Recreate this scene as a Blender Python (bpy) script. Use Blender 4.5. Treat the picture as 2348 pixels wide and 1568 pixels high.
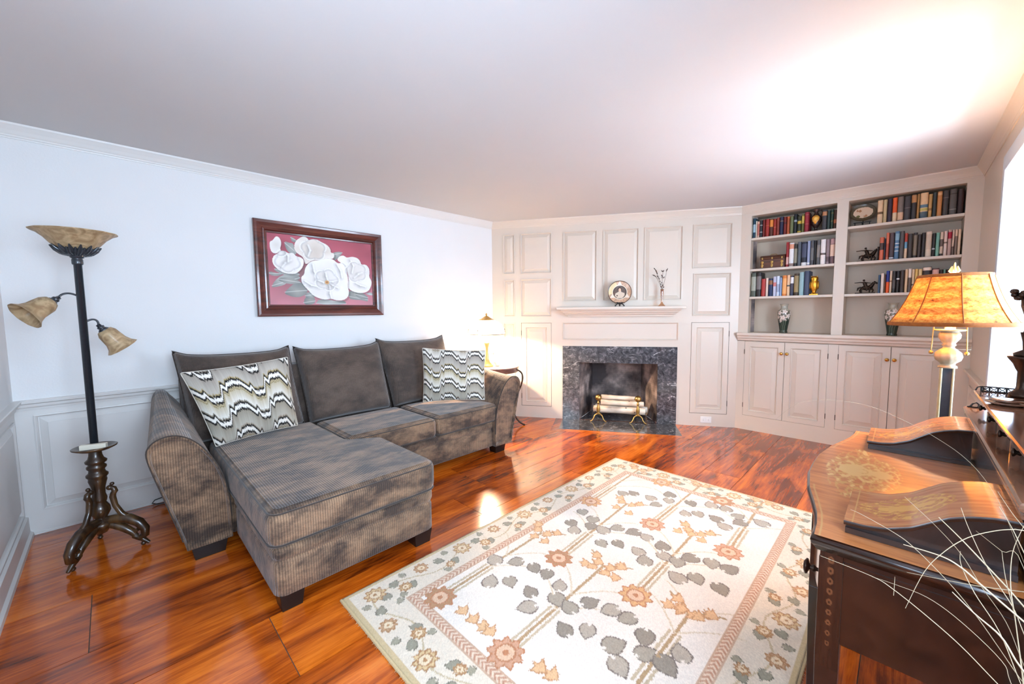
import bpy, bmesh, math, random
import numpy as np
from mathutils import Vector, Matrix
random.seed(7)
rng = np.random.default_rng(7)
SC = bpy.context.scene
COL = SC.collection
for o in list(bpy.data.objects):
    bpy.data.objects.remove(o)

def S(r, g, b, a=1.0):
    f = lambda c: (c/255.0/12.92) if c/255.0 <= 0.04045 else ((c/255.0+0.055)/1.055)**2.4
    return (f(r), f(g), f(b), a)

# ------------------------------------------------------------------ camera
H = 2.36                      # ceiling height
EYE = 1.2928
cam_data = bpy.data.cameras.new('camera')
cam = bpy.data.objects.new('camera', cam_data)
COL.objects.link(cam)
cam_data.sensor_width = 36.0
cam_data.lens = 911.034/2348*36.0
cam_data.clip_start = 0.02
PITCH, ROLL, YAW = 0.077068, -0.0095922, 0.7806607
fw = Vector((math.cos(YAW)*math.cos(PITCH), math.sin(YAW)*math.cos(PITCH), -math.sin(PITCH)))
rt = Vector((math.sin(YAW), -math.cos(YAW), 0))
up = rt.cross(fw)
c_, s_ = math.cos(ROLL), math.sin(ROLL)
rt2 = rt*c_ + up*s_
up2 = up*c_ - rt*s_
m = Matrix.Identity(4)
for i in range(3):
    m[i][0] = rt2[i]; m[i][1] = up2[i]; m[i][2] = -fw[i]
m[2][3] = EYE
cam.matrix_world = m
SC.camera = cam

# ------------------------------------------------------------------ colour management
SC.view_settings.view_transform = 'Standard'
SC.view_settings.look = 'None'
SC.view_settings.gamma = 1.0
SC.view_settings.use_curve_mapping = False
SC.view_settings.exposure = 0.97

# ------------------------------------------------------------------ world
W = bpy.data.worlds.new('world'); SC.world = W
W.use_nodes = True
W.node_tree.nodes['Background'].inputs[0].default_value = (0.74, 0.86, 1.0, 1)
W.node_tree.nodes['Background'].inputs[1].default_value = 1.3

def area_light(name, loc, target, sx, sy, power, color):
    d = bpy.data.lights.new(name, 'AREA'); d.shape = 'RECTANGLE'
    d.size = sx; d.size_y = sy; d.energy = power; d.color = color
    o = bpy.data.objects.new(name, d); COL.objects.link(o)
    o.location = loc
    o.rotation_euler = (Vector(target)-Vector(loc)).to_track_quat('-Z', 'Y').to_euler()
    return o
def point_light(name, loc, power, color, r=0.03):
    d = bpy.data.lights.new(name, 'POINT'); d.energy = power; d.color = color; d.shadow_soft_size = r
    o = bpy.data.objects.new(name, d); COL.objects.link(o); o.location = loc
    return o
# daylight through the two windows of the right wall
area_light('daylight_1', (3.0, -0.95, 1.45), (3.0, 3.0, 1.15), 1.25, 1.25, 84, (0.78, 0.89, 1.0))
area_light('daylight_2', (0.25, -0.80, 1.45), (0.3, 3.6, 1.35), 1.05, 1.15, 66, (0.80, 0.90, 1.0))
# daylight through the window of the left wall, out of the frame
area_light('daylight_3', (-0.86, 0.9, 1.45), (3.0, 1.3, 1.1), 1.05, 1.15, 20, (0.74, 0.88, 1.0))

# ------------------------------------------------------------------ room plan (metres)
D1, D3, D4, D0 = 3.606, 4.741, -0.377, -0.419
C2 = (3.31, D1); C3 = (D3, 1.276)
W2LEN = 2.7342
T2 = Vector((0.5234, -0.8521, 0)); N2 = Vector((-0.8521, -0.5234, 0))   # along / into the room
A2 = math.atan2(T2.y, T2.x)

# ------------------------------------------------------------------ materials
def new_mat(name):
    mt = bpy.data.materials.new(name); mt.use_nodes = True
    nt = mt.node_tree
    return mt, nt, nt.nodes, nt.links, nt.nodes['Principled BSDF']
def setp(b, **k):
    names = dict(rough='Roughness', metal='Metallic', spec='Specular IOR Level', sheen='Sheen Weight', coat='Coat Weight',
                 coatr='Coat Roughness', trans='Transmission Weight', ior='IOR', alpha='Alpha', sub='Subsurface Weight')
    for kk, v in k.items():
        b.inputs[names[kk]].default_value = v
def mat(name, col, rough=0.5, var=0.06, scale=30.0, bump=0.0, bscale=60.0, **k):
    """plain paint / metal / cloth with a little procedural variation"""
    mt, nt, N, L, b = new_mat(name)
    setp(b, rough=rough, **k)
    tc = N.new('ShaderNodeTexCoord')
    nz = N.new('ShaderNodeTexNoise'); nz.inputs['Scale'].default_value = scale; nz.inputs['Detail'].default_value = 3
    L.new(tc.outputs['Object'], nz.inputs['Vector'])
    mr = N.new('ShaderNodeMapRange'); mr.inputs['To Min'].default_value = 1-var; mr.inputs['To Max'].default_value = 1+var
    L.new(nz.outputs['Fac'], mr.inputs['Value'])
    mx = N.new('ShaderNodeVectorMath'); mx.operation = 'SCALE'
    mx.inputs[0].default_value = col[:3]
    L.new(mr.outputs[0], mx.inputs['Scale'])
    L.new(mx.outputs[0], b.inputs['Base Color'])
    if bump:
        n2 = N.new('ShaderNodeTexNoise'); n2.inputs['Scale'].default_value = bscale; n2.inputs['Detail'].default_value = 4
        L.new(tc.outputs['Object'], n2.inputs['Vector'])
        bp = N.new('ShaderNodeBump'); bp.inputs['Strength'].default_value = bump; bp.inputs['Distance'].default_value = 0.004
        L.new(n2.outputs['Fac'], bp.inputs['Height']); L.new(bp.outputs[0], b.inputs['Normal'])
    return mt
def attr_mat(name, rough=0.6, bump=0.0, bscale=80, **k):
    k.setdefault('coatr', 0.15)
    mt, nt, N, L, b = new_mat(name)
    setp(b, rough=rough, **k)
    a = N.new('ShaderNodeAttribute'); a.attribute_name = 'Col'
    L.new(a.outputs['Color'], b.inputs['Base Color'])
    if bump:
        tc = N.new('ShaderNodeTexCoord')
        n2 = N.new('ShaderNodeTexNoise'); n2.inputs['Scale'].default_value = bscale; n2.inputs['Detail'].default_value = 3
        L.new(tc.outputs['Object'], n2.inputs['Vector'])
        bp = N.new('ShaderNodeBump'); bp.inputs['Strength'].default_value = bump; bp.inputs['Distance'].default_value = 0.004
        L.new(n2.outputs['Fac'], bp.inputs['Height']); L.new(bp.outputs[0], b.inputs['Normal'])
    return mt
def ramp(N, stops):
    r = N.new('ShaderNodeValToRGB')
    e = r.color_ramp.elements
    e[0].position = stops[0][0]; e[0].color = stops[0][1]
    e[1].position = stops[-1][0]; e[1].color = stops[-1][1]
    for p, c in stops[1:-1]:
        q = e.new(p); q.color = c
    return r

M = {}
M['plaster'] = mat('white_plaster', S(226, 226, 226), 0.75, 0.02, 3, bump=0.12, bscale=90)
M['ceiling'] = mat('ceiling_paint', S(206, 204, 204), 0.85, 0.02, 2, bump=0.08, bscale=70)
M['trim'] = mat('stone_paint', S(218, 216, 213), 0.38, 0.02, 4)
M['panel'] = mat('putty_paint', S(215, 201, 186), 0.35, 0.02, 4)
M['shelf_back'] = mat('putty_paint_inside', S(208, 190, 170), 0.5, 0.03, 4)
M['casing'] = mat('window_white', S(200, 208, 218), 0.35, 0.01, 4)
M['black'] = mat('black_lacquer', S(20, 17, 16), 0.35, 0.1, 20)
M['gap'] = mat('dark_gap', S(96, 82, 70), 0.8, 0.1, 20)
M['brass'] = mat('polished_brass', S(214, 170, 90), 0.22, 0.08, 25, metal=1.0)
M['oldbrass'] = mat('antique_brass', S(196, 158, 92), 0.35, 0.15, 30, metal=1.0, bump=0.2)
M['bronze'] = mat('dark_bronze', S(62, 48, 40), 0.35, 0.25, 30, metal=0.85, bump=0.4, bscale=70)
M['iron'] = mat('black_iron', S(48, 54, 62), 0.3, 0.2, 60, metal=0.35, coat=0.6, bump=0.15, bscale=200)
M['gold'] = mat('gilt', S(226, 168, 62), 0.3, 0.2, 30, metal=1.0, bump=0.4, bscale=60)
M['ivory'] = mat('ivory_white', S(232, 226, 208), 0.45, 0.04, 20)
M['dry'] = mat('dried_stem', S(74, 54, 44), 0.8, 0.3, 60)
M['straw'] = mat('straw_grass', S(168, 150, 122), 0.6, 0.2, 12)
M['outlet'] = mat('outlet_plastic', S(232, 230, 226), 0.35, 0.01, 10)

def wood_mat(name, c0, c1, c2, rough=0.2, axis='X', scale=1.0, coat=0.5):
    mt, nt, N, L, b = new_mat(name)
    setp(b, rough=rough, coat=coat, coatr=0.08)
    tc = N.new('ShaderNodeTexCoord'); mp = N.new('ShaderNodeMapping')
    L.new(tc.outputs['Object'], mp.inputs['Vector'])
    sc = {'X': (1.5, 14, 14), 'Y': (14, 1.5, 14), 'Z': (14, 14, 1.5)}[axis]
    mp.inputs['Scale'].default_value = tuple(v*scale for v in sc)
    n1 = N.new('ShaderNodeTexNoise'); n1.inputs['Scale'].default_value = 1.6; n1.inputs['Detail'].default_value = 8; n1.inputs['Distortion'].default_value = 0.7
    L.new(mp.outputs[0], n1.inputs['Vector'])
    r = ramp(N, [(0.3, c0), (0.5, c1), (0.72, c2)])
    L.new(n1.outputs['Fac'], r.inputs[0]); L.new(r.outputs[0], b.inputs['Base Color'])
    return mt
M['mahogany'] = wood_mat('dark_mahogany', S(28, 13, 8), S(42, 20, 12), S(56, 28, 17), 0.25)
M['satin'] = wood_mat('desk_drawer_wood', S(96, 48, 26), S(140, 78, 42), S(170, 104, 60), 0.15)
M['walnut'] = wood_mat('carved_walnut', S(30, 18, 10), S(58, 38, 20), S(100, 72, 40), 0.35, 'Z')
M['frame'] = wood_mat('cherry_frame', S(50, 18, 14), S(84, 34, 26), S(112, 52, 40), 0.28)
M['leather'] = wood_mat('chest_leather', S(52, 26, 16), S(88, 46, 26), S(112, 62, 34), 0.5)

def floor_mat():
    mt, nt, N, L, b = new_mat('wide_pine_boards')
    setp(b, rough=0.16, coat=0.35, coatr=0.08)
    tc = N.new('ShaderNodeTexCoord')
    at = N.new('ShaderNodeAttribute'); at.attribute_name = 'Col'       # per-board random numbers
    sep = N.new('ShaderNodeVectorMath'); sep.operation = 'SCALE'; sep.inputs['Scale'].default_value = 37.0
    L.new(at.outputs['Vector'], sep.inputs[0])
    ad = N.new('ShaderNodeVectorMath'); ad.operation = 'ADD'
    L.new(tc.outputs['Object'], ad.inputs[0]); L.new(sep.outputs[0], ad.inputs[1])
    def noise(scale3, sc, det, dist=0.0, rough=0.55):
        mp = N.new('ShaderNodeMapping'); mp.inputs['Scale'].default_value = scale3
        L.new(ad.outputs[0], mp.inputs['Vector'])
        n = N.new('ShaderNodeTexNoise'); n.inputs['Scale'].default_value = sc; n.inputs['Detail'].default_value = det
        n.inputs['Distortion'].default_value = dist; n.inputs['Roughness'].default_value = rough
        L.new(mp.outputs[0], n.inputs['Vector']); return n
    big = noise((0.8, 3.2, 1), 2.0, 5, 0.9)
    fine = noise((1.6, 26, 1), 2.2, 6, 0.5, 0.65)
    fib = noise((6, 160, 1), 1.5, 2)
    m1 = N.new('ShaderNodeMath'); m1.operation = 'MULTIPLY'; m1.inputs[1].default_value = 0.58
    L.new(big.outputs['Fac'], m1.inputs[0])
    m2 = N.new('ShaderNodeMath'); m2.operation = 'MULTIPLY_ADD'; m2.inputs[1].default_value = 0.32
    L.new(fine.outputs['Fac'], m2.inputs[0]); L.new(m1.outputs[0], m2.inputs[2])
    m3 = N.new('ShaderNodeMath'); m3.operation = 'MULTIPLY_ADD'; m3.inputs[1].default_value = 0.10
    L.new(fib.outputs['Fac'], m3.inputs[0]); L.new(m2.outputs[0], m3.inputs[2])
    sp = N.new('ShaderNodeSeparateXYZ'); L.new(at.outputs['Vector'], sp.inputs[0])
    m4 = N.new('ShaderNodeMath'); m4.operation = 'MULTIPLY_ADD'; m4.inputs[1].default_value = 0.10
    L.new(sp.outputs[0], m4.inputs[0]); L.new(m3.outputs[0], m4.inputs[2])
    r = ramp(N, [(0.36, S(62, 22, 6)), (0.44, S(116, 46, 10)), (0.54, S(176, 78, 14)), (0.64, S(220, 112, 26)), (0.78, S(230, 134, 46))])
    L.new(m4.outputs[0], r.inputs[0])
    # knots
    mp = N.new('ShaderNodeMapping'); mp.inputs['Scale'].default_value = (1.5, 3.4, 1); L.new(ad.outputs[0], mp.inputs['Vector'])
    vo = N.new('ShaderNodeTexVoronoi'); vo.inputs['Scale'].default_value = 1.1; L.new(mp.outputs[0], vo.inputs['Vector'])
    kr = N.new('ShaderNodeMapRange'); kr.inputs['From Min'].default_value = 0.03; kr.inputs['From Max'].default_value = 0.13
    kr.inputs['To Min'].default_value = 0.25; kr.inputs['To Max'].default_value = 1.0
    L.new(vo.outputs['Distance'], kr.inputs['Value'])
    mx = N.new('ShaderNodeVectorMath'); mx.operation = 'SCALE'
    L.new(r.outputs[0], mx.inputs[0]); L.new(kr.outputs[0], mx.inputs['Scale'])
    L.new(mx.outputs[0], b.inputs['Base Color'])
    bp = N.new('ShaderNodeBump'); bp.inputs['Strength'].default_value = 0.05; bp.inputs['Distance'].default_value = 0.003
    L.new(fine.outputs['Fac'], bp.inputs['Height']); L.new(bp.outputs[0], b.inputs['Normal'])
    L.new(bp.outputs[0], b.inputs['Coat Normal'])
    return mt
M['floor'] = floor_mat()

def chenille(name, dark, light, rib=0.0105, ribc=1.0, mott=1.0):
    """ribbed velvety upholstery: ribs run up fronts and from front to back over the tops"""
    mt, nt, N, L, b = new_mat(name)
    setp(b, rough=0.85, sheen=0.35)
    b.inputs['Sheen Roughness'].default_value = 0.4
    tc = N.new('ShaderNodeTexCoord'); ge = N.new('ShaderNodeNewGeometry')
    sx = N.new('ShaderNodeSeparateXYZ'); L.new(tc.outputs['Object'], sx.inputs[0])
    sn = N.new('ShaderNodeSeparateXYZ'); L.new(tc.outputs['Normal'], sn.inputs[0])
    def M_(op, a=None, b2=None, v1=None, v2=None):
        q = N.new('ShaderNodeMath'); q.operation = op
        if a is not None: L.new(a, q.inputs[0])
        if b2 is not None: L.new(b2, q.inputs[1])
        if v1 is not None: q.inputs[0].default_value = v1
        if v2 is not None: q.inputs[1].default_value = v2
        return q.outputs[0]
    ax = M_('ABSOLUTE', sn.outputs[0])
    side = M_('GREATER_THAN', ax, None, None, 0.72)
    wx = M_('SINE', M_('MULTIPLY', sx.outputs[0], None, None, 2*math.pi/rib))
    wy = M_('SINE', M_('MULTIPLY', sx.outputs[1], None, None, 2*math.pi/rib))
    mixw = N.new('ShaderNodeMix'); mixw.data_type = 'FLOAT'
    L.new(side, mixw.inputs[0]); L.new(wx, mixw.inputs[2]); L.new(wy, mixw.inputs[3])
    wave = mixw.outputs[0]
    n1 = N.new('ShaderNodeTexNoise'); n1.inputs['Scale'].default_value = 5.0*mott; n1.inputs['Detail'].default_value = 7
    n1.inputs['Roughness'].default_value = 0.66; n1.inputs['Distortion'].default_value = 0.15
    mpn = N.new('ShaderNodeMapping'); mpn.inputs['Scale'].default_value = (0.7, 1.5, 1.2); L.new(tc.outputs['Object'], mpn.inputs['Vector']); L.new(mpn.outputs[0], n1.inputs['Vector'])
    n2 = N.new('ShaderNodeTexNoise'); n2.inputs['Scale'].default_value = 220; n2.inputs['Detail'].default_value = 2
    L.new(tc.outputs['Object'], n2.inputs['Vector'])
    rr = ramp(N, [(0.40, (0, 0, 0, 1)), (0.62, (1, 1, 1, 1))]); L.new(n1.outputs['Fac'], rr.inputs[0])
    mid = tuple((dark[i]+light[i])/2 for i in range(3))+(1,)
    mc = N.new('ShaderNodeMix'); mc.data_type = 'RGBA'; mc.inputs[6].default_value = dark; mc.inputs[7].default_value = light
    L.new(rr.outputs[0], mc.inputs[0])
    # threads: lighter on the ridges, darker in the grooves
    k = N.new('ShaderNodeMapRange'); k.inputs['From Min'].default_value = -1; k.inputs['From Max'].default_value = 1
    k.inputs['To Min'].default_value = 1-0.36*ribc; k.inputs['To Max'].default_value = 1+0.22*ribc; L.new(wave, k.inputs['Value'])
    k2 = N.new('ShaderNodeMapRange'); k2.inputs['To Min'].default_value = 0.6; k2.inputs['To Max'].default_value = 1.4; L.new(n2.outputs['Fac'], k2.inputs['Value'])
    kk = M_('MULTIPLY', k.outputs[0], k2.outputs[0])
    sc = N.new('ShaderNodeVectorMath'); sc.operation = 'SCALE'; L.new(mc.outputs[2], sc.inputs[0]); L.new(kk, sc.inputs['Scale'])
    L.new(sc.outputs[0], b.inputs['Base Color'])
    h = N.new('ShaderNodeMath'); h.operation = 'MULTIPLY_ADD'; h.inputs[1].default_value = 0.6
    L.new(n2.outputs['Fac'], h.inputs[0]); L.new(wave, h.inputs[2])
    bp = N.new('ShaderNodeBump'); bp.inputs['Strength'].default_value = 0.45; bp.inputs['Distance'].default_value = 0.0022
    L.new(h.outputs[0], bp.inputs['Height']); L.new(bp.outputs[0], b.inputs['Normal'])
    return mt
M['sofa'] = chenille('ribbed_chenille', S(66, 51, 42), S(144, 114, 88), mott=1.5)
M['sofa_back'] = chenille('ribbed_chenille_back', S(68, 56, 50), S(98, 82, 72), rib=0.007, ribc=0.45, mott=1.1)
M['piping'] = mat('sofa_piping', S(54, 43, 36), 0.85, 0.2, 80, sheen=0.3)

def marble_mat():
    mt, nt, N, L, b = new_mat('charcoal_veined_marble')
    setp(b, rough=0.12, coat=0.4, coatr=0.03)
    tc = N.new('ShaderNodeTexCoord')
    n1 = N.new('ShaderNodeTexNoise'); n1.inputs['Scale'].default_value = 20; n1.inputs['Detail'].default_value = 10; n1.inputs['Roughness'].default_value = 0.75; n1.inputs['Distortion'].default_value = 0.8
    L.new(tc.outputs['Object'], n1.inputs['Vector'])
    r1 = ramp(N, [(0.36, S(38, 39, 42)), (0.52, S(80, 80, 84)), (0.7, S(146, 142, 146))]); L.new(n1.outputs['Fac'], r1.inputs[0])
    mp = N.new('ShaderNodeMapping'); mp.inputs['Rotation'].default_value = (0.2, 0.35, 0.1); mp.inputs['Scale'].default_value = (1.0, 1.0, 3.2)
    L.new(tc.outputs['Object'], mp.inputs['Vector'])
    n2 = N.new('ShaderNodeTexNoise'); n2.inputs['Scale'].default_value = 2.4; n2.inputs['Detail'].default_value = 5; n2.inputs['Distortion'].default_value = 1.0
    L.new(mp.outputs[0], n2.inputs['Vector'])
    r2 = ramp(N, [(0.490, (0, 0, 0, 1)), (0.50, (1, 1, 1, 1)), (0.510, (0, 0, 0, 1))]); L.new(n2.outputs['Fac'], r2.inputs[0])
    n3 = N.new('ShaderNodeTexNoise'); n3.inputs['Scale'].default_value = 4; L.new(tc.outputs['Object'], n3.inputs['Vector'])
    r3 = ramp(N, [(0.5, (0, 0, 0, 1)), (0.62, (1, 1, 1, 1))]); L.new(n3.outputs['Fac'], r3.inputs[0])
    mm = N.new('ShaderNodeMath'); mm.operation = 'MULTIPLY'; L.new(r2.outputs[0], mm.inputs[0]); L.new(r3.outputs[0], mm.inputs[1])
    mx = N.new('ShaderNodeMix'); mx.data_type = 'RGBA'; mx.inputs[7].default_value = S(206, 204, 204)
    L.new(mm.outputs[0], mx.inputs[0]); L.new(r1.outputs[0], mx.inputs[6]); L.new(mx.outputs[2], b.inputs['Base Color'])
    return mt
M['marble'] = marble_mat()

def soot_mat():
    mt, nt, N, L, b = new_mat('sooty_firebrick')
    setp(b, rough=0.7)
    tc = N.new('ShaderNodeTexCoord')
    n1 = N.new('ShaderNodeTexNoise'); n1.inputs['Scale'].default_value = 3.5; n1.inputs['Detail'].default_value = 5
    L.new(tc.outputs['Object'], n1.inputs['Vector'])
    r1 = ramp(N, [(0.38, S(62, 52, 52)), (0.5, S(128, 112, 106)), (0.66, S(216, 192, 180))]); L.new(n1.outputs['Fac'], r1.inputs[0])
    br = N.new('ShaderNodeTexBrick'); br.inputs['Scale'].default_value = 5; br.inputs['Mortar Size'].default_value = 0.012
    br.inputs['Color1'].default_value = (1, 1, 1, 1); br.inputs['Color2'].default_value = (0.82, 0.82, 0.82, 1); br.inputs['Mortar'].default_value = (0.72, 0.7, 0.68, 1)
    sx = N.new('ShaderNodeSeparateXYZ'); L.new(tc.outputs['Object'], sx.inputs[0])
    ad = N.new('ShaderNodeMath'); ad.operation = 'ADD'; L.new(sx.outputs[0], ad.inputs[0]); L.new(sx.outputs[1], ad.inputs[1])
    cb = N.new('ShaderNodeCombineXYZ'); L.new(ad.outputs[0], cb.inputs[0]); L.new(sx.outputs[2], cb.inputs[1])
    L.new(cb.outputs[0], br.inputs['Vector'])
    mx = N.new('ShaderNodeMix'); mx.data_type = 'RGBA'; mx.blend_type = 'MULTIPLY'; mx.inputs[0].default_value = 1
    L.new(r1.outputs[0], mx.inputs[6]); L.new(br.outputs[0], mx.inputs[7]); L.new(mx.outputs[2], b.inputs['Base Color'])
    return mt
M['soot'] = soot_mat()

def birch_mat():
    mt, nt, N, L, b = new_mat('birch_bark'); setp(b, rough=0.7)
    tc = N.new('ShaderNodeTexCoord'); mp = N.new('ShaderNodeMapping'); mp.inputs['Scale'].default_value = (9, 40, 40)
    L.new(tc.outputs['Object'], mp.inputs['Vector'])
    n1 = N.new('ShaderNodeTexNoise'); n1.inputs['Scale'].default_value = 0.5; n1.inputs['Detail'].default_value = 4; L.new(mp.outputs[0], n1.inputs['Vector'])
    r = ramp(N, [(0.3, S(176, 146, 120)), (0.5, S(222, 202, 180)), (0.7, S(238, 228, 214))]); L.new(n1.outputs['Fac'], r.inputs[0])
    vo = N.new('ShaderNodeTexVoronoi'); vo.inputs['Scale'].default_value = 13; L.new(tc.outputs['Object'], vo.inputs['Vector'])
    kr = N.new('ShaderNodeMapRange'); kr.inputs['From Min'].default_value = 0.10; kr.inputs['From Max'].default_value = 0.18; kr.inputs['To Min'].default_value = 0.12
    L.new(vo.outputs['Distance'], kr.inputs['Value'])
    mx = N.new('ShaderNodeVectorMath'); mx.operation = 'SCALE'; L.new(r.outputs[0], mx.inputs[0]); L.new(kr.outputs[0], mx.inputs['Scale'])
    L.new(mx.outputs[0], b.inputs['Base Color']); return mt
M['birch'] = birch_mat()
M['logend'] = mat('log_end_grain', S(196, 158, 116), 0.8, 0.2, 60)

def amber_mat(name, c0, c1):
    """swirled alabaster glass"""
    mt, nt, N, L, b = new_mat(name)
    setp(b, rough=0.35, sub=0.0)
    tc = N.new('ShaderNodeTexCoord')
    n1 = N.new('ShaderNodeTexNoise'); n1.inputs['Scale'].default_value = 14; n1.inputs['Detail'].default_value = 4; n1.inputs['Distortion'].default_value = 2.5
    L.new(tc.outputs['Object'], n1.inputs['Vector'])
    r = ramp(N, [(0.35, c0), (0.65, c1)]); L.new(n1.outputs['Fac'], r.inputs[0]); L.new(r.outputs[0], b.inputs['Base Color'])
    tr = N.new('ShaderNodeBsdfTranslucent'); L.new(r.outputs[0], tr.inputs[0])
    mx = N.new('ShaderNodeMixShader'); mx.inputs[0].default_value = 0.3
    L.new(b.outputs[0], mx.inputs[1]); L.new(tr.outputs[0], mx.inputs[2])
    L.new(mx.outputs[0], N['Material Output'].inputs[0]); return mt
M['amber'] = amber_mat('amber_alabaster_glass', S(172, 142, 106), S(216, 190, 150))

def glass_mat(name, tint=(0.9, 0.95, 1.0, 1), fac=0.08):
    mt = bpy.data.materials.new(name); mt.use_nodes = True; N = mt.node_tree.nodes; L = mt.node_tree.links
    N.remove(N['Principled BSDF'])
    t = N.new('ShaderNodeBsdfTransparent'); t.inputs[0].default_value = tint
    g = N.new('ShaderNodeBsdfGlossy'); g.inputs['Roughness'].default_value = 0.03
    x = N.new('ShaderNodeMixShader'); x.inputs[0].default_value = fac
    L.new(t.outputs[0], x.inputs[1]); L.new(g.outputs[0], x.inputs[2]); L.new(x.outputs[0], N['Material Output'].inputs[0]); return mt
M['pane'] = glass_mat('window_glass')
M['vaseglass'] = glass_mat('amber_clear_glass', S(240, 205, 170), 0.2)

def shade_mat():
    """printed amber fabric shade, light comes from the bulbs inside it"""
    mt, nt, N, L, b = new_mat('amber_fabric_shade')
    setp(b, rough=0.8)
    tc = N.new('ShaderNodeTexCoord'); mp = N.new('ShaderNodeMapping'); mp.inputs['Scale'].default_value = (30, 30, 64)
    L.new(tc.outputs['Object'], mp.inputs['Vector'])
    n1 = N.new('ShaderNodeTexNoise'); n1.inputs['Scale'].default_value = 1.6; n1.inputs['Detail'].default_value = 6; n1.inputs['Roughness'].default_value = 0.75
    L.new(mp.outputs[0], n1.inputs['Vector'])
    r = ramp(N, [(0.33, S(120, 62, 16)), (0.40, S(226, 140, 46)), (0.60, S(252, 204, 104))]); L.new(n1.outputs['Fac'], r.inputs[0])
    sx = N.new('ShaderNodeSeparateXYZ'); L.new(tc.outputs['Object'], sx.inputs[0])
    ml = N.new('ShaderNodeMath'); ml.operation = 'MULTIPLY'; ml.inputs[1].default_value = 2*math.pi/0.046; L.new(sx.outputs[2], ml.inputs[0])
    si = N.new('ShaderNodeMath'); si.operation = 'SINE'; L.new(ml.outputs[0], si.inputs[0])
    mr = N.new('ShaderNodeMapRange'); mr.inputs['From Min'].default_value = -1; mr.inputs['To Min'].default_value = 0.58; mr.inputs['To Max'].default_value = 1.05; L.new(si.outputs[0], mr.inputs['Value'])
    mx = N.new('ShaderNodeVectorMath'); mx.operation = 'SCALE'; L.new(r.outputs[0], mx.inputs[0]); L.new(mr.outputs[0], mx.inputs['Scale'])
    L.new(mx.outputs[0], b.inputs['Base Color'])
    tr = N.new('ShaderNodeBsdfTranslucent'); L.new(mx.outputs[0], tr.inputs[0])
    ms = N.new('ShaderNodeMixShader'); ms.inputs[0].default_value = 0.2
    L.new(b.outputs[0], ms.inputs[1]); L.new(tr.outputs[0], ms.inputs[2]); L.new(ms.outputs[0], N['Material Output'].inputs[0])
    return mt
M['shade'] = shade_mat()
M['shade_trim'] = mat('shade_braid', S(150, 84, 26), 0.8, 0.4, 90)

def lit_glass():
    mt, nt, N, L, b = new_mat('milk_glass'); setp(b, rough=0.3)
    b.inputs['Base Color'].default_value = S(246, 240, 226)
    tr = N.new('ShaderNodeBsdfTranslucent'); tr.inputs[0].default_value = S(250, 244, 230)
    ms = N.new('ShaderNodeMixShader'); ms.inputs[0].default_value = 0.42
    L.new(b.outputs[0], ms.inputs[1]); L.new(tr.outputs[0], ms.inputs[2]); L.new(ms.outputs[0], N['Material Output'].inputs[0]); return mt
M['milkglass'] = lit_glass()
def bulb_mat(col, st):
    mt, nt, N, L, b = new_mat('bulb'); b.inputs['Emission Color'].default_value = col; b.inputs['Emission Strength'].default_value = st; return mt
M['bulb'] = bulb_mat((1, 0.72, 0.4, 1), 12.0)

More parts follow.
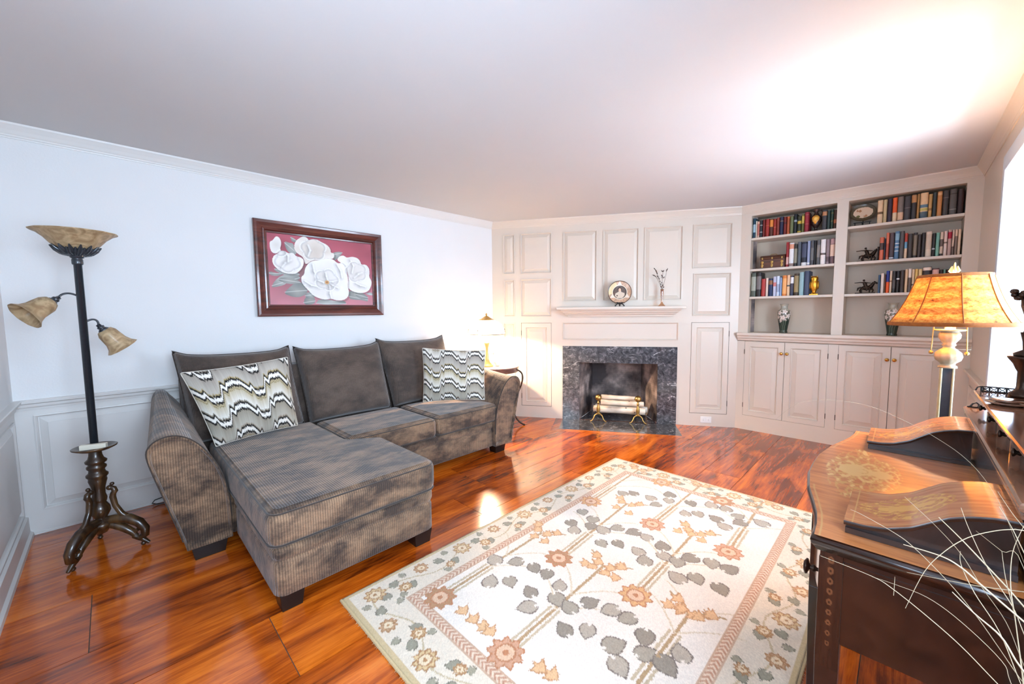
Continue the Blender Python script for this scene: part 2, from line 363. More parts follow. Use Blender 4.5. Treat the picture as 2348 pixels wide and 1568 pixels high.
# ------------------------------------------------------------------ mesh building
class MB:
    def __init__(s): s.v = []; s.f = []; s.mi = []; s.sm = []
    def add(s, vs, fs, mi=0, smooth=False):
        k = len(s.v); s.v += [tuple(v) for v in vs]
        for f in fs: s.f.append(tuple(i+k for i in f)); s.mi.append(mi); s.sm.append(smooth)
        return s
    def box(s, a, b, mi=0):
        (x0, y0, z0), (x1, y1, z1) = a, b
        v = [(x0, y0, z0), (x1, y0, z0), (x1, y1, z0), (x0, y1, z0), (x0, y0, z1), (x1, y0, z1), (x1, y1, z1), (x0, y1, z1)]
        return s.add(v, [(0, 3, 2, 1), (4, 5, 6, 7), (0, 1, 5, 4), (1, 2, 6, 5), (2, 3, 7, 6), (3, 0, 4, 7)], mi)
    def taper(s, c, wa, wb, z0, z1, mi=0, shift=(0, 0)):
        x, y = c; X, Y = c[0]+shift[0], c[1]+shift[1]
        v = [(x-wa[0], y-wa[1], z0), (x+wa[0], y-wa[1], z0), (x+wa[0], y+wa[1], z0), (x-wa[0], y+wa[1], z0),
             (X-wb[0], Y-wb[1], z1), (X+wb[0], Y-wb[1], z1), (X+wb[0], Y+wb[1], z1), (X-wb[0], Y+wb[1], z1)]
        return s.add(v, [(0, 3, 2, 1), (4, 5, 6, 7), (0, 1, 5, 4), (1, 2, 6, 5), (2, 3, 7, 6), (3, 0, 4, 7)], mi)
    def grid(s, P, mi=0, smooth=True, closeu=False, closev=False):
        n, m2 = len(P), len(P[0]); k = len(s.v)
        for r in P: s.v += [tuple(q) for q in r]
        for i in range(n if closeu else n-1):
            for j in range(m2 if closev else m2-1):
                i2, j2 = (i+1) % n, (j+1) % m2
                s.f.append((k+i*m2+j, k+i*m2+j2, k+i2*m2+j2, k+i2*m2+j)); s.mi.append(mi); s.sm.append(smooth)
        return s
    def lathe(s, prof, c=(0, 0, 0), n=32, mi=0, axis=(0, 0, 1), smooth=True, flute=None, cap=False):
        ax = Vector(axis).normalized(); q = Vector((0, 0, 1)).rotation_difference(ax)
        P = []
        for r, z in prof:
            row = []
            for j in range(n):
                a = 2*math.pi*j/n; rr = r*(1+(flute(a, z) if flute else 0))
                row.append(q @ Vector((rr*math.cos(a), rr*math.sin(a), z)) + Vector(c))
            P.append(row)
        s.grid(P, mi, smooth, closev=True)
        if cap:
            for row, flip in ((P[0], True), (P[-1], False)):
                idx = list(range(n)); s.add(row, [tuple(reversed(idx)) if flip else tuple(idx)], mi)
        return s
    def tube(s, pts, r, n=10, mi=0, cap=True, smooth=True):
        pts = [Vector(p) for p in pts]; N_ = len(pts)
        rs = r if isinstance(r, (list, tuple)) else [r]*N_
        P = []; prev = None
        for i, p in enumerate(pts):
            t = (pts[min(i+1, N_-1)]-pts[max(i-1, 0)])
            if t.length < 1e-9: t = Vector((0, 0, 1))
            t.normalize()
            if prev is None:
                a = Vector((0, 0, 1)) if abs(t.z) < 0.9 else Vector((1, 0, 0))
                nrm = t.cross(a).normalized()
            else:
                nrm = (prev - t*prev.dot(t)).normalized()
            prev = nrm; bi = t.cross(nrm)
            P.append([p + (nrm*math.cos(2*math.pi*j/n)+bi*math.sin(2*math.pi*j/n))*rs[i] for j in range(n)])
        s.grid(P, mi, smooth, closev=True)
        if cap:
            idx = list(range(n)); s.add(P[0], [tuple(reversed(idx))], mi, smooth); s.add(P[-1], [tuple(idx)], mi, smooth)
        return s
    def ball(s, c, r, mi=0, n=16, sz=(1, 1, 1)):
        P = [[Vector(c)+Vector((r*sz[0]*math.sin(math.pi*i/(n//2))*math.cos(2*math.pi*j/n), r*sz[1]*math.sin(math.pi*i/(n//2))*math.sin(2*math.pi*j/n), r*sz[2]*math.cos(math.pi*i/(n//2)))) for j in range(n)] for i in range(n//2+1)]
        return s.grid(P, mi, True, closev=True)
    def prism(s, poly, z0, z1, mi=0):
        n = len(poly)
        v = [(x, y, z0) for x, y in poly]+[(x, y, z1) for x, y in poly]
        f = [tuple(reversed(range(n))), tuple(range(n, 2*n))]+[(i, (i+1) % n, n+(i+1) % n, n+i) for i in range(n)]
        return s.add(v, f, mi)
    def xform(s, mtx):
        s.v = [tuple(mtx @ Vector(v)) for v in s.v]; return s
    def build(s, name, mats, parent=None, bevel=0.0, seg=2, merge=False):
        me = bpy.data.meshes.new(name)
        me.from_pydata(s.v, [], s.f)
        if not isinstance(mats, (list, tuple)): mats = [mats]
        for q in mats: me.materials.append(q)
        me.polygons.foreach_set('material_index', s.mi); me.polygons.foreach_set('use_smooth', s.sm)
        bm = bmesh.new(); bm.from_mesh(me)
        if merge: bmesh.ops.remove_doubles(bm, verts=bm.verts, dist=1e-5)
        bmesh.ops.recalc_face_normals(bm, faces=bm.faces)
        bm.to_mesh(me); bm.free()
        me.update()
        o = bpy.data.objects.new(name, me); COL.objects.link(o)
        if parent is not None: o.parent = parent
        if bevel:
            bv = o.modifiers.new('bevel', 'BEVEL'); bv.width = bevel; bv.segments = seg; bv.limit_method = 'ANGLE'; bv.angle_limit = 0.6
        return o

def tag(o, label, cat, group=None):
    o['label'] = label; o['category'] = cat
    if group: o['group'] = group
    return o
def thing(name, label, cat, loc=(0, 0, 0), rz=0.0, group=None):
    o = bpy.data.objects.new(name, None); COL.objects.link(o); o.empty_display_size = 0.1
    o.location = loc; o.rotation_euler = (0, 0, rz)
    return tag(o, label, cat, group)
def struct(o): o['kind'] = 'structure'; return o
def place(o, loc, rz=0.0): o.location = loc; o.rotation_euler = (0, 0, rz); return o

def rings(mb, u0, u1, z0, z1, prof, mi=0, cap=True, y0=0.0):
    """concentric rectangular rings: prof = [(inset, y)], y>0 goes into the wall (local frame)"""
    rows = []
    for ins, y in prof:
        rows.append([(u0+ins, y0+y, z0+ins), (u1-ins, y0+y, z0+ins), (u1-ins, y0+y, z1-ins), (u0+ins, y0+y, z1-ins)])
    mb.grid(rows, mi, False, closev=True)
    if cap: mb.add(rows[-1], [(0, 1, 2, 3)], mi)
RAISED = [(0, 0), (0, -0.008), (0.006, -0.009), (0.012, -0.002), (0.015, 0.009), (0.019, 0.009), (0.024, 0.006), (0.05, -0.004), (0.052, -0.006)]
FLATP = [(0, 0), (0, -0.006), (0.006, -0.008), (0.014, 0.0), (0.018, 0.008), (0.022, 0.008)]

def panel_wall(mb, u0, u1, z0, z1, panels, holes=(), mi=0):
    """flat wall at y=0 facing -y with raised panels and openings"""
    rects = [p[:4] for p in panels]+[h[:4] for h in holes]
    us = sorted(set([u0, u1]+[r[0] for r in rects]+[r[1] for r in rects]))
    zs = sorted(set([z0, z1]+[r[2] for r in rects]+[r[3] for r in rects]))
    for i in range(len(us)-1):
        for j in range(len(zs)-1):
            cu, cz = (us[i]+us[i+1])/2, (zs[j]+zs[j+1])/2
            if any(r[0] < cu < r[1] and r[2] < cz < r[3] for r in rects): continue
            mb.add([(us[i], 0, zs[j]), (us[i+1], 0, zs[j]), (us[i+1], 0, zs[j+1]), (us[i], 0, zs[j+1])], [(0, 1, 2, 3)], mi)
    for p in panels:
        rings(mb, *p[:4], p[4] if len(p) > 4 else RAISED, mi)

def mitre_sweep(path, prof, closed=False):
    """path: list of (x,y) walls corners going clockwise seen from above with the room on the right;
       prof: (offset into the room, z)"""
    n = len(path); P = []
    def nrm(a, b):
        d = (Vector(b)-Vector(a)).normalized(); return Vector((d.y, -d.x))
    for i in range(n):
        if closed or 0 < i < n-1:
            n1 = nrm(path[i-1], path[i]); n2 = nrm(path[i], path[(i+1) % n])
        elif i == 0: n1 = n2 = nrm(path[0], path[1])
        else: n1 = n2 = nrm(path[-2], path[-1])
        mm = (n1+n2); mm = mm/(mm.dot(n1))
        P.append([(path[i][0]+mm.x*o, path[i][1]+mm.y*o, z) for o, z in prof])
    return P

# ---- painting helpers for colour attributes -------------------------------------------------
def inpoly(px, py, poly):
    r = np.zeros(px.shape, bool); n = len(poly)
    j = n-1
    for i in range(n):
        xi, yi = poly[i]; xj, yj = poly[j]
        c = ((yi > py) != (yj > py)) & (px < (xj-xi)*(py-yi)/(yj-yi+1e-12)+xi)
        r ^= c; j = i
    return r
def segd(px, py, a, b):
    ax, ay = a; bx, by = b; dx, dy = bx-ax, by-ay
    t = np.clip(((px-ax)*dx+(py-ay)*dy)/(dx*dx+dy*dy+1e-12), 0, 1)
    return np.hypot(px-(ax+t*dx), py-(ay+t*dy)), t
def vnoise(px, py, sc, seed=0):
    """smooth value noise 0..1"""
    r = np.random.default_rng(seed); G = r.random((64, 64))
    x = px*sc; y = py*sc; xi = np.floor(x).astype(int); yi = np.floor(y).astype(int); fx = x-xi; fy = y-yi
    fx = fx*fx*(3-2*fx); fy = fy*fy*(3-2*fy)
    g = lambda a, b: G[a % 64, b % 64]
    return (g(xi, yi)*(1-fx)+g(xi+1, yi)*fx)*(1-fy)+(g(xi, yi+1)*(1-fx)+g(xi+1, yi+1)*fx)*fy
def put_colors(o, cols):
    me = o.data; a = me.color_attributes.new('Col', 'FLOAT_COLOR', 'POINT')
    c = np.ones((len(me.vertices), 4), np.float32); c[:, :3] = cols
    a.data.foreach_set('color', c.ravel())
def lin(r, g, b): return np.array(S(r, g, b)[:3])
BOOKS={'A1': [(1.1914, 1.1581, 2.2297, 2.0264), (1.1533, 1.14, 2.2002, 2.026), (1.14, 1.1205, 2.1926, 2.0258), (1.1181, 1.0944, 2.1985, 2.0254), (1.092, 1.0685, 2.2041, 2.0251), (1.0678, 1.0316, 2.2039, 2.0246), (1.0317, 0.9977, 2.1981, 2.0241), (0.9978, 0.9709, 2.1931, 2.0237), (0.9711, 0.9453, 2.2012, 2.0234), (0.9438, 0.9108, 2.2027, 2.0229), (0.9109, 0.884, 2.1976, 2.0225), (0.8841, 0.8582, 2.195, 2.0221), (0.8583, 0.8287, 2.1932, 2.0218), (0.8275, 0.799, 2.2086, 2.0213), (0.7987, 0.7658, 2.1827, 2.0209), (0.7647, 0.7422, 2.1963, 2.0205), (0.7411, 0.705, 2.2095, 2.0201), (0.6063, 0.5698, 2.2035, 2.0182), (0.5676, 0.5446, 2.1933, 2.0178), (0.5434, 0.5219, 2.1979, 2.0174), (0.5198, 0.4964, 2.1891, 2.0171)], 'A2': [(0.8803, 0.8584, 1.9497, 1.7069), (0.8558, 0.8157, 1.9379, 1.7067), (0.8132, 0.7878, 1.9221, 1.7065), (0.7866, 0.7568, 1.9392, 1.7063), (0.7553, 0.7119, 1.9344, 1.706), (0.7091, 0.6862, 1.9391, 1.7058), (0.684, 0.6546, 1.94, 1.7056), (0.6538, 0.6381, 1.937, 1.7054), (0.6367, 0.6107, 1.9387, 1.7053), (0.6071, 0.5675, 1.9384, 1.705), (0.5654, 0.5379, 1.9338, 1.7048), (0.5367, 0.4938, 1.9379, 1.7045)], 'A3': [(1.186, 1.1345, 1.6666, 1.4212), (1.1319, 1.0876, 1.6679, 1.4211), (1.0847, 1.0471, 1.6018, 1.4209), (1.0447, 1.0222, 1.6077, 1.4208), (1.0204, 0.9827, 1.6007, 1.4207), (0.9814, 0.9543, 1.6182, 1.4206), (0.9519, 0.9243, 1.6211, 1.4206), (0.9223, 0.9041, 1.6048, 1.4205), (0.902, 0.8634, 1.6241, 1.4204), (0.8627, 0.8367, 1.6247, 1.4203), (0.8349, 0.81, 1.6151, 1.4202), (0.8048, 0.7676, 1.6345, 1.4201), (0.7631, 0.7264, 1.6456, 1.42), (0.7227, 0.6789, 1.6535, 1.4199)], 'B1': [(0.2208, 0.184, 2.2285, 2.03), (0.1835, 0.1599, 2.2269, 2.0301), (0.1576, 0.127, 2.2299, 2.0303), (0.126, 0.0964, 2.2325, 2.0304), (0.0954, 0.0559, 2.234, 2.0306), (0.0555, 0.0129, 2.2298, 2.0308), (0.0121, -0.0217, 2.2347, 2.031), (-0.0215, -0.0376, 2.2338, 2.0312), (-0.0385, -0.0862, 2.2372, 2.0313), (-0.0875, -0.1103, 2.2193, 2.0315), (-0.1111, -0.135, 2.2268, 2.0316), (-0.1358, -0.1641, 2.2295, 2.0318), (-0.1661, -0.2015, 2.2305, 2.0319), (-0.2027, -0.2438, 2.2343, 2.0321), (-0.2464, -0.2828, 2.2252, 2.0323)], 'B2': [(0.2066, 0.1949, 1.8297, 1.7135), (0.1948, 0.1662, 1.911, 1.7134), (0.164, 0.1532, 1.8972, 1.7133), (0.153, 0.1329, 1.9447, 1.7133), (0.1316, 0.1031, 1.941, 1.7132), (0.0989, 0.0707, 1.9479, 1.713), (0.0682, 0.0404, 1.9452, 1.7129), (0.0388, 0.0196, 1.9239, 1.7128), (0.0182, -0.0121, 1.9157, 1.7127), (-0.0137, -0.0375, 1.9204, 1.7126), (-0.0403, -0.0619, 1.9037, 1.7125), (-0.0634, -0.0849, 1.9134, 1.7124), (-0.0858, -0.1227, 1.9176, 1.7123), (-0.1241, -0.1433, 1.9005, 1.7122), (-0.1443, -0.1656, 1.9017, 1.7121), (-0.1672, -0.1872, 1.9027, 1.712), (-0.1881, -0.2078, 1.9081, 1.7119), (-0.2099, -0.2317, 1.9131, 1.7118), (-0.2334, -0.2459, 1.9119, 1.7118), (-0.2475, -0.2628, 1.9121, 1.7117), (-0.2644, -0.2824, 1.911, 1.7116)], 'B3': [(0.1891, 0.174, 1.5852, 1.4258), (0.173, 0.1519, 1.5976, 1.4264), (0.1497, 0.1396, 1.5871, 1.427), (0.139, 0.1175, 1.6178, 1.4276), (0.1162, 0.1009, 1.6163, 1.4282), (0.0996, 0.0765, 1.6147, 1.4289), (0.0753, 0.0531, 1.6155, 1.4297), (0.052, 0.0235, 1.6196, 1.4306), (0.0225, 0.0039, 1.6265, 1.4315), (0.0028, -0.0168, 1.6311, 1.4321), (-0.0195, -0.0358, 1.6232, 1.4328), (-0.0369, -0.0557, 1.626, 1.4335), (-0.0569, -0.0791, 1.6242, 1.4342), (-0.0811, -0.1322, 1.64, 1.4355), (-0.1348, -0.1753, 1.6255, 1.4371), (-0.1778, -0.196, 1.6143, 1.4382), (-0.1983, -0.2117, 1.6145, 1.4388), (-0.2139, -0.252, 1.6147, 1.4397)]}
RUG={'leaf': [[2.445, 1.345], [2.497, 1.29], [2.512, 1.172], [2.455, 1.109], [2.647, 1.101], [2.565, 1.073], [2.042, 1.405], [1.884, 1.378], [1.828, 1.315], [2.009, 1.306], [1.936, 1.273], [1.945, 1.193], [2.027, 1.145], [2.051, 1.056], [2.049, 0.976], [1.828, 1.134], [1.886, 1.065], [1.894, 0.947], [1.843, 0.887], [2.027, 0.876], [1.951, 0.837], [1.953, 0.767], [2.03, 0.729], [2.464, 0.924], [2.518, 0.868], [2.63, 0.954], [2.688, 0.844], [2.7, 0.76], [2.529, 0.762], [2.471, 0.698], [2.651, 0.68], [2.584, 0.645], [2.66, 0.549], [2.062, 0.639], [2.067, 0.559], [1.83, 0.713], [1.891, 0.653], [1.894, 0.548], [1.319, 1.444], [1.388, 1.355], [1.413, 1.262], [1.189, 1.34], [1.259, 1.278], [1.423, 1.184], [1.395, 1.085], [1.322, 1.046], [1.271, 1.155], [1.198, 1.102], [1.318, 0.969], [1.4, 0.928], [1.432, 0.834], [1.439, 0.76], [1.206, 0.912], [1.27, 0.847], [1.275, 0.737], [1.402, 0.669], [1.213, 0.679], [1.323, 0.634], [1.334, 0.56], [1.415, 0.533]], 'bleaf': [[0.801, 1.269], [0.837, 1.203], [0.845, 1.122], [2.04, 1.493], [1.881, 1.488], [1.566, 1.611], [1.129, 1.605], [1.204, 1.564], [1.214, 1.493], [1.056, 1.599], [0.978, 1.581], [0.899, 1.58], [0.845, 1.569], [0.834, 1.488], [0.837, 1.417], [0.803, 1.34], [2.155, 0.445], [2.107, 0.409], [1.973, 0.466], [1.777, 0.451], [1.734, 0.455], [1.67, 0.421], [1.604, 0.425], [1.53, 0.454], [1.479, 0.474], [2.848, 0.474], [2.771, 0.46], [2.687, 0.439], [2.619, 0.422], [2.526, 0.469], [1.596, 0.359], [1.503, 0.355], [1.65, 1.607], [1.702, 1.586], [1.838, 1.587], [1.946, 1.591], [2.073, 1.603], [2.321, 1.571], [2.455, 1.553], [2.604, 1.556], [2.753, 1.571], [2.793, 1.65], [2.915, 1.459], [2.944, 1.368], [2.934, 1.263], [2.924, 1.163], [2.969, 1.089], [2.982, 0.947], [2.972, 0.86], [2.962, 0.778], [2.97, 0.703], [2.912, 0.617], [2.936, 0.552]], 'ros': [[2.205, 1.019], [1.583, 0.803], [1.559, 1.219], [2.22, 0.608], [2.195, 1.444], [0.965, 1.425], [0.967, 1.008], [2.809, 1.232], [2.802, 0.815]], 'bros': [[0.757, 1.632], [0.75, 1.532], [0.741, 1.435], [0.734, 1.366], [0.866, 1.645], [0.96, 1.654], [1.033, 1.657], [0.743, 1.195], [0.751, 1.108], [0.797, 1.037], [1.163, 1.67], [1.258, 1.65], [1.365, 1.638], [1.472, 1.662], [1.548, 1.663], [1.662, 1.663], [1.738, 1.656], [1.851, 1.651], [2.341, 1.648], [2.215, 1.648], [2.351, 1.539], [2.938, 1.638], [2.974, 1.554], [2.374, 0.383], [2.667, 0.381], [1.88, 0.387], [1.78, 0.36], [2.071, 0.364], [1.687, 0.346], [3.017, 0.389], [2.886, 0.417], [2.802, 0.368], [2.482, 0.374], [2.262, 0.38], [2.998, 0.588], [2.975, 1.031], [2.178, 0.356]], 'tul': [[2.244, 1.278], [2.227, 1.18], [1.623, 1.441], [1.625, 1.366], [2.237, 0.877], [2.258, 0.809], [2.234, 0.744], [1.62, 1.094], [1.624, 1.054], [1.626, 0.984], [1.627, 0.928], [1.63, 0.672], [1.634, 0.624], [1.638, 0.57], [0.986, 1.288], [0.987, 1.22], [0.992, 1.16], [0.992, 1.122], [1.007, 0.873], [1.016, 0.823]], 'stem': [[2.789, 1.007, 2.205, 1.019], [2.802, 0.615, 2.22, 0.608], [2.164, 1.246, 1.559, 1.219], [2.123, 0.803, 1.583, 0.803], [1.503, 1.015, 0.967, 1.008], [1.519, 1.433, 0.965, 1.425], [1.478, 0.59, 1.196, 0.594], [2.747, 1.46, 2.195, 1.444]], 'band': [[0.887, 1.534], [0.893, 0.906], [2.858, 1.519], [2.815, 0.527], [1.36, 0.504]]}
PNT={'F1': [[0.024, 0.881], [0.051, 0.896], [0.07, 0.952], [0.094, 0.961], [0.116, 0.917], [0.119, 0.85], [0.105, 0.789], [0.116, 0.762], [0.073, 0.717], [0.038, 0.722], [0.021, 0.795]], 'F2': [[0.035, 0.635], [0.055, 0.695], [0.085, 0.719], [0.11, 0.766], [0.146, 0.766], [0.175, 0.731], [0.213, 0.756], [0.242, 0.701], [0.28, 0.696], [0.311, 0.659], [0.301, 0.567], [0.267, 0.493], [0.227, 0.449], [0.165, 0.444], [0.105, 0.468], [0.06, 0.522], [0.039, 0.578]], 'F3': [[0.229, 0.858], [0.244, 0.92], [0.284, 0.976], [0.316, 1.003], [0.348, 0.988], [0.36, 0.95], [0.393, 0.976], [0.447, 0.975], [0.486, 0.941], [0.534, 0.918], [0.567, 0.86], [0.568, 0.797], [0.6, 0.801], [0.602, 0.738], [0.576, 0.702], [0.484, 0.681], [0.39, 0.669], [0.335, 0.601], [0.316, 0.609], [0.306, 0.699], [0.256, 0.743], [0.227, 0.798]], 'F5': [[0.626, 0.698], [0.649, 0.755], [0.694, 0.782], [0.73, 0.743], [0.784, 0.772], [0.845, 0.758], [0.875, 0.706], [0.881, 0.651], [0.93, 0.667], [0.968, 0.615], [0.974, 0.535], [0.964, 0.466], [0.995, 0.399], [0.984, 0.307], [0.949, 0.225], [0.876, 0.193], [0.797, 0.208], [0.745, 0.25], [0.727, 0.283], [0.744, 0.449], [0.71, 0.588], [0.668, 0.66]], 'F4': [[0.277, 0.413], [0.307, 0.446], [0.313, 0.528], [0.341, 0.602], [0.389, 0.659], [0.471, 0.679], [0.527, 0.712], [0.59, 0.704], [0.631, 0.645], [0.676, 0.661], [0.711, 0.599], [0.723, 0.513], [0.735, 0.415], [0.727, 0.283], [0.74, 0.217], [0.726, 0.128], [0.68, 0.077], [0.606, 0.071], [0.549, 0.102], [0.506, 0.08], [0.431, 0.1], [0.372, 0.151], [0.335, 0.222], [0.298, 0.282], [0.277, 0.342]], 'L': [[[0.015, 0.243], [0.047, 0.337], [0.104, 0.419], [0.184, 0.445], [0.252, 0.441], [0.269, 0.382], [0.224, 0.348], [0.161, 0.324], [0.11, 0.272], [0.056, 0.25]], [[0.119, 0.164], [0.158, 0.235], [0.21, 0.307], [0.274, 0.342], [0.31, 0.262], [0.334, 0.202], [0.299, 0.139], [0.234, 0.107], [0.172, 0.125]], [[0.145, 0.903], [0.181, 0.889], [0.224, 0.887], [0.227, 0.808], [0.25, 0.742], [0.224, 0.718], [0.176, 0.751], [0.151, 0.816]], [[0.2, 0.981], [0.233, 0.957], [0.256, 0.922], [0.231, 0.898], [0.206, 0.913]], [[0.579, 0.798], [0.637, 0.828], [0.688, 0.83], [0.672, 0.779], [0.626, 0.709], [0.597, 0.684]], [[0.737, 0.239], [0.805, 0.208], [0.899, 0.189], [0.96, 0.052], [0.864, 0.085], [0.786, 0.084], [0.733, 0.106]], [[0.916, 0.2], [0.998, 0.215], [1.0, 0.157], [0.947, 0.167]], [[0.305, 0.118], [0.372, 0.141], [0.403, 0.079], [0.38, 0.005], [0.282, 0.005]], [[0.431, 0.09], [0.534, 0.081], [0.605, 0.06], [0.694, 0.072], [0.707, 0.006], [0.394, 0.005]], [[0.006, 0.469], [0.063, 0.445], [0.129, 0.451], [0.091, 0.408], [0.032, 0.403], [0.002, 0.43]]], 'S': [[[0.518, 0.347], [0.534, 0.273], [0.534, 0.166], [0.546, 0.097]], [[0.518, 0.347], [0.473, 0.333], [0.406, 0.371]], [[0.518, 0.347], [0.563, 0.296], [0.619, 0.256]], [[0.518, 0.347], [0.564, 0.35], [0.616, 0.374]], [[0.518, 0.347], [0.504, 0.43], [0.499, 0.483]], [[0.789, 0.43], [0.837, 0.49], [0.877, 0.516]], [[0.809, 0.342], [0.855, 0.311], [0.91, 0.291]], [[0.344, 0.871], [0.361, 0.798], [0.339, 0.713]], [[0.3, 0.343], [0.357, 0.285], [0.436, 0.258]], [[0.102, 0.526], [0.134, 0.588], [0.184, 0.634]], [[0.616, 0.622], [0.65, 0.528], [0.661, 0.421]], [[0.38, 0.596], [0.39, 0.494], [0.42, 0.393]], [[0.14, 0.765], [0.162, 0.69], [0.159, 0.611]], [[0.759, 0.703], [0.787, 0.618], [0.768, 0.506]], [[0.039, 0.268], [0.125, 0.352], [0.226, 0.409]], [[0.142, 0.155], [0.219, 0.227], [0.298, 0.282]]]}
STEMS=[(1.7, [[0.9, -0.0149, 0.9023], [0.9, -0.057, 0.9011], [0.9, -0.0789, 0.8922], [0.9, -0.1002, 0.8743], [0.9, -0.1207, 0.8571], [0.9, -0.142, 0.8396]]), (1.5, [[0.95, -0.0547, 0.9443], [0.95, -0.0808, 0.9174], [0.95, -0.1111, 0.8829], [0.95, -0.1327, 0.8579], [0.95, -0.1486, 0.8377]]), (1.6, [[0.85, -0.0679, 0.8736], [0.85, -0.0907, 0.8523], [0.85, -0.1154, 0.8328], [0.85, -0.1299, 0.8067], [0.85, -0.138, 0.7941]]), (0.7, [[0.97, 0.0576, 0.9103], [0.97, 0.0406, 0.9062], [0.97, -0.0022, 0.8892], [0.97, -0.0288, 0.8724], [0.97, -0.0713, 0.8305], [0.97, -0.1035, 0.7901], [0.97, -0.1268, 0.7545], [0.97, -0.1493, 0.7182]]), (0.8, [[0.88, 0.0897, 0.8455], [0.88, 0.0201, 0.8402], [0.88, -0.0064, 0.8305], [0.88, -0.0464, 0.8057], [0.88, -0.0835, 0.7784], [0.88, -0.1209, 0.743]]), (0.6, [[1.0, -0.0141, 0.9484], [1.0, -0.0525, 0.9116], [1.0, -0.0864, 0.8715], [1.0, -0.1115, 0.8254], [1.0, -0.1399, 0.779], [1.0, -0.1595, 0.723]]), (0.7, [[0.93, -0.0765, 0.9758], [0.93, -0.0867, 0.944], [0.93, -0.1088, 0.8894], [0.93, -0.1351, 0.8417], [0.93, -0.1477, 0.8057]]), (0.7, [[0.9, -0.0769, 0.9176], [0.9, -0.0787, 0.8965], [0.9, -0.0944, 0.8583], [0.9, -0.1205, 0.8123], [0.9, -0.1443, 0.7449]]), (0.9, [[1.02, -0.0239, 0.7988], [1.02, -0.0749, 0.8079], [1.02, -0.1137, 0.8161], [1.02, -0.1581, 0.8292]]), (1.6, [[0.8, -0.0199, 0.8502], [0.8, -0.0363, 0.9148], [0.8, -0.0542, 0.9531], [0.8, -0.074, 0.981], [0.8, -0.0965, 0.9995], [0.8, -0.1128, 1.0078], [0.8, -0.1213, 1.0093]]), (0.9, [[0.98, -0.1202, 0.9749], [0.98, -0.134, 0.9464], [0.98, -0.1484, 0.9102]]), (0.7, [[0.94, -0.1216, 0.9189], [0.94, -0.1279, 0.8761], [0.94, -0.1384, 0.8269], [0.94, -0.1505, 0.7465]]), (0.8, [[0.91, -0.1356, 0.9776], [0.91, -0.1277, 0.9331], [0.91, -0.1287, 0.8812], [0.91, -0.1358, 0.8322], [0.91, -0.1463, 0.7537]]), (0.5, [[0.89, 0.0203, 0.8342], [0.89, -0.0061, 0.8346], [0.89, -0.0454, 0.8314], [0.89, -0.0824, 0.8113], [0.89, -0.1241, 0.774], [0.89, -0.1344, 0.7452]]), (0.5, [[1.0, -0.1007, 0.9183], [1.0, -0.1294, 0.8951], [1.0, -0.1529, 0.8759]]), (0.5, [[0.96, -0.078, 1.0133], [0.96, -0.0866, 0.9887], [0.96, -0.1066, 0.9574]]), (0.6, [[0.99, -0.1187, 0.9957], [0.99, -0.134, 0.9671], [0.99, -0.1478, 0.9455]]), (0.35, [[1.1, 0.2075, 1.0321], [1.1, 0.1665, 1.0754], [1.1, 0.1119, 1.0919], [1.1, 0.0474, 1.0897], [1.1, -0.0086, 1.0679], [1.1, -0.0467, 1.0469], [1.1, -0.085, 1.0187], [1.1, -0.1143, 0.983], [1.1, -0.1397, 0.9304], [1.1, -0.1676, 0.8452]]), (0.5, [[0.92, -0.0078, 0.8328], [0.92, -0.0078, 0.7988]])]
# ================================================================== ROOM
# floor: wide boards laid parallel to the sofa wall, one mesh
seams = [-0.39, 0.06, 0.45, 0.84, 1.10, 1.48, 1.87, 2.17, 2.63, 3.03, 3.38, 3.62]
mb = MB(); fcols = []
mb.box((-0.55, -0.5, -0.05), (5.0, 3.75, -0.004), 1); fcols += [(0, 0, 0)]*8
butts = {1: [1.9, 3.9], 2: [0.6, 2.9], 3: [1.3, 3.32], 4: [2.2], 5: [0.4, 2.55, 4.3], 6: [1.6, 3.52], 7: [-0.136+0.0, 2.0, 3.75], 8: [1.3, 2.95], 9: [0.5, 2.3], 10: [1.1, 3.1], 0: [1.0, 3.0]}
butts[7] = [1.1, 3.43]; butts[7+0] = [1.1, 3.43]
for i in range(len(seams)-1):
    bl = [-0.5]+sorted(butts.get(i, []))+[4.95]
    if i == 7: bl = [-0.5, -0.136, 1.9, 3.5, 4.95]
    for j in range(len(bl)-1):
        g = 0.0016
        x0, x1, y0, y1 = bl[j]+g, bl[j+1]-g, seams[i]+g, seams[i+1]-g
        mb.add([(x0, y0, 0), (x1, y0, 0), (x1, y1, 0), (x0, y1, 0), (x0+0, y0, -0.004), (x1, y0, -0.004), (x1, y1, -0.004), (x0, y1, -0.004)],
               [(0, 1, 2, 3), (0, 4, 5, 1), (1, 5, 6, 2), (2, 6, 7, 3), (3, 7, 4, 0)], 0)
        r = (rng.random(), rng.random(), rng.random()*0.3); fcols += [r]*8
fl = struct(mb.build('floor', [M['floor'], M['gap']])); put_colors(fl, np.array(fcols))

mb = MB(); mb.box((-0.75, -0.9, H), (5.3, 4.2, H+0.08)); struct(mb.build('ceiling', M['ceiling']))

RAILZ = 0.806
# left long wall (sofa wall): plaster above, raised wainscot below
mb = MB()
L1 = C2[0]-D0
panel_wall(mb, 0, L1, 0, RAILZ-0.05, [(0.07, 1.02, 0.14, 0.713), (1.12, 2.07, 0.14, 0.713), (2.17, 3.12, 0.14, 0.713), (3.22, 3.68, 0.14, 0.713)], mi=1)
mb.add([(0, 0, RAILZ-0.05), (L1, 0, RAILZ-0.05), (L1, 0, H), (0, 0, H)], [(0, 1, 2, 3)], 0)
mb.box((-0.1, 0.03, -0.05), (L1+0.1, 0.13, H+0.05), 0)
struct(place(mb.build('wall_left', [M['plaster'], M['trim']]), (D0, D1, 0)))
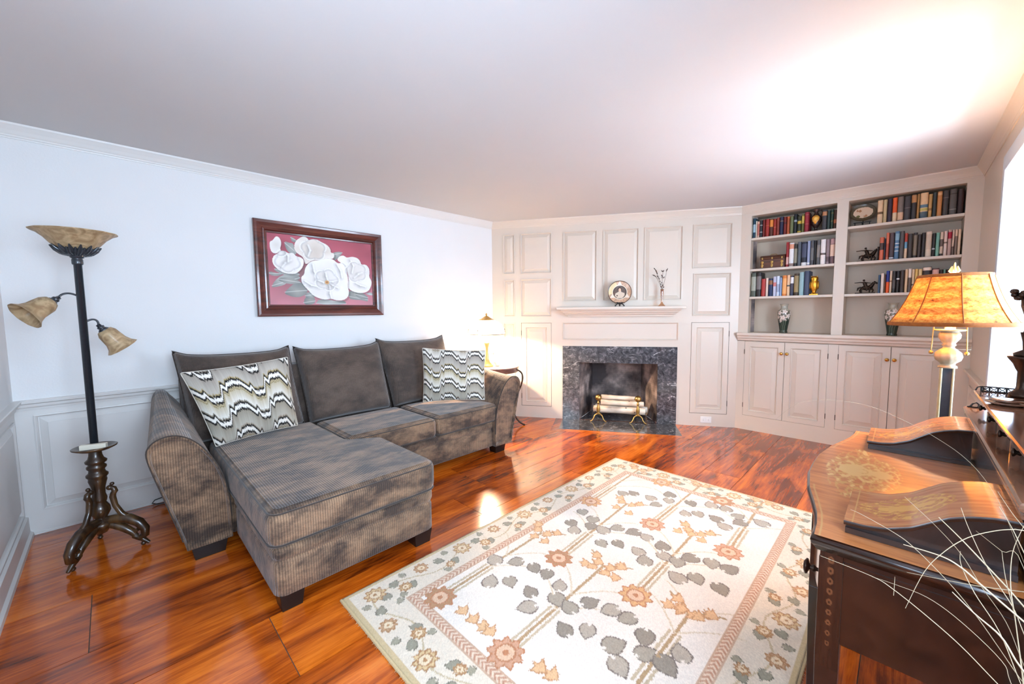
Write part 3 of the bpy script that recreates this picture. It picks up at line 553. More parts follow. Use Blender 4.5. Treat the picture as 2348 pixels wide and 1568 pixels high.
# near wall at the far left of the frame; window 2 is further along it, outside the frame
mb = MB(); LN = D1-D4
panel_wall(mb, 0, LN, 0, RAILZ-0.05, [(LN-1.05, LN-0.09, 0.15, 0.70), (LN-2.1, LN-1.15, 0.15, 0.70), (LN-3.15, LN-2.2, 0.15, 0.70)], mi=1)
wa, wb_ = 0.9-D4-0.5, 0.9-D4+0.5
for (a, b, c, d) in ((0, LN, RAILZ-0.05, 0.85), (0, wa, 0.85, 2.05), (wb_, LN, 0.85, 2.05), (0, LN, 2.05, H)):
    mb.box((a, 0, c), (b, 0.10, d), 0)
struct(place(mb.build('wall_near', [M['plaster'], M['trim']]), (D0, D4, 0), math.pi/2))

# right wall with two deep window recesses
mb = MB(); X1, X0 = D3, D0
LW = X1-X0
WIN = [(X1-3.60, X1-2.40), (X1-0.80, X1+0.35)]    # in local u (u = X1-x)
zs0, zs1 = 0.70, 2.06
def wallpiece(a, b, c, d, mi): mb.box((a, 0, c), (b, 0.06, d), mi)
wd = 0.03
us = [0, WIN[0][0]-wd, WIN[0][1]+wd, WIN[1][0]-wd, WIN[1][1]+wd, LW]
for k in (0, 2, 4):
    wallpiece(us[k], us[k+1], RAILZ-0.05, H, 0)
for k in (1, 3):
    wallpiece(us[k], us[k+1], zs1+wd, H, 0)
for (a, b) in WIN:      # recess lining 0.30 deep
    wallpiece(a, b, 0, zs0, 1) if False else None
panel_wall(mb, 0, LW, 0, RAILZ-0.05-0.0, [(0.12, 1.05, 0.15, 0.69)], [(a-wd, b+wd, zs0-wd, RAILZ-0.05) for a, b in WIN], mi=1)
struct(place(mb.build('wall_right', [M['panel'], M['panel']]), (X1, D4, 0), math.pi))
def window(idx, a, b):
    mb = MB(); dep = 0.34
    mb.box((a-0.03, 0.0, zs0-0.03), (a, dep, zs1+0.03), 0); mb.box((b, 0.0, zs0-0.03), (b+0.03, dep, zs1+0.03), 0)
    mb.box((a, 0.0, zs1), (b, dep, zs1+0.03), 0); mb.box((a, -0.02, zs0-0.03), (b, dep, zs0), 0)
    # casing on the room side
    for (u0, u1, z0, z1) in ((a-0.07, a, zs0-0.03, zs1+0.09), (b, b+0.07, zs0-0.03, zs1+0.09), (a, b, zs1, zs1+0.09)):
        mb.box((u0, -0.02, z0), (u1, 0.0, z1), 0)
    w = struct(place(mb.build('window_%d' % idx, M['casing'], bevel=0.003), (X1, D4, 0), math.pi))
    mb = MB(); y0, y1 = dep-0.06, dep-0.02
    for (u0, u1, z0, z1) in ((a, a+0.05, zs0, zs1), (b-0.05, b, zs0, zs1), (a, b, zs0, zs0+0.06), (a, b, zs1-0.05, zs1), (a, b, (zs0+zs1)/2-0.02, (zs0+zs1)/2+0.02)):
        mb.box((u0, y0, z0), (u1, y1, z1))
    for k in (1, 2):
        u = a+(b-a)*k/3; mb.box((u-0.01, y0+0.005, zs0), (u+0.01, y1-0.005, zs1))
    for z in ((zs0*3+zs1)/4, (zs0+3*zs1)/4): mb.box((a, y0+0.005, z-0.01), (b, y1-0.005, z+0.01))
    mb.build('sash', M['casing'], w)
    MB().box((a, (y0+y1)/2-0.002, zs0), (b, (y0+y1)/2+0.002, zs1)).build('pane', M['pane'], w)
window(1, *WIN[0]); window(2, *WIN[1])
# window of the near wall (outside the frame, it lets the daylight in)
mb = MB()
for (u0, u1, z0, z1) in ((wa-0.02, wa+0.04, 0.85, 2.05), (wb_-0.04, wb_+0.02, 0.85, 2.05), (wa, wb_, 0.85, 0.9), (wa, wb_, 2.0, 2.05), (wa, wb_, 1.43, 1.47)):
    mb.box((u0, 0.05, z0), (u1, 0.10, z1))
w3 = struct(place(mb.build('window_3', M['casing']), (D0, D4, 0), math.pi/2))
MB().box((wa, 0.07, 0.86), (wb_, 0.074, 2.04)).build('pane', M['pane'], w3)

# ---- fireplace wall (angled): fixed raised panels, openings for the two cupboard doors and the hearth
DOORS = [(0.355, 0.722, 0.141, 1.153), (2.268, 2.650, 0.141, 1.153)]
P = [(0.138, 0.283, 1.74, 2.21), (0.142, 0.281, 1.227, 1.67), (0.138, 0.281, 0.14, 1.153),
     (0.353, 0.726, 1.737, 2.21), (0.350, 0.725, 1.225, 1.676),
     (0.859, 1.246, 1.402, 2.205), (1.313, 1.703, 1.402, 2.205), (1.761, 2.162, 1.400, 2.205),
     (2.263, 2.650, 1.737, 2.207), (2.276, 2.653, 1.222, 1.684),
     (0.855, 2.138, 0.950, 1.155, FLATP)]
FP = (0.855, 2.130, 0.0, 0.878)
mb = MB()
panel_wall(mb, 0, W2LEN, 0, H, P, DOORS+[FP])
for d in DOORS:
    rings(mb, *d, [(0, 0), (0, 0.03)], 1)
struct(place(mb.build('wall_fireplace', [M['panel'], M['gap']]), (C2[0], C2[1], 0), A2))
mb = MB()
for (a, b, c, d) in ((-0.2, 0.95, -0.05, H), (2.03, 2.9, -0.05, H), (0.95, 2.03, 0.8, H)):
    mb.box((a, 0.035, c), (b, 0.12, d))
mb.box((0.99, 0.12, -0.05), (1.05, 0.6, 0.8)); mb.box((1.93, 0.12, -0.05), (2.0, 0.6, 0.8))
struct(place(mb.build('wall_chimney', [M['soot']]), (C2[0], C2[1], 0), A2))
for i, d in enumerate(DOORS):
    lab = ['tall painted cupboard door left of the fireplace behind the end table', 'tall painted cupboard door right of the fireplace above the outlet'][i]
    t = thing('cupboard_door', lab, 'cupboard door', (C2[0], C2[1], 0), A2, 'cupboard doors in the fireplace wall')
    g = 0.003; mb = MB()
    u0, u1, z0, z1 = d[0]+g, d[1]-g, d[2]+g, d[3]-g
    rings(mb, u0, u1, z0, z1, [(0, 0.025), (0, 0.0), (0.002, -0.002)]+[(0.052+a, -0.002+b) for a, b in [(0, 0), (0.004, -0.004), (0.008, 0.002), (0.010, 0.010), (0.014, 0.010), (0.045, 0.0), (0.047, -0.002)]])
    mb.build('door_panel', M['panel'], t)
    for z in (z0+0.12, z1-0.12):
        u = u0-0.001 if i == 0 else u1+0.001
        MB().tube([(u, -0.003, z-0.03), (u, -0.003, z+0.03)], 0.003, 8).build('hinge', M['bronze'], t)

# back wall of the room is the built-in; only the strips behind and beside it
mb = MB(); mb.box((D3+0.30, -0.6, -0.05), (D3+0.36, 1.5, H+0.05)); struct(mb.build('wall_back', M['panel']))

# ---- crown moulding, chair rail, base strips
room = [(D0, D1), C2, C3, (D3, D4), (D0, D4)]
# order so that the room lies on the right of the travel direction
crown = [(0.0, H-0.078), (0.006, H-0.078), (0.008, H-0.070), (0.012, H-0.066), (0.013, H-0.060), (0.018, H-0.052), (0.026, H-0.036), (0.036, H-0.020), (0.040, H-0.014), (0.043, H-0.010), (0.046, H)]
Pm = mitre_sweep(room, crown, True)
mb = MB(); mb.grid(Pm, 0, False, closeu=True)
mb.mi = [1 if (i//(len(crown)-1)) in (1, 2, 3) else 0 for i in range(len(mb.f))]
struct(mb.build('trim_1', [M['trim'], M['panel']]))
rail = [(0.0, RAILZ-0.06), (0.008, RAILZ-0.06), (0.010, RAILZ-0.048), (0.016, RAILZ-0.040), (0.018, RAILZ-0.025), (0.032, RAILZ-0.018), (0.034, RAILZ-0.004), (0.030, RAILZ), (0.0, RAILZ)]
Pm = mitre_sweep([(D0, D4+0.001), (D0, D1), (C2[0]-0.02, D1)], rail)
mb = MB(); mb.grid(Pm, 0, False); struct(mb.build('trim_2', M['trim']))
Pm = mitre_sweep([(D3, D4), (3.68, D4)], rail)
mb = MB(); mb.grid(Pm, 0, False); struct(mb.build('trim_3', M['panel']))
base = [(0.0, 0.035), (0.006, 0.034), (0.014, 0.022), (0.016, 0.0), (0.0, 0.0)]
mb = MB(); mb.grid(mitre_sweep([(D0, D4+0.001), (D0, D1)], [(0, 0.12), (0.012, 0.115), (0.014, 0.03), (0.026, 0.02), (0.028, 0), (0, 0)]), 0, False); struct(mb.build('baseboard_near', M['trim']))
mb = MB(); mb.grid(mitre_sweep([(D0+0.03, D1), (C2[0]-0.01, D1)], [(0, 0.012), (0.004, 0.011), (0.005, 0.0), (0, 0)]), 0, False); struct(mb.build('baseboard_left', M['trim']))
# frame of boards round the hearth
def W2p(s, off, z=0.0):
    return (C2[0]+T2.x*s+N2.x*off, C2[1]+T2.y*s+N2.y*off, z)
hs0, hs1, hd = 0.858, 2.122, 0.425
mb = MB(); bw = 0.085; zz = 0.0012
cc = []
for quad in ([(hs0, 0.0), (hs0, hd), (hs0-bw, hd+bw), (hs0-bw, 0.0)], [(hs0, hd), (hs1, hd), (hs1+bw, hd+bw), (hs0-bw, hd+bw)], [(hs1, hd), (hs1, 0), (hs1+bw, 0), (hs1+bw, hd+bw)]):
    q = [Vector(W2p(s, o, zz)) for s, o in quad]; c = sum(q, Vector())/4
    q = [c+(v-c)*0.997 for v in q]; mb.add(q, [(0, 1, 2, 3)], 0); cc += [(rng.random(), rng.random(), 0.1)]*4
o = struct(mb.build('trim_4', M['floor'])); put_colors(o, np.array(cc))

# ================================================================== FIREPLACE
def w2thing(name, label, cat, group=None, s=0.0, off=0.0, z=0.0):
    return thing(name, label, cat, W2p(s, off, z), A2, group)
t = w2thing('fireplace_surround', 'charcoal veined marble slabs framing the fireplace opening', 'fireplace')
OP = (1.053, 1.924, 0.683)
MB().box((FP[0], -0.006, OP[2]), (FP[1], 0.05, FP[3])).build('lintel_slab', M['marble'], t, 0.002)
MB().box((FP[0], -0.006, 0), (OP[0], 0.05, OP[2]-0.001)).build('side_slab', M['marble'], t, 0.002)
MB().box((OP[1], -0.006, 0), (FP[1], 0.05, OP[2]-0.001)).build('side_slab', M['marble'], t, 0.002)
mb = MB()   # firebox: splayed cheeks, back, floor, throat
a0, a1, b0, b1, dp, hh = OP[0]-0.001, OP[1]+0.001, 1.19, 1.79, 0.50, 0.74
mb.add([(a0, 0.03, 0.003), (b0, dp, 0.003), (b0, dp, hh), (a0, 0.03, hh)], [(0, 1, 2, 3)])
mb.add([(a1, 0.03, 0.003), (b1, dp, 0.003), (b1, dp, hh), (a1, 0.03, hh)], [(3, 2, 1, 0)])
mb.add([(b0, dp, 0.003), (b1, dp, 0.003), (b1, dp, hh), (b0, dp, hh)], [(0, 1, 2, 3)])
mb.add([(a0, 0.03, hh), (a1, 0.03, hh), (b1, dp, hh), (b0, dp, hh)], [(0, 1, 2, 3)])
fb = struct(place(mb.build('wall_firebox', M['soot']), (C2[0], C2[1], 0), A2))
MB().add([(a0, 0.0, 0.004), (a1, 0.0, 0.004), (b1, dp, 0.004), (b0, dp, 0.004)], [(0, 1, 2, 3)]).build('inner_hearth', M['marble'], fb)
mb = MB(); tag(place(MB().box((hs0, -hd, 0.0), (hs1, -0.008, 0.0025)).build('hearth_slab', M['marble']), (C2[0], C2[1], 0), A2), 'dark polished marble hearth slab set flush in front of the fireplace', 'hearth')
t = w2thing('mantel_shelf', 'long painted mantel shelf with stepped moulding above the fireplace', 'mantel')
MB().box((0.800, -0.150, 1.305), (2.188, -0.001, 1.333)).build('shelf_board', M['panel'], t, 0.004)
mb = MB()
prof = [(0.115, 1.305), (0.112, 1.292), (0.095, 1.285), (0.088, 1.270), (0.070, 1.258), (0.066, 1.248), (0.040, 1.240), (0.036, 1.222), (0.0, 1.222)]
rows = []
s0, s1 = 0.955, 2.035
for d, z in prof:
    rows.append([(s0-d, -0.001, z), (s0-d, -d-0.001, z), (s1+d, -d-0.001, z), (s1+d, -0.001, z)])
mb.grid(rows, 0, False); mb.build('bed_moulding', M['panel'], t)

# andirons and logs
def andiron(s, label):
    t = w2thing('andiron', label, 'andiron', 'pair of brass andirons', s, 0.035, 0.003)
    MB().lathe([(0, 0.075), (0.012, 0.078), (0.02, 0.095), (0.013, 0.105), (0.017, 0.115), (0.021, 0.14), (0.017, 0.17), (0.010, 0.195), (0.009, 0.21), (0.016, 0.217), (0.016, 0.222), (0.008, 0.228), (0.008, 0.243), (0, 0.247)], n=20).build('post', M['oldbrass'], t)
    MB().ball((0, 0, 0.278), 0.038, n=24).build('ball', M['oldbrass'], t)
    for sx in (-1, 1):
        MB().tube([(0, 0, 0.085), (sx*0.02, -0.008, 0.088), (sx*0.042, -0.016, 0.07), (sx*0.055, -0.024, 0.035), (sx*0.075, -0.03, 0.010), (sx*0.092, -0.034, 0.005)], [0.012, 0.009, 0.007, 0.006, 0.006, 0.008], 8).build('leg', M['oldbrass'], t)
    MB().box((-0.008, 0.01, 0.065), (0.008, 0.34, 0.08)).box((-0.008, 0.32, 0.0), (0.008, 0.34, 0.07)).build('bar', M['black'], t)
andiron(1.275, 'brass ball-topped andiron at the left end of the birch logs')
andiron(1.716, 'brass ball-topped andiron at the right end of the birch logs')
def log(label, s0, s1, off, z, r, tilt=0.0, yaw=0.0):
    o = thing('birch_log', label, 'log', W2p((s0+s1)/2, off, z), A2, 'birch logs in the fireplace')
    L_ = (s1-s0)/2; pts = []; rr = []
    for k in range(13):
        x = -L_+2*L_*k/12; pts.append((x, yaw*x, tilt*x)); rr.append(r*(1+0.05*math.sin(5*x/L_+s0*9)+random.uniform(-0.02, 0.02)))
    mb = MB(); mb.tube(pts, rr, 18, cap=False); mb.build('bark', M['birch'], o)
    for k in (0, -1):
        mb = MB(); mb.lathe([(0, 0.002), (rr[k]*0.98, 0.0)], pts[k], 18, axis=(1 if k else -1, 0, 0)); mb.build('end_grain', M['logend'], o)
log('lowest front birch log lying on the andiron bars', 1.215, 1.80, -0.046, 0.124, 0.040, -0.02)
log('rear birch log with sawn end sticking out right of the andiron', 1.235, 1.835, -0.150, 0.124, 0.042, -0.03, 0.02)
log('middle birch log resting on the two lower logs', 1.30, 1.79, -0.098, 0.196, 0.033, -0.02)
log('topmost birch log on the stack between the brass balls', 1.305, 1.715, -0.10, 0.260, 0.026, -0.03)

# mantel ornaments
t = w2thing('portrait_plate', 'round painted portrait plate standing on the mantel shelf', 'plate', None, 1.499, 0.085, 1.345)
def disc_paint(mb_name, R, depth, painter, parent, mt, c=(0, 0, 0), tilt=0.12, nr=48, na=96, sx=1.0, sz=1.0):
    V = []; rows = []
    for i in range(nr+1):
        r = i/nr
        row = []
        for j in range(na):
            a = 2*math.pi*j/na; x = R*r*math.cos(a)*sx; z = R*r*math.sin(a)*sz
            y = -depth*(r**3) + tilt*z
            row.append((c[0]+x, c[1]+y, c[2]+z))
        rows.append(row)
    mb = MB(); mb.grid(rows, 0, True, closev=True)
    rows2 = [[(x, y+0.006, z) for x, y, z in row] for row in rows]
    mb.grid(rows2, 0, True, closev=True); mb.grid([rows[-1], rows2[-1]], 0, True, closev=True)
    o = mb.build(mb_name, mt, parent)
    co = np.array([v.co[:] for v in o.data.vertices]); put_colors(o, painter((co[:, 0]-c[0])/(R*sx), (co[:, 2]-c[2])/(R*sz)))
    return o
def plate_paint(x, y):
    r = np.hypot(x, y); a = np.arctan2(y, x); C = np.zeros((len(x), 3)); C[:] = lin(196, 158, 130)
    n = vnoise(x+3, y+3, 9, 3)[:, None]; C = C*(0.75+0.5*n)
    C[(a > 1.9) | (a < -2.9)] = lin(226, 206, 160)
    for k in range(3):
        aa = math.pi/2+k*2*math.pi/3; tx, ty = math.cos(aa), math.sin(aa)
        p = [(tx*0.98, ty*0.98), (tx*0.5-ty*0.24, ty*0.5+tx*0.24), (tx*0.5+ty*0.24, ty*0.5-tx*0.24)]
        C[inpoly(x, y, p)] = lin(232, 214, 196)
    C[(r > 0.57) & (r < 0.63)] = lin(228, 214, 192)
    C[r < 0.57] = lin(70, 56, 50); C[(r < 0.5)] = lin(104, 88, 80)
    C[inpoly(x, y, [(-0.42, -0.3), (-0.36, -0.1), (-0.1, 0.04), (-0.06, 0.12), (0.1, 0.12), (0.14, 0.02), (0.4, -0.08), (0.4, -0.3), (0.2, -0.52), (-0.2, -0.52)]) & (r < 0.56)] = lin(214, 196, 176)
    C[np.hypot(x+0.02, (y-0.26)/1.15) < 0.16] = lin(60, 40, 34)
    C[np.hypot(x+0.0, (y-0.2)/1.3) < 0.11] = lin(226, 188, 160)
    C[np.hypot(x+0.22, y+0.3) < 0.06] = lin(60, 40, 34)
    C[(r > 0.955)] = lin(70, 40, 26)
    return C
M['plate'] = attr_mat('painted_china', 0.2)
disc_paint('plate', 0.128, 0.014, plate_paint, t, M['plate'], (0, 0, 0.160))
mb = MB()
for sx in (-1, 1):
    mb.tube([(0, -0.02, 0.035), (sx*0.03, -0.026, 0.03), (sx*0.05, -0.03, 0.006)], [0.008, 0.006, 0.007], 8)
    mb.tube([(0, -0.02, 0.035), (sx*0.028, -0.024, 0.045), (sx*0.05, -0.018, 0.04)], [0.009, 0.007, 0.004], 8)
mb.tube([(0, 0.01, 0.035), (0, -0.03, 0.03), (0, -0.036, 0.006)], 0.008, 8); mb.ball((0, -0.02, 0.035), 0.014)
mb.tube([(0, 0.0, 0.03), (0, 0.05, 0.06), (0, 0.055, 0.006)], 0.005, 8)
mb.build('easel', M['black'], t)
mb = MB()
t.location = W2p(1.499, 0.10, 1.333)

t = w2thing('bud_vase', 'slender clear glass bud vase with amber foot standing on the mantel shelf', 'vase', None, 1.945, 0.085, 1.333)
MB().lathe([(0.0, 0.0), (0.036, 0.0), (0.036, 0.006), (0.022, 0.018), (0.011, 0.036), (0.009, 0.05), (0.010, 0.09), (0.014, 0.14), (0.017, 0.185), (0.0165, 0.186), (0.012, 0.14), (0.008, 0.09), (0.0, 0.05)], n=20).build('body', M['vaseglass'], t)
t = w2thing('dried_sprig', 'dark dried flower sprigs standing in the glass vase on the mantel', 'dried flowers', None, 1.945, 0.085, 1.333)
mb = MB()
def sprig(pts, buds):
    mb.tube(pts, 0.0016, 5)
    for (x, z, l, a) in buds:
        mb.tube([(x, 0, z), (x+l*0.5*math.cos(a), 0.002, z+l*0.5*math.sin(a)), (x+l*math.cos(a), 0, z+l*math.sin(a))], [0.002, 0.006, 0.001], 6)
sprig([(0, 0, 0.06), (-0.004, 0, 0.19), (-0.022, 0, 0.26), (-0.045, 0, 0.33), (-0.075, 0.01, 0.40)], [(-0.05, 0.345, 0.03, 1.9), (-0.058, 0.37, 0.03, 2.0), (-0.07, 0.395, 0.032, 2.3), (-0.04, 0.31, 0.03, 2.1), (-0.03, 0.29, 0.02, 1.9), (-0.022, 0.26, 0.02, 1.7), (-0.012, 0.23, 0.02, 1.9)])
sprig([(0, 0, 0.06), (0.002, 0, 0.19), (0.0, 0.005, 0.27), (0.006, 0.0, 0.37)], [(0.0, 0.30, 0.035, 1.6), (-0.002, 0.325, 0.02, 2.0), (0.004, 0.37, 0.025, 1.0), (0.004, 0.37, 0.025, 2.2), (0.0, 0.25, 0.015, 2.2)])
sprig([(0, 0, 0.06), (0.006, 0, 0.19), (0.03, 0.004, 0.30), (0.045, 0.0, 0.385)], [(0.038, 0.375, 0.04, 1.1), (0.012, 0.30, 0.025, 1.2), (0.008, 0.2, 0.02, 0.7)])
sprig([(0, 0, 0.06), (-0.006, 0, 0.19), (-0.05, 0.004, 0.30), (-0.09, 0.0, 0.345)], [(-0.065, 0.325, 0.045, 2.7), (-0.005, 0.2, 0.03, 1.9), (0.003, 0.21, 0.03, 1.4)])
mb.build('stems', M['dry'], t)

def wall_plate(loc, rz, name, label):
    t = thing(name, label, 'outlet', loc, rz)
    MB().box((-0.057, -0.006, -0.035), (0.057, 0, 0.035)).build('cover_plate', M['outlet'], t, 0.002)
    for sx in (-1, 1):
        MB().box((sx*0.026-0.017, -0.009, -0.014), (sx*0.026+0.017, -0.005, 0.014)).build('socket', M['outlet'], t, 0.003)
        mb = MB()
        for dz in (-0.006, 0.006): mb.box((sx*0.026-0.004, -0.0095, dz-0.001), (sx*0.026+0.005, -0.0088, dz+0.001))
        mb.build('slot', M['gap'], t)
wall_plate(W2p(2.44, 0.0, 0.073), A2, 'wall_outlet', 'white double wall outlet below the right cupboard door')
t = thing('power_cord', 'black power cord with plug at the wall beside the sofa arm', 'cord')
MB().box((0.168, 3.575, 0.07), (0.205, 3.602, 0.095)).build('plug', M['black'], t, 0.004)
MB().tube([(0.19, 3.585, 0.08), (0.26, 3.57, 0.06), (0.36, 3.55, 0.03), (0.5, 3.55, 0.006)], 0.004, 8).tube([(0.5, 3.56, 0.03), (0.32, 3.57, 0.045), (0.20, 3.575, 0.045), (0.14, 3.575, 0.035), (0.125, 3.572, 0.018), (0.15, 3.568, 0.006), (0.22, 3.55, 0.005), (0.38, 3.53, 0.005)], 0.0035, 8).build('cable', M['black'], t)
# ================================================================== BUILT-IN BOOKCASE (end wall)
OX, OY = D3, C3[1]
UW = C3[1]-D4                                # 1.653 wide
def w3thing(name, label, cat, group=None, y=None, x=None, z=0.0):
    return thing(name, label, cat, (OX if x is None else x, OY if y is None else y, z), -math.pi/2, group)
CT = 1.046
bays = [(0.093, 0.783), (0.864, 1.567)]
SH = [2.026, 1.707, 1.421]
t = w3thing('bookcase', 'built-in painted bookcase with two bays of three shelves over the cabinets', 'bookcase')
mb = MB(); panel_wall(mb, 0, UW, CT, H, [], [(a, b, CT, 2.252) for a, b in bays])
for a, b in bays: rings(mb, a, b, CT, 2.252, [(0, 0), (0, 0.03)], 0, cap=False)
mb.build('face_frame', M['panel'], t)
mb = MB(); dpt = 0.25
for a, b in bays:
    mb.add([(a, 0.03, CT), (a, dpt, CT), (a, dpt, 2.252), (a, 0.03, 2.252)], [(0, 1, 2, 3)])
    mb.add([(b, 0.03, CT), (b, dpt, CT), (b, dpt, 2.252), (b, 0.03, 2.252)], [(3, 2, 1, 0)])
    mb.add([(a, dpt, CT), (b, dpt, CT), (b, dpt, 2.252), (a, dpt, 2.252)], [(0, 1, 2, 3)])
    mb.add([(a, 0.03, 2.252), (b, 0.03, 2.252), (b, dpt, 2.252), (a, dpt, 2.252)], [(0, 1, 2, 3)])
    mb.add([(a, 0.0, CT+0.0005), (b, 0.0, CT+0.0005), (b, dpt, CT+0.0005), (a, dpt, CT+0.0005)], [(0, 1, 2, 3)])
mb.build('interior', M['shelf_back'], t)
for a, b in bays:
    for z in SH:
        MB().box((a+0.001, 0.004, z-0.023), (b-0.001, dpt-0.001, z)).build('shelf', M['panel'], t, 0.002)
t = w3thing('base_cabinet', 'painted base cabinet with four raised panel doors under the bookcase', 'cabinet')
mb = MB()
DR = [(0.070, 0.4272, 'r'), (0.4278, 0.772, 'l'), (0.846, 1.1997, 'r'), (1.2003, 1.552, 'l')]
panel_wall(mb, 0, UW, 0, 0.955, [], [(a, b, 0.157, 0.953) for a, b in [(0.070, 0.772), (0.846, 1.552)]])
for a, b in [(0.070, 0.772), (0.846, 1.552)]: rings(mb, a, b, 0.157, 0.953, [(0, 0), (0, 0.03)], 1)
mb.build('face_frame', [M['panel'], M['gap']], t)
for a, b, side in DR:
    g = 0.0012; u0, u1, z0, z1 = a+g, b-g, 0.157+g, 0.953-g
    mb = MB(); rings(mb, u0, u1, z0, z1, [(0, 0.025), (0, 0.0), (0.002, -0.002)]+[(0.05+i, -0.002+y) for i, y in [(0, 0), (0.003, -0.004), (0.008, 0.002), (0.010, 0.010), (0.014, 0.010), (0.050, -0.001), (0.052, -0.003)]])
    d = mb.build('door', M['panel'], t)
    ku = (u1-0.022) if side == 'r' else (u0+0.022)
    MB().lathe([(0, 0.0), (0.009, 0.0), (0.009, 0.003), (0.005, 0.006), (0.005, 0.012), (0.012, 0.018), (0.0155, 0.025), (0.012, 0.032), (0, 0.035)], (ku, -0.002, 0.842), 20, axis=(0, -1, 0)).build('knob', M['brass'], d)
    hu = (u0-0.001) if side == 'r' else (u1+0.001)
    for z in (z0+0.11, z1-0.11):
        MB().tube([(hu, -0.003, z-0.025), (hu, -0.003, z+0.025)], 0.0028, 8).build('hinge', M['bronze'], d)
mb = MB()
prof = [(0.0, CT), (0.045, CT), (0.049, CT-0.006), (0.049, CT-0.026), (0.045, CT-0.032), (0.034, CT-0.036), (0.030, CT-0.046), (0.030, CT-0.056), (0.018, CT-0.066), (0.014, CT-0.082), (0.0, CT-0.088)]
rows = [[(0.002, -d-0.0005, z), (UW-0.002, -d-0.0005, z)] for d, z in prof]
# close the ends
mb.grid(rows, 0, False)
n = len(rows)
for e in (0, 1): mb.add([r[e] for r in rows], [tuple(range(n))])
mb.box((0.002, -0.0004, CT-0.03), (UW-0.002, 0.002, CT-0.001))
o = mb.build('countertop', M['panel']); place(o, (OX, OY, 0), -math.pi/2)
tag(o, 'long moulded painted ledge running across the top of the base cabinet', 'counter')

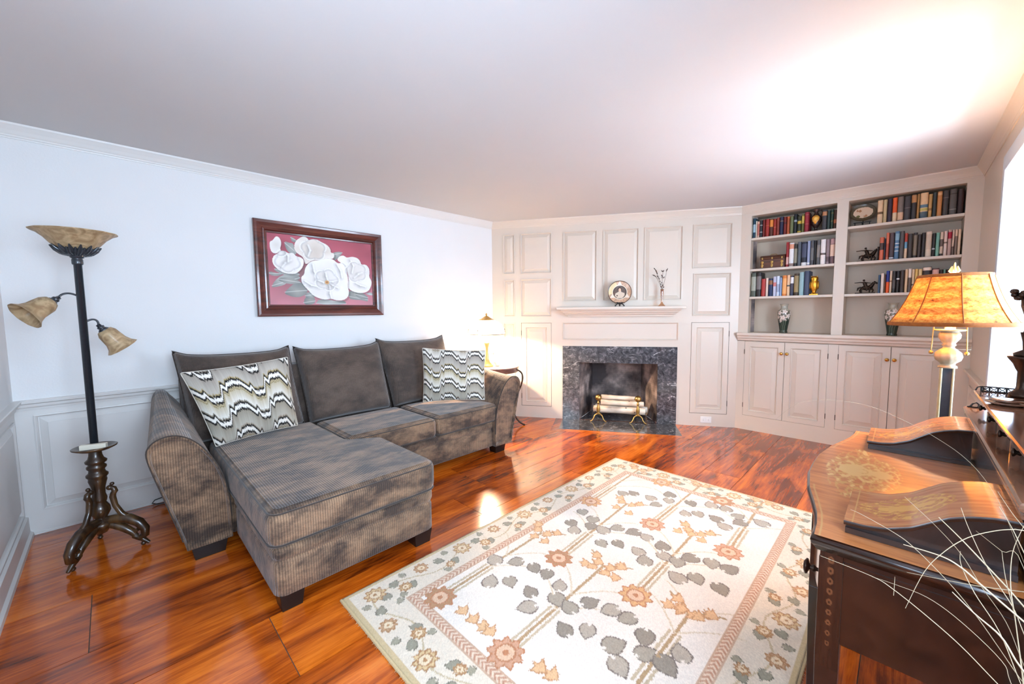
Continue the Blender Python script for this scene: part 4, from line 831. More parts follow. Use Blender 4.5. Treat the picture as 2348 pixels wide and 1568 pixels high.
# ---- books: (look, cover colour, [bands: z fraction from, to, colour])
c = lambda *a: S(*a)
BK = {
'A1': ('top shelf, left bay', [
 ('teal blue', c(22, 62, 84), [(0.3, 0.7, c(160, 190, 204))]), ('cream', c(226, 212, 194), []), ('pinkish cream', c(214, 170, 150), [(0.15, 0.85, c(190, 110, 96))]),
 ('charcoal', c(40, 42, 48), [(0.3, 0.34, c(190, 190, 190)), (0.7, 0.74, c(190, 190, 190))]), ('dark red', c(110, 26, 22), []), ('wide red', c(150, 38, 30), [(0.62, 0.64, c(200, 120, 70))]),
 ('maroon and orange', c(86, 38, 26), [(0.55, 0.95, c(214, 132, 54))]), ('brick red', c(150, 42, 32), [(0.5, 0.52, c(210, 140, 90))]), ('rust red', c(148, 62, 44), [(0.2, 0.8, c(128, 48, 36))]),
 ('navy', c(28, 30, 62), [(0.75, 0.79, c(150, 120, 90))]), ('oxblood', c(112, 26, 22), [(0.6, 0.7, c(70, 20, 18))]), ('speckled orange', c(186, 92, 44), [(0.1, 0.9, c(160, 76, 40))]),
 ('olive green', c(104, 110, 70), []), ('tall black', c(20, 24, 30), [(0.6, 0.7, c(150, 160, 170))]), ('dark olive gilt', c(46, 48, 26), [(0.55, 0.72, c(206, 170, 60)), (0.05, 0.12, c(206, 170, 60))]),
 ('gold and olive', c(96, 92, 40), [(0.5, 0.9, c(196, 170, 84))]), ('tall crimson', c(142, 28, 44), [(0.86, 0.88, c(190, 110, 90)), (0.4, 0.42, c(190, 110, 90))]),
 ('tan-labelled slate', c(58, 56, 60), [(0.72, 0.92, c(186, 128, 88))]), ('forest grey', c(40, 58, 56), []), ('dark green', c(28, 52, 40), [(0.8, 0.84, c(120, 110, 60)), (0.4, 0.43, c(120, 110, 60))]), ('brown leather', c(72, 44, 32), [(0.3, 0.5, c(180, 106, 70))])]),
'A2': ('middle shelf, left bay', [
 ('crimson', c(150, 30, 34), [(0.1, 0.4, c(210, 160, 150))]), ('white', c(232, 228, 228), [(0.75, 0.95, c(220, 150, 120)), (0.02, 0.14, c(150, 120, 110))]), ('cream-lettered black', c(52, 46, 42), [(0.15, 0.8, c(150, 140, 120))]),
 ('slate grey', c(84, 88, 96), []), ('wide navy black', c(26, 28, 44), [(0.35, 0.92, c(70, 74, 96)), (0.0, 0.14, c(220, 216, 216))]), ('periwinkle', c(150, 160, 190), [(0.05, 0.12, c(236, 236, 236))]),
 ('dark grey', c(72, 72, 78), [(0.2, 0.7, c(110, 108, 108))]), ('thin black', c(28, 26, 30), []), ('grey lettered', c(88, 86, 88), [(0.3, 0.8, c(130, 124, 120))]),
 ('broad white', c(236, 226, 222), [(0.38, 0.46, c(110, 96, 90))]), ('mauve grey', c(136, 116, 120), [(0.1, 0.3, c(90, 70, 74))]), ('photo-topped mauve', c(110, 84, 88), [(0.3, 0.76, c(232, 196, 174)), (0.78, 0.98, c(176, 140, 140))])]),
'A3': ('lowest shelf, left bay', [
 ('grey-green', c(88, 92, 80), [(0.25, 0.85, c(166, 166, 150))]), ('wide black', c(34, 26, 28), [(0.3, 0.85, c(120, 110, 108))]), ('bright red', c(168, 50, 46), []), ('pale pink', c(228, 200, 184), []),
 ('navy with brown top', c(30, 44, 84), [(0.66, 0.9, c(140, 90, 56))]), ('lavender', c(190, 190, 210), [(0.5, 0.7, c(206, 120, 120))]), ('ice blue', c(204, 214, 230), [(0.2, 0.6, c(160, 170, 196))]),
 ('thin sky blue', c(140, 160, 196), []), ('orange', c(222, 130, 58), [(0.1, 0.85, c(236, 170, 104))]), ('cream orange', c(234, 190, 150), [(0.45, 0.52, c(90, 90, 90))]),
 ('white-topped charcoal', c(60, 60, 80), [(0.62, 0.93, c(230, 226, 226))]), ('brown and black', c(66, 50, 34), [(0.15, 0.9, c(150, 130, 90))]), ('pale teal', c(150, 180, 184), []), ('tall slate blue', c(60, 70, 96), [])]),
'B1': ('top shelf, right bay', [
 ('cream', c(228, 198, 160), [(0.4, 0.5, c(120, 90, 60))]), ('thin ivory', c(206, 180, 136), []), ('dark purple', c(54, 40, 56), []), ('orange and cream', c(238, 96, 40), [(0.0, 0.38, c(232, 206, 170))]),
 ('grey taupe', c(126, 112, 104), [(0.05, 0.36, c(226, 184, 150))]), ('dark grey leather', c(70, 64, 66), [(0.5, 0.53, c(120, 110, 110))]), ('tan-topped black', c(54, 48, 50), [(0.68, 0.98, c(190, 138, 88))]),
 ('tan brown', c(176, 130, 76), []), ('striped cream', c(236, 196, 150), [(0.42, 0.54, c(90, 120, 140)), (0.30, 0.40, c(206, 186, 100)), (0.0, 0.26, c(70, 90, 104))]), ('golden tan', c(204, 158, 96), [(0.3, 0.4, c(150, 110, 66))]),
 ('dark slate', c(52, 58, 58), []), ('burnt orange', c(206, 138, 80), [(0.85, 0.95, c(230, 180, 130))]), ('charcoal leather', c(62, 54, 52), [(0.7, 0.73, c(110, 96, 90))]), ('ribbed grey', c(92, 84, 80), [(0.8, 0.83, c(60, 50, 48)), (0.2, 0.23, c(150, 140, 130))]), ('very dark maroon', c(44, 22, 22), [])]),
'B2': ('middle shelf, right bay', [
 ('short black', c(36, 26, 26), []), ('orange-banded', c(206, 104, 76), [(0.45, 0.75, c(70, 50, 48))]), ('thin dark blue', c(44, 50, 72), []), ('salmon', c(208, 112, 84), [(0.1, 0.6, c(180, 80, 60))]),
 ('purple grey', c(78, 62, 68), [(0.04, 0.08, c(230, 230, 240))]), ('blue and white striped', c(84, 122, 158), [(0.42, 0.45, c(230, 230, 230)), (0.55, 0.58, c(230, 230, 230)), (0.68, 0.92, c(140, 176, 196)), (0.28, 0.31, c(230, 230, 230))]),
 ('steel grey', c(88, 82, 82), []), ('red, blue and cream', c(190, 70, 54), [(0.0, 0.4, c(226, 196, 164)), (0.4, 0.66, c(110, 160, 190))]), ('charcoal brown', c(64, 54, 52), []), ('cream-lettered dark', c(56, 48, 48), [(0.1, 0.9, c(130, 116, 100))]),
 ('dark brown', c(58, 48, 46), []), ('blackish', c(46, 40, 42), []), ('broad cream', c(222, 204, 184), [(0.3, 0.9, c(206, 188, 168))]), ('matt black', c(38, 34, 36), [(0.3, 0.36, c(190, 190, 190))]), ('aqua', c(126, 180, 164), []),
 ('patterned cream', c(216, 190, 170), [(0.0, 0.1, c(60, 50, 46)), (0.4, 0.7, c(110, 90, 84))]), ('white and pink', c(232, 206, 194), [(0.5, 0.56, c(120, 100, 90))]), ('crimson-topped mauve', c(190, 158, 150), [(0.66, 0.92, c(170, 14, 50))]),
 ('cream and grey', c(220, 192, 172), [(0.0, 0.3, c(120, 100, 92)), (0.3, 0.34, c(90, 70, 64))]), ('grey and cream', c(132, 112, 102), [(0.74, 1.0, c(226, 198, 176))]), ('slim ivory', c(226, 198, 170), [])]),
'B3': ('lowest shelf, right bay', [
 ('slate blue', c(54, 84, 116), []), ('white', c(230, 214, 202), []), ('thin brown', c(110, 76, 62), []), ('blue over orange', c(36, 52, 134), [(0.0, 0.5, c(240, 92, 34))]), ('ivory', c(228, 200, 172), [(0.5, 0.56, c(140, 100, 80))]),
 ('black lettered', c(48, 42, 42), [(0.2, 0.6, c(86, 80, 78))]), ('matt black', c(40, 34, 34), [(0.6, 0.66, c(230, 230, 230))]), ('dark brown', c(56, 44, 40), []), ('cream', c(224, 190, 152), []),
 ('white-topped grey', c(96, 84, 78), [(0.62, 1.0, c(230, 214, 200))]), ('dotted cream', c(226, 196, 160), [(0.3, 0.36, c(90, 80, 76))]), ('pale yellow', c(232, 190, 110), []), ('straw yellow', c(230, 196, 140), []),
 ('broad black and white', c(50, 36, 34), [(0.86, 0.98, c(230, 210, 196)), (0.5, 0.66, c(120, 90, 76))]), ('pink and plum', c(90, 54, 56), [(0.7, 0.95, c(206, 160, 150))]), ('dark plum', c(50, 34, 34), []), ('thin aqua', c(110, 150, 136), []), ('dark maroon', c(70, 36, 32), [])]),
}
_cm = {}
def colmat(col, rough=0.5):
    k = tuple(round(q, 3) for q in col[:3])
    if k not in _cm: _cm[k] = mat('book_cloth', col, rough, 0.12, 60)
    return _cm[k]
M['paper'] = mat('book_pages', S(224, 212, 190), 0.9, 0.05, 200)
def book(look, col, bands, y1, y0, h, z, label, group, depth):
    """y1>y0 world y extents; spine faces the room (-x)"""
    w = y1-y0-0.0012; o = thing('book', label, 'book', (D3+0.035, (y0+y1)/2, z), -math.pi/2, group)
    hw = w/2; cov = colmat(col); mats = [cov, M['paper']]+[colmat(b[2]) for b in bands]
    cuts = sorted(set([0.0, 1.0]+[b[0] for b in bands]+[b[1] for b in bands]))
    rnd = min(0.006, hw*0.45)
    def ring(zf):
        zz = zf*h
        return [(-hw, 0.012+rnd, zz), (-hw*0.85, 0.003, zz), (-hw*0.4, -0.001, zz), (hw*0.4, -0.001, zz), (hw*0.85, 0.003, zz), (hw, 0.012+rnd, zz)]
    mb = MB()
    for i in range(len(cuts)-1):
        cm = (cuts[i]+cuts[i+1])/2; mi = 0
        for k, b in enumerate(bands):
            if b[0] <= cm <= b[1]: mi = 2+k
        mb.grid([ring(cuts[i]), ring(cuts[i+1])], mi, True)
    for sx in (-1, 1):      # boards
        a, b = sorted((sx*hw, sx*(hw-0.0025)))
        mb.box((a, 0.012+rnd, 0), (b, depth, h), 0)
    mb.add(ring(1.0), [tuple(range(6))], 0); mb.add(ring(0.0), [tuple(reversed(range(6)))], 0)
    mb.build('cover', mats, o)
    if hw > 0.004:
        MB().box((-hw+0.0026, 0.012+rnd*0.2, 0.003), (hw-0.0026, depth-0.004, h-0.003)).build('page_block', M['paper'], o)
    return o
SHELFZ = {'A1': 2.026, 'A2': 1.707, 'A3': 1.421, 'B1': 2.026, 'B2': 1.707, 'B3': 1.421}
BAYY = {'A': (OY-bays[0][0]-0.003, OY-bays[0][1]+0.003), 'B': (OY-bays[1][0]-0.003, OY-bays[1][1]+0.003)}
for key, (where, rows) in BK.items():
    D = BOOKS[key]; prev = BAYY[key[0]][0]; ends = BAYY[key[0]][1]
    for i, (look, col, bands) in enumerate(rows):
        y1, y0, zt, zb = D[i]
        y1 = min(y1, prev); y0 = max(y0, ends); gapn = D[i+1][0] if i+1 < len(D) else None
        if gapn is not None and 0 < y0-gapn < 0.012: y0 = gapn
        if y1-y0 < 0.006: y0 = y1-0.006
        prev = y0-0.0006
        z = SHELFZ[key]; h = max(0.12, min(zt-zb, 2.248-z if key[1] == '1' else 0.29))
        L_ = rows[i-1][0] if i else 'left end'; R_ = rows[i+1][0] if i+1 < len(rows) else 'right end'
        if i == 0: lab = '%s book, first from the left, %s' % (look, where)
        elif i == len(rows)-1: lab = '%s book, last on the right, %s' % (look, where)
        else: lab = '%s book right of the %s one, %s' % (look, L_, where)
        book(look, col, bands, y1, y0, h, z+0.0004, lab, 'books on the '+where.replace(',', ' of the'), random.uniform(0.135, 0.175))

# ---- objects on the shelves (local frame: x right as seen, -y towards the room)
# chest
t = w3thing('leather_chest', 'small brown leather chest with brass mounts on the middle shelf', 'box', None, 0.995, D3+0.035, 1.7074)
mb = MB(); mb.box((-0.107, 0.0, 0.0), (0.107, 0.13, 0.092)); mb.build('body', M['leather'], t, 0.003)
mb = MB(); rows = []
for k in range(9):
    a = math.pi*k/8; rows.append([(-0.109, 0.065-0.067*math.cos(a), 0.094+0.042*math.sin(a)), (0.109, 0.065-0.067*math.cos(a), 0.094+0.042*math.sin(a))])
mb.grid(rows, 0, True); mb.add([r[0] for r in rows], [tuple(range(9))]); mb.add([r[1] for r in rows], [tuple(range(9))])
mb.build('lid', M['leather'], t)
mb = MB()
for x in (-0.085, 0.0, 0.085):
    mb.box((x-0.007, -0.004, 0.01), (x+0.007, 0.0, 0.075)); mb.ball((x, -0.003, 0.062), 0.013, sz=(1, 0.3, 1)); mb.ball((x, -0.003, 0.03), 0.011, sz=(1, 0.3, 1))
    mb.box((x-0.005, -0.0045, 0.09), (x+0.005, 0.0, 0.11))
mb.build('mount', M['oldbrass'], t)
MB().tube([(-0.03, 0.065, 0.136), (-0.02, 0.065, 0.145), (0.02, 0.065, 0.145), (0.03, 0.065, 0.136)], 0.003, 8).build('handle', M['oldbrass'], t)

# painted bulbous urn on the top shelf (dark with a gold heart panel)
def paint_lathe(name, prof, parent, painter, mt, n=64, c=(0, 0, 0)):
    pr = []
    for i in range(len(prof)-1):
        for k in range(6):
            f = k/6; pr.append((prof[i][0]*(1-f)+prof[i+1][0]*f, prof[i][1]*(1-f)+prof[i+1][1]*f))
    pr.append(prof[-1])
    mb = MB(); mb.lathe(pr, c, n); o = mb.build(name, mt, parent)
    co = np.array([v.co[:] for v in o.data.vertices])
    ang = np.arctan2(co[:, 0]-c[0], -(co[:, 1]-c[1]))     # 0 = facing the room
    put_colors(o, painter(ang, co[:, 2]-c[2])); return o
M['glaze'] = attr_mat('glazed_pottery', 0.18)
def urn_paint(a, z):
    C = np.zeros((len(a), 3)); C[:] = lin(52, 34, 30)
    x = a*0.045; C[inpoly(x, z, [(-0.034, 0.13), (-0.02, 0.148), (0, 0.152), (0.022, 0.148), (0.036, 0.128), (0.02, 0.09), (0, 0.07), (-0.02, 0.09)])] = lin(214, 152, 58)
    m_ = np.hypot(x-0.004, z-0.118) < 0.015; C[m_] = lin(236, 190, 96)
    C[z > 0.19] = lin(84, 56, 50)
    return C
t = w3thing('footed_urn', 'small dark two-handled urn with a gold panel on the top shelf', 'urn', None, 0.656, D3+0.085, 2.0264)
paint_lathe('body', [(0, 0), (0.026, 0.0), (0.024, 0.01), (0.011, 0.022), (0.012, 0.034), (0.03, 0.062), (0.044, 0.10), (0.042, 0.135), (0.024, 0.16), (0.015, 0.178), (0.016, 0.195), (0.024, 0.212), (0.022, 0.213), (0.013, 0.195), (0.0, 0.16)], t, urn_paint, M['glaze'])
for sx in (-1, 1):
    MB().tube([(sx*0.016, 0, 0.19), (sx*0.036, 0, 0.2), (sx*0.046, 0, 0.178), (sx*0.04, 0, 0.145)], 0.004, 8).build('handle', M['bronze'], t)

# gilt owl
t = w3thing('owl_figurine', 'gilt owl figurine on a square base, lowest shelf of the left bay', 'figurine', None, 0.643, D3+0.06, 1.4214)
MB().box((-0.034, -0.026, 0), (0.034, 0.026, 0.012)).build('base', M['gold'], t, 0.002)
mb = MB(); mb.lathe([(0.0, 0.012), (0.018, 0.014), (0.015, 0.03), (0.024, 0.05), (0.033, 0.08), (0.034, 0.11), (0.030, 0.128), (0.026, 0.138), (0.030, 0.15), (0.030, 0.165), (0.022, 0.178), (0.0, 0.182)], n=24)
mb.build('body', M['gold'], t)
mb = MB()
for sx in (-1, 1):
    mb.ball((sx*0.012, -0.024, 0.158), 0.009, sz=(1, 0.5, 1)); mb.tube([(sx*0.016, -0.008, 0.17), (sx*0.024, -0.012, 0.184)], [0.007, 0.001], 6)
    mb.ball((sx*0.031, 0, 0.095), 0.02, sz=(0.35, 0.8, 2.0)); mb.ball((sx*0.012, -0.02, 0.018), 0.009, sz=(1, 1.4, 0.6))
mb.ball((0, -0.031, 0.148), 0.005, sz=(0.8, 1, 1.6)); mb.build('details', M['gold'], t)

# big flowered vases on the ledge
def vase_paint(a, z):
    C = np.zeros((len(a), 3)); C[:] = lin(150, 146, 130)
    n = vnoise(a*3+9, z*60, 1.0, 5)
    C[z > 0.225] = lin(176, 170, 154); C[n > 0.6] *= 0.8
    low = z < 0.135+0.02*np.sin(a*3); C[low] = lin(40, 52, 44)
    mid = (~low) & (z < 0.225); C[mid] = lin(104, 98, 84)
    for (fa, fz, r) in [(-0.55, 0.205, 0.024), (0.35, 0.215, 0.026), (0.0, 0.155, 0.028), (-0.9, 0.16, 0.02), (0.9, 0.17, 0.024), (1.6, 0.2, 0.025), (-1.7, 0.2, 0.03), (2.6, 0.17, 0.03), (0.5, 0.13, 0.014), (-0.4, 0.12, 0.014)]:
        d = np.hypot((a-fa)*0.055, z-fz); rr = r*(0.85+0.25*np.cos(5*np.arctan2(z-fz, (a-fa)*0.055)))
        C[d < rr] = lin(226, 212, 202); C[d < rr*0.3] = lin(196, 160, 140)
    for fa in (-0.3, 0.1, 0.5): C[(np.abs(a-fa-(z-0.1)*2) < 0.05) & low] = lin(96, 110, 90)
    return C
VP = [(0, 0), (0.036, 0.0), (0.037, 0.008), (0.033, 0.02), (0.040, 0.07), (0.050, 0.13), (0.056, 0.18), (0.056, 0.205), (0.050, 0.228), (0.034, 0.242), (0.029, 0.252), (0.029, 0.272), (0.034, 0.286), (0.040, 0.292), (0.037, 0.293), (0.026, 0.27), (0.0, 0.25)]
for y, x, lab, s in ((0.888, D3+0.115, 'tall flowered green and white vase on the ledge under the left shelves', 1.0), (0.082, D3+0.115, 'tall flowered vase on the ledge partly hidden behind the orange lamp shade', 0.985)):
    t = w3thing('flowered_vase', lab, 'vase', 'pair of flowered vases on the ledge', y, x, CT+0.001)
    paint_lathe('body', [(r*s, z*s) for r, z in VP], t, vase_paint, M['glaze'])

# oval cameo dish on stand, top shelf right bay
def dish_paint(x, y):
    r = np.hypot(x, y); C = np.zeros((len(x), 3)); C[:] = lin(86, 74, 54)
    C[r > 0.93] = lin(60, 52, 36)
    n = vnoise(x*3+5, y*3+5, 3, 8)
    C[(np.hypot(x/0.78, y/0.66) < 0.95+0.1*(n-0.5))] = lin(226, 196, 166)
    C[(np.hypot(x+0.3, y-0.25) < 0.2) & (n > 0.5)] = lin(176, 120, 84); C[(np.hypot(x-0.2, y+0.4) < 0.16) & (n > 0.45)] = lin(190, 130, 90)
    C[(np.hypot(x+0.35, y+0.42) < 0.15)] = lin(110, 104, 62)
    return C
t = w3thing('oval_dish', 'oval shell-coloured dish on a dark stand, top shelf of right bay', 'dish', None, 0.318, D3+0.09, 2.0264)
disc_paint('dish', 0.09, 0.014, dish_paint, t, M['plate'], (0, 0, 0.122), 0.25, sx=1.02, sz=0.86)
mb = MB()
for x in (-0.05, 0, 0.05): mb.tube([(x, -0.03, 0.0), (x, -0.026, 0.035)], 0.0035, 6)
mb.tube([(-0.06, -0.026, 0.033), (0, -0.036, 0.03), (0.06, -0.026, 0.033)], 0.004, 6).tube([(0, 0.06, 0.0), (0, 0.03, 0.1)], 0.004, 6)
mb.tube([(-0.05, -0.03, 0.003), (0, 0.06, 0.003), (0.05, -0.03, 0.003)], 0.003, 6)
mb.build('stand', M['black'], t)

# horse and rider bronzes
def rider(z, lab):
    t = w3thing('rider_figurine', lab, 'figurine', 'dark bronze rider figurines in the right bay', 0.268, D3+0.095, z+0.0004)
    MB().box((-0.075, -0.025, 0), (0.06, 0.025, 0.010)).build('base', M['bronze'], t, 0.002)
    mb = MB()
    mb.ball((0.0, 0, 0.052), 0.024, sz=(1.55, 0.75, 0.85))
    mb.tube([(0.028, 0, 0.06), (0.045, 0, 0.085), (0.05, 0, 0.1)], [0.018, 0.012, 0.010], 10); mb.tube([(0.048, 0, 0.103), (0.075, 0, 0.088)], [0.011, 0.006], 8)
    for x, dx, y in ((0.028, 0.02, 0.008), (0.024, 0.0, -0.008), (-0.025, -0.02, 0.008), (-0.028, -0.004, -0.008)):
        mb.tube([(x, y, 0.05), (x+dx, y, 0.03), (x+dx*0.6, y, 0.008)], [0.011, 0.006, 0.005], 8)
    mb.tube([(-0.035, 0, 0.06), (-0.055, 0, 0.05), (-0.062, 0, 0.025)], [0.005, 0.008, 0.002], 8)
    mb.build('horse', M['bronze'], t)
    mb = MB(); mb.tube([(-0.004, 0, 0.068), (-0.012, 0, 0.095), (-0.016, 0, 0.108)], [0.014, 0.014, 0.006], 10); mb.ball((-0.018, 0, 0.12), 0.009)
    mb.tube([(-0.015, 0, 0.1), (-0.045, 0, 0.103), (-0.082, 0, 0.1)], [0.006, 0.004, 0.003], 8); mb.tube([(-0.008, 0, 0.1), (0.02, -0.004, 0.095), (0.038, 0, 0.09)], [0.006, 0.004, 0.003], 8)
    for y in (-0.018, 0.018): mb.tube([(-0.004, y*0.6, 0.07), (0.008, y, 0.045), (0.002, y, 0.025)], [0.009, 0.006, 0.005], 8)
    mb.build('rider', M['bronze'], t)
rider(1.707, 'dark bronze horse and rider figurine on the middle shelf')
rider(1.421, 'dark bronze horse and rider figurine on the lowest shelf')
# ================================================================== SOFA
def round_poly(corners, r, n=6):
    out = []; k = len(corners)
    rs = r if isinstance(r, (list, tuple)) else [r]*k
    for i in range(k):
        p = Vector(corners[i]); a = Vector(corners[i-1]); b = Vector(corners[(i+1) % k]); rr = rs[i]
        d1 = (a-p).normalized(); d2 = (b-p).normalized()
        ang = d1.angle(d2); tt = rr/math.tan(ang/2)
        p1 = p+d1*tt; p2 = p+d2*tt
        cen = p+(d1+d2).normalized()*(rr/math.sin(ang/2))
        v1 = p1-cen; v2 = p2-cen
        a1 = math.atan2(v1.y, v1.x); da = (math.atan2(v2.y, v2.x)-a1+math.pi) % (2*math.pi)-math.pi
        for j in range(n+1):
            w = a1+da*j/n; out.append(cen+Vector((math.cos(w), math.sin(w)))*rr)
    return out
def inset_poly(poly, d):
    n = len(poly); out = []
    area = sum(poly[i].x*poly[(i+1) % n].y-poly[(i+1) % n].x*poly[i].y for i in range(n))
    s = 1 if area > 0 else -1
    for i in range(n):
        e1 = (poly[i]-poly[i-1]); e2 = (poly[(i+1) % n]-poly[i])
        if e1.length < 1e-7: e1 = e2
        if e2.length < 1e-7: e2 = e1
        e1.normalize(); e2.normalize()
        n1 = Vector((-e1.y, e1.x))*s; n2 = Vector((-e2.y, e2.x))*s
        mm = n1+n2; mm /= max(0.3, mm.dot(n1)); out.append(poly[i]+mm*d)
    return out
def densify(poly, step=0.05):
    out = []
    for i in range(len(poly)):
        a = poly[i]; b = poly[(i+1) % len(poly)]; k = max(1, int((b-a).length/step))
        for j in range(k): out.append(a.lerp(b, j/k))
    return out
def cushion(mb, corners, z0, z1, r=0.035, rc=0.07, crown=0.006, prof=None, wob=0.0):
    poly = densify(round_poly(corners, rc))
    if prof is None:
        prof = []
        for k in range(5):
            a = math.pi/2*k/4; prof.append((r*(1-math.sin(a)), z0+r*(1-math.cos(a))))
        for k in range(6):
            a = math.pi/2*k/5; prof.append((r*(1-math.cos(a)), z1-r*(1-math.sin(a))))
        zt = z1
        mxi = min(rc if isinstance(rc, float) else min(rc), 0.075)
        prof += [(r+(mxi-r)*0.5, zt+crown*0.55), (mxi, zt+crown)]
    rows = []
    for ins, z in prof:
        q = inset_poly(poly, ins)
        rows.append([(p.x, p.y, z+wob*math.sin(9*p.x+5*p.y)*(1 if z > (z0+z1)/2 else 0)) for p in q])
    mb.grid(rows, 0, True, closev=True)
    n = len(poly)
    mb.add(rows[0], [tuple(reversed(range(n)))], 0, True); mb.add(rows[-1], [tuple(range(n))], 0, True)
    return poly
def loop_tube(mb, pts, r, n=6):
    pts = [Vector(p) for p in pts]; k = len(pts); P = []
    for i in range(k):
        t = (pts[(i+1) % k]-pts[i-1]).normalized()
        a = Vector((0, 0, 1)) if abs(t.z) < 0.95 else Vector((1, 0, 0))
        u = t.cross(a).normalized(); w = t.cross(u)
        P.append([pts[i]+(u*math.cos(2*math.pi*j/n)+w*math.sin(2*math.pi*j/n))*r for j in range(n)])
    mb.grid(P, 0, True, closeu=True, closev=True)

def pillow(corners, T, pinch=0.03, nu=40, nv=32, expo=2.2, border=0.0, bulge=0.0, flip=False):
    """corners BL BR TR TL of the mid plane; returns front/back vertex rows and uv"""
    BL, BR, TR, TL = [Vector(p) for p in corners]
    nrm = (BR-BL).cross(TL-BL).normalized()
    if nrm.dot(Vector((0, 0, EYE))-BL) < 0: nrm = -nrm
    F, B, UV = [], [], []
    for i in range(nv+1):
        v = -1+2*i/nv; fr, bk, uv = [], [], []
        for j in range(nu+1):
            u = -1+2*j/nu
            uu = u*(1-pinch*(1-v*v)); vv = v*(1-pinch*1.3*(1-u*u))
            a, b = (uu+1)/2, (vv+1)/2
            p = BL*(1-a)*(1-b)+BR*a*(1-b)+TR*a*b+TL*(1-a)*b
            th = T/2*((1-abs(u)**expo)*(1-abs(v)**expo))**0.5 + border*(1 if max(abs(u), abs(v)) < 0.999 else 0)*0
            fr.append(p+nrm*(th+bulge)); bk.append(p-nrm*th); uv.append(((u+1)/2, (v+1)/2))
        F.append(fr); B.append(bk); UV.append(uv)
    return F, B, UV, nrm
sofa = thing('sectional_sofa', 'grey-brown ribbed sectional sofa with a chaise, against the left wall', 'sofa', (1.39, 3.0, 0))
inv = Matrix.Translation((-1.39, -3.0, 0))
def sp(name, mb, mt, parent=None, **k):
    if parent is None: mb.xform(inv); o = mb.build(name, mt, sofa, **k)
    else: mb.xform(inv); o = mb.build(name, mt, parent, **k)
    return o
# bases with a welt line
def base_prof(z0, z1): return [(0.012, z0), (0.0, z0+0.012), (0.0, z1-0.085), (0.006, z1-0.075), (0.008, z1-0.07), (0.002, z1-0.064), (-0.004, z1-0.05), (-0.004, z1-0.02), (0.012, z1-0.004), (0.04, z1)]
mb = MB(); cushion(mb, [(0.425, 1.842), (1.225, 1.842), (1.225, 2.62), (0.425, 2.62)], 0.07, 0.31, rc=0.045, prof=base_prof(0.07, 0.305)); sp('chaise_base', mb, M['sofa'])
mb = MB(); cushion(mb, [(0.40, 2.615), (2.42, 2.615), (2.42, 3.42), (0.40, 3.42)], 0.07, 0.31, rc=0.03, prof=base_prof(0.07, 0.305)); sp('seat_base', mb, M['sofa'])
# seat cushions
def seat(corners, z0, z1, name, rc=0.05, crown=0.006):
    mb = MB(); poly = cushion(mb, corners, z0, z1, r=0.04, rc=rc, crown=crown); o = sp(name, mb, M['sofa'])
    mb = MB()
    for z, ins in ((z0+0.012, 0.006), (z1-0.014, 0.012)):
        q = inset_poly(poly, ins); loop_tube(mb, [(p.x, p.y, z) for p in q], 0.0045)
    sp('piping', mb, M['piping'], o)
seat([(0.405, 1.822), (1.245, 1.822), (1.245, 2.46), (1.06, 2.585), (1.055, 3.22), (0.405, 3.22)], 0.30, 0.462, 'chaise_cushion', rc=[0.06, 0.07, 0.07, 0.05, 0.03, 0.03], crown=0.006)
seat([(1.062, 2.59), (1.772, 2.585), (1.772, 3.22), (1.062, 3.22)], 0.30, 0.455, 'seat_cushion')
seat([(1.776, 2.585), (2.45, 2.585), (2.45, 3.22), (1.776, 3.22)], 0.30, 0.455, 'seat_cushion')
# arms: flared profile swept from front to back
AP = [(0.405, 0.075), (0.402, 0.25), (0.392, 0.36), (0.372, 0.45), (0.340, 0.53), (0.298, 0.605), (0.250, 0.66), (0.200, 0.688), (0.150, 0.690), (0.108, 0.672), (0.082, 0.635), (0.084, 0.59), (0.102, 0.51), (0.130, 0.40), (0.162, 0.27), (0.190, 0.16), (0.208, 0.075)]
def arm(mirror):
    mb = MB(); rows = []
    K = 14
    prof = []
    for i in range(len(AP)-1):
        for k in range(3): f = k/3; prof.append((AP[i][0]*(1-f)+AP[i+1][0]*f, AP[i][1]*(1-f)+AP[i+1][1]*f))
    prof.append(AP[-1])
    # smooth
    for _ in range(2):
        q = list(prof)
        for i in range(2, len(prof)-2): q[i] = tuple((prof[i-1][a]+2*prof[i][a]+prof[i+1][a])/4 for a in (0, 1))
        prof = q
    cx, cz = 0.25, 0.40
    def fl(x, y): return x+(max(0.0, 0.25-x)/0.17)*0.075*max(0.0, (y-2.58)/0.9)
    def ring(y, sc, lift):
        return [((1.39*2-fl(cx+(x-cx)*sc, y) if mirror else fl(cx+(x-cx)*sc, y)), y, (cz+(z-cz)*sc)+lift*max(0, (z-0.3)/0.39)) for x, z in prof]
    ys = [(2.590, 0.90, 0), (2.572, 0.955, 0), (2.568, 0.99, 0), (2.576, 1.0, 0)]
    for k in range(1, K+1):
        f = k/K; ys.append((2.576+f*(3.47-2.576), 1.0, 0.115*f**1.3))
    ys.append((3.49, 0.97, 0.115))
    for y, s_, l_ in ys: rows.append(ring(y, s_, l_))
    mb.grid(rows, 0, True, closev=True)
    n = len(prof); mb.add(rows[0], [tuple(range(n))], 0, True); mb.add(rows[-1], [tuple(reversed(range(n)))], 0, True)
    o = sp('arm', mb, M['sofa'])
    mb = MB(); r0 = ring(2.5745, 1.0, 0); mb.tube(r0[2:-2], 0.005, 6); sp('piping', mb, M['piping'], o)
arm(False); arm(True)
# back frame
mb = MB(); cushion(mb, [(0.30, 3.34), (2.48, 3.34), (2.48, 3.54), (0.30, 3.54)], 0.08, 0.90, r=0.05, rc=0.06, crown=0.0); sp('back_frame', mb, M['sofa_back'])
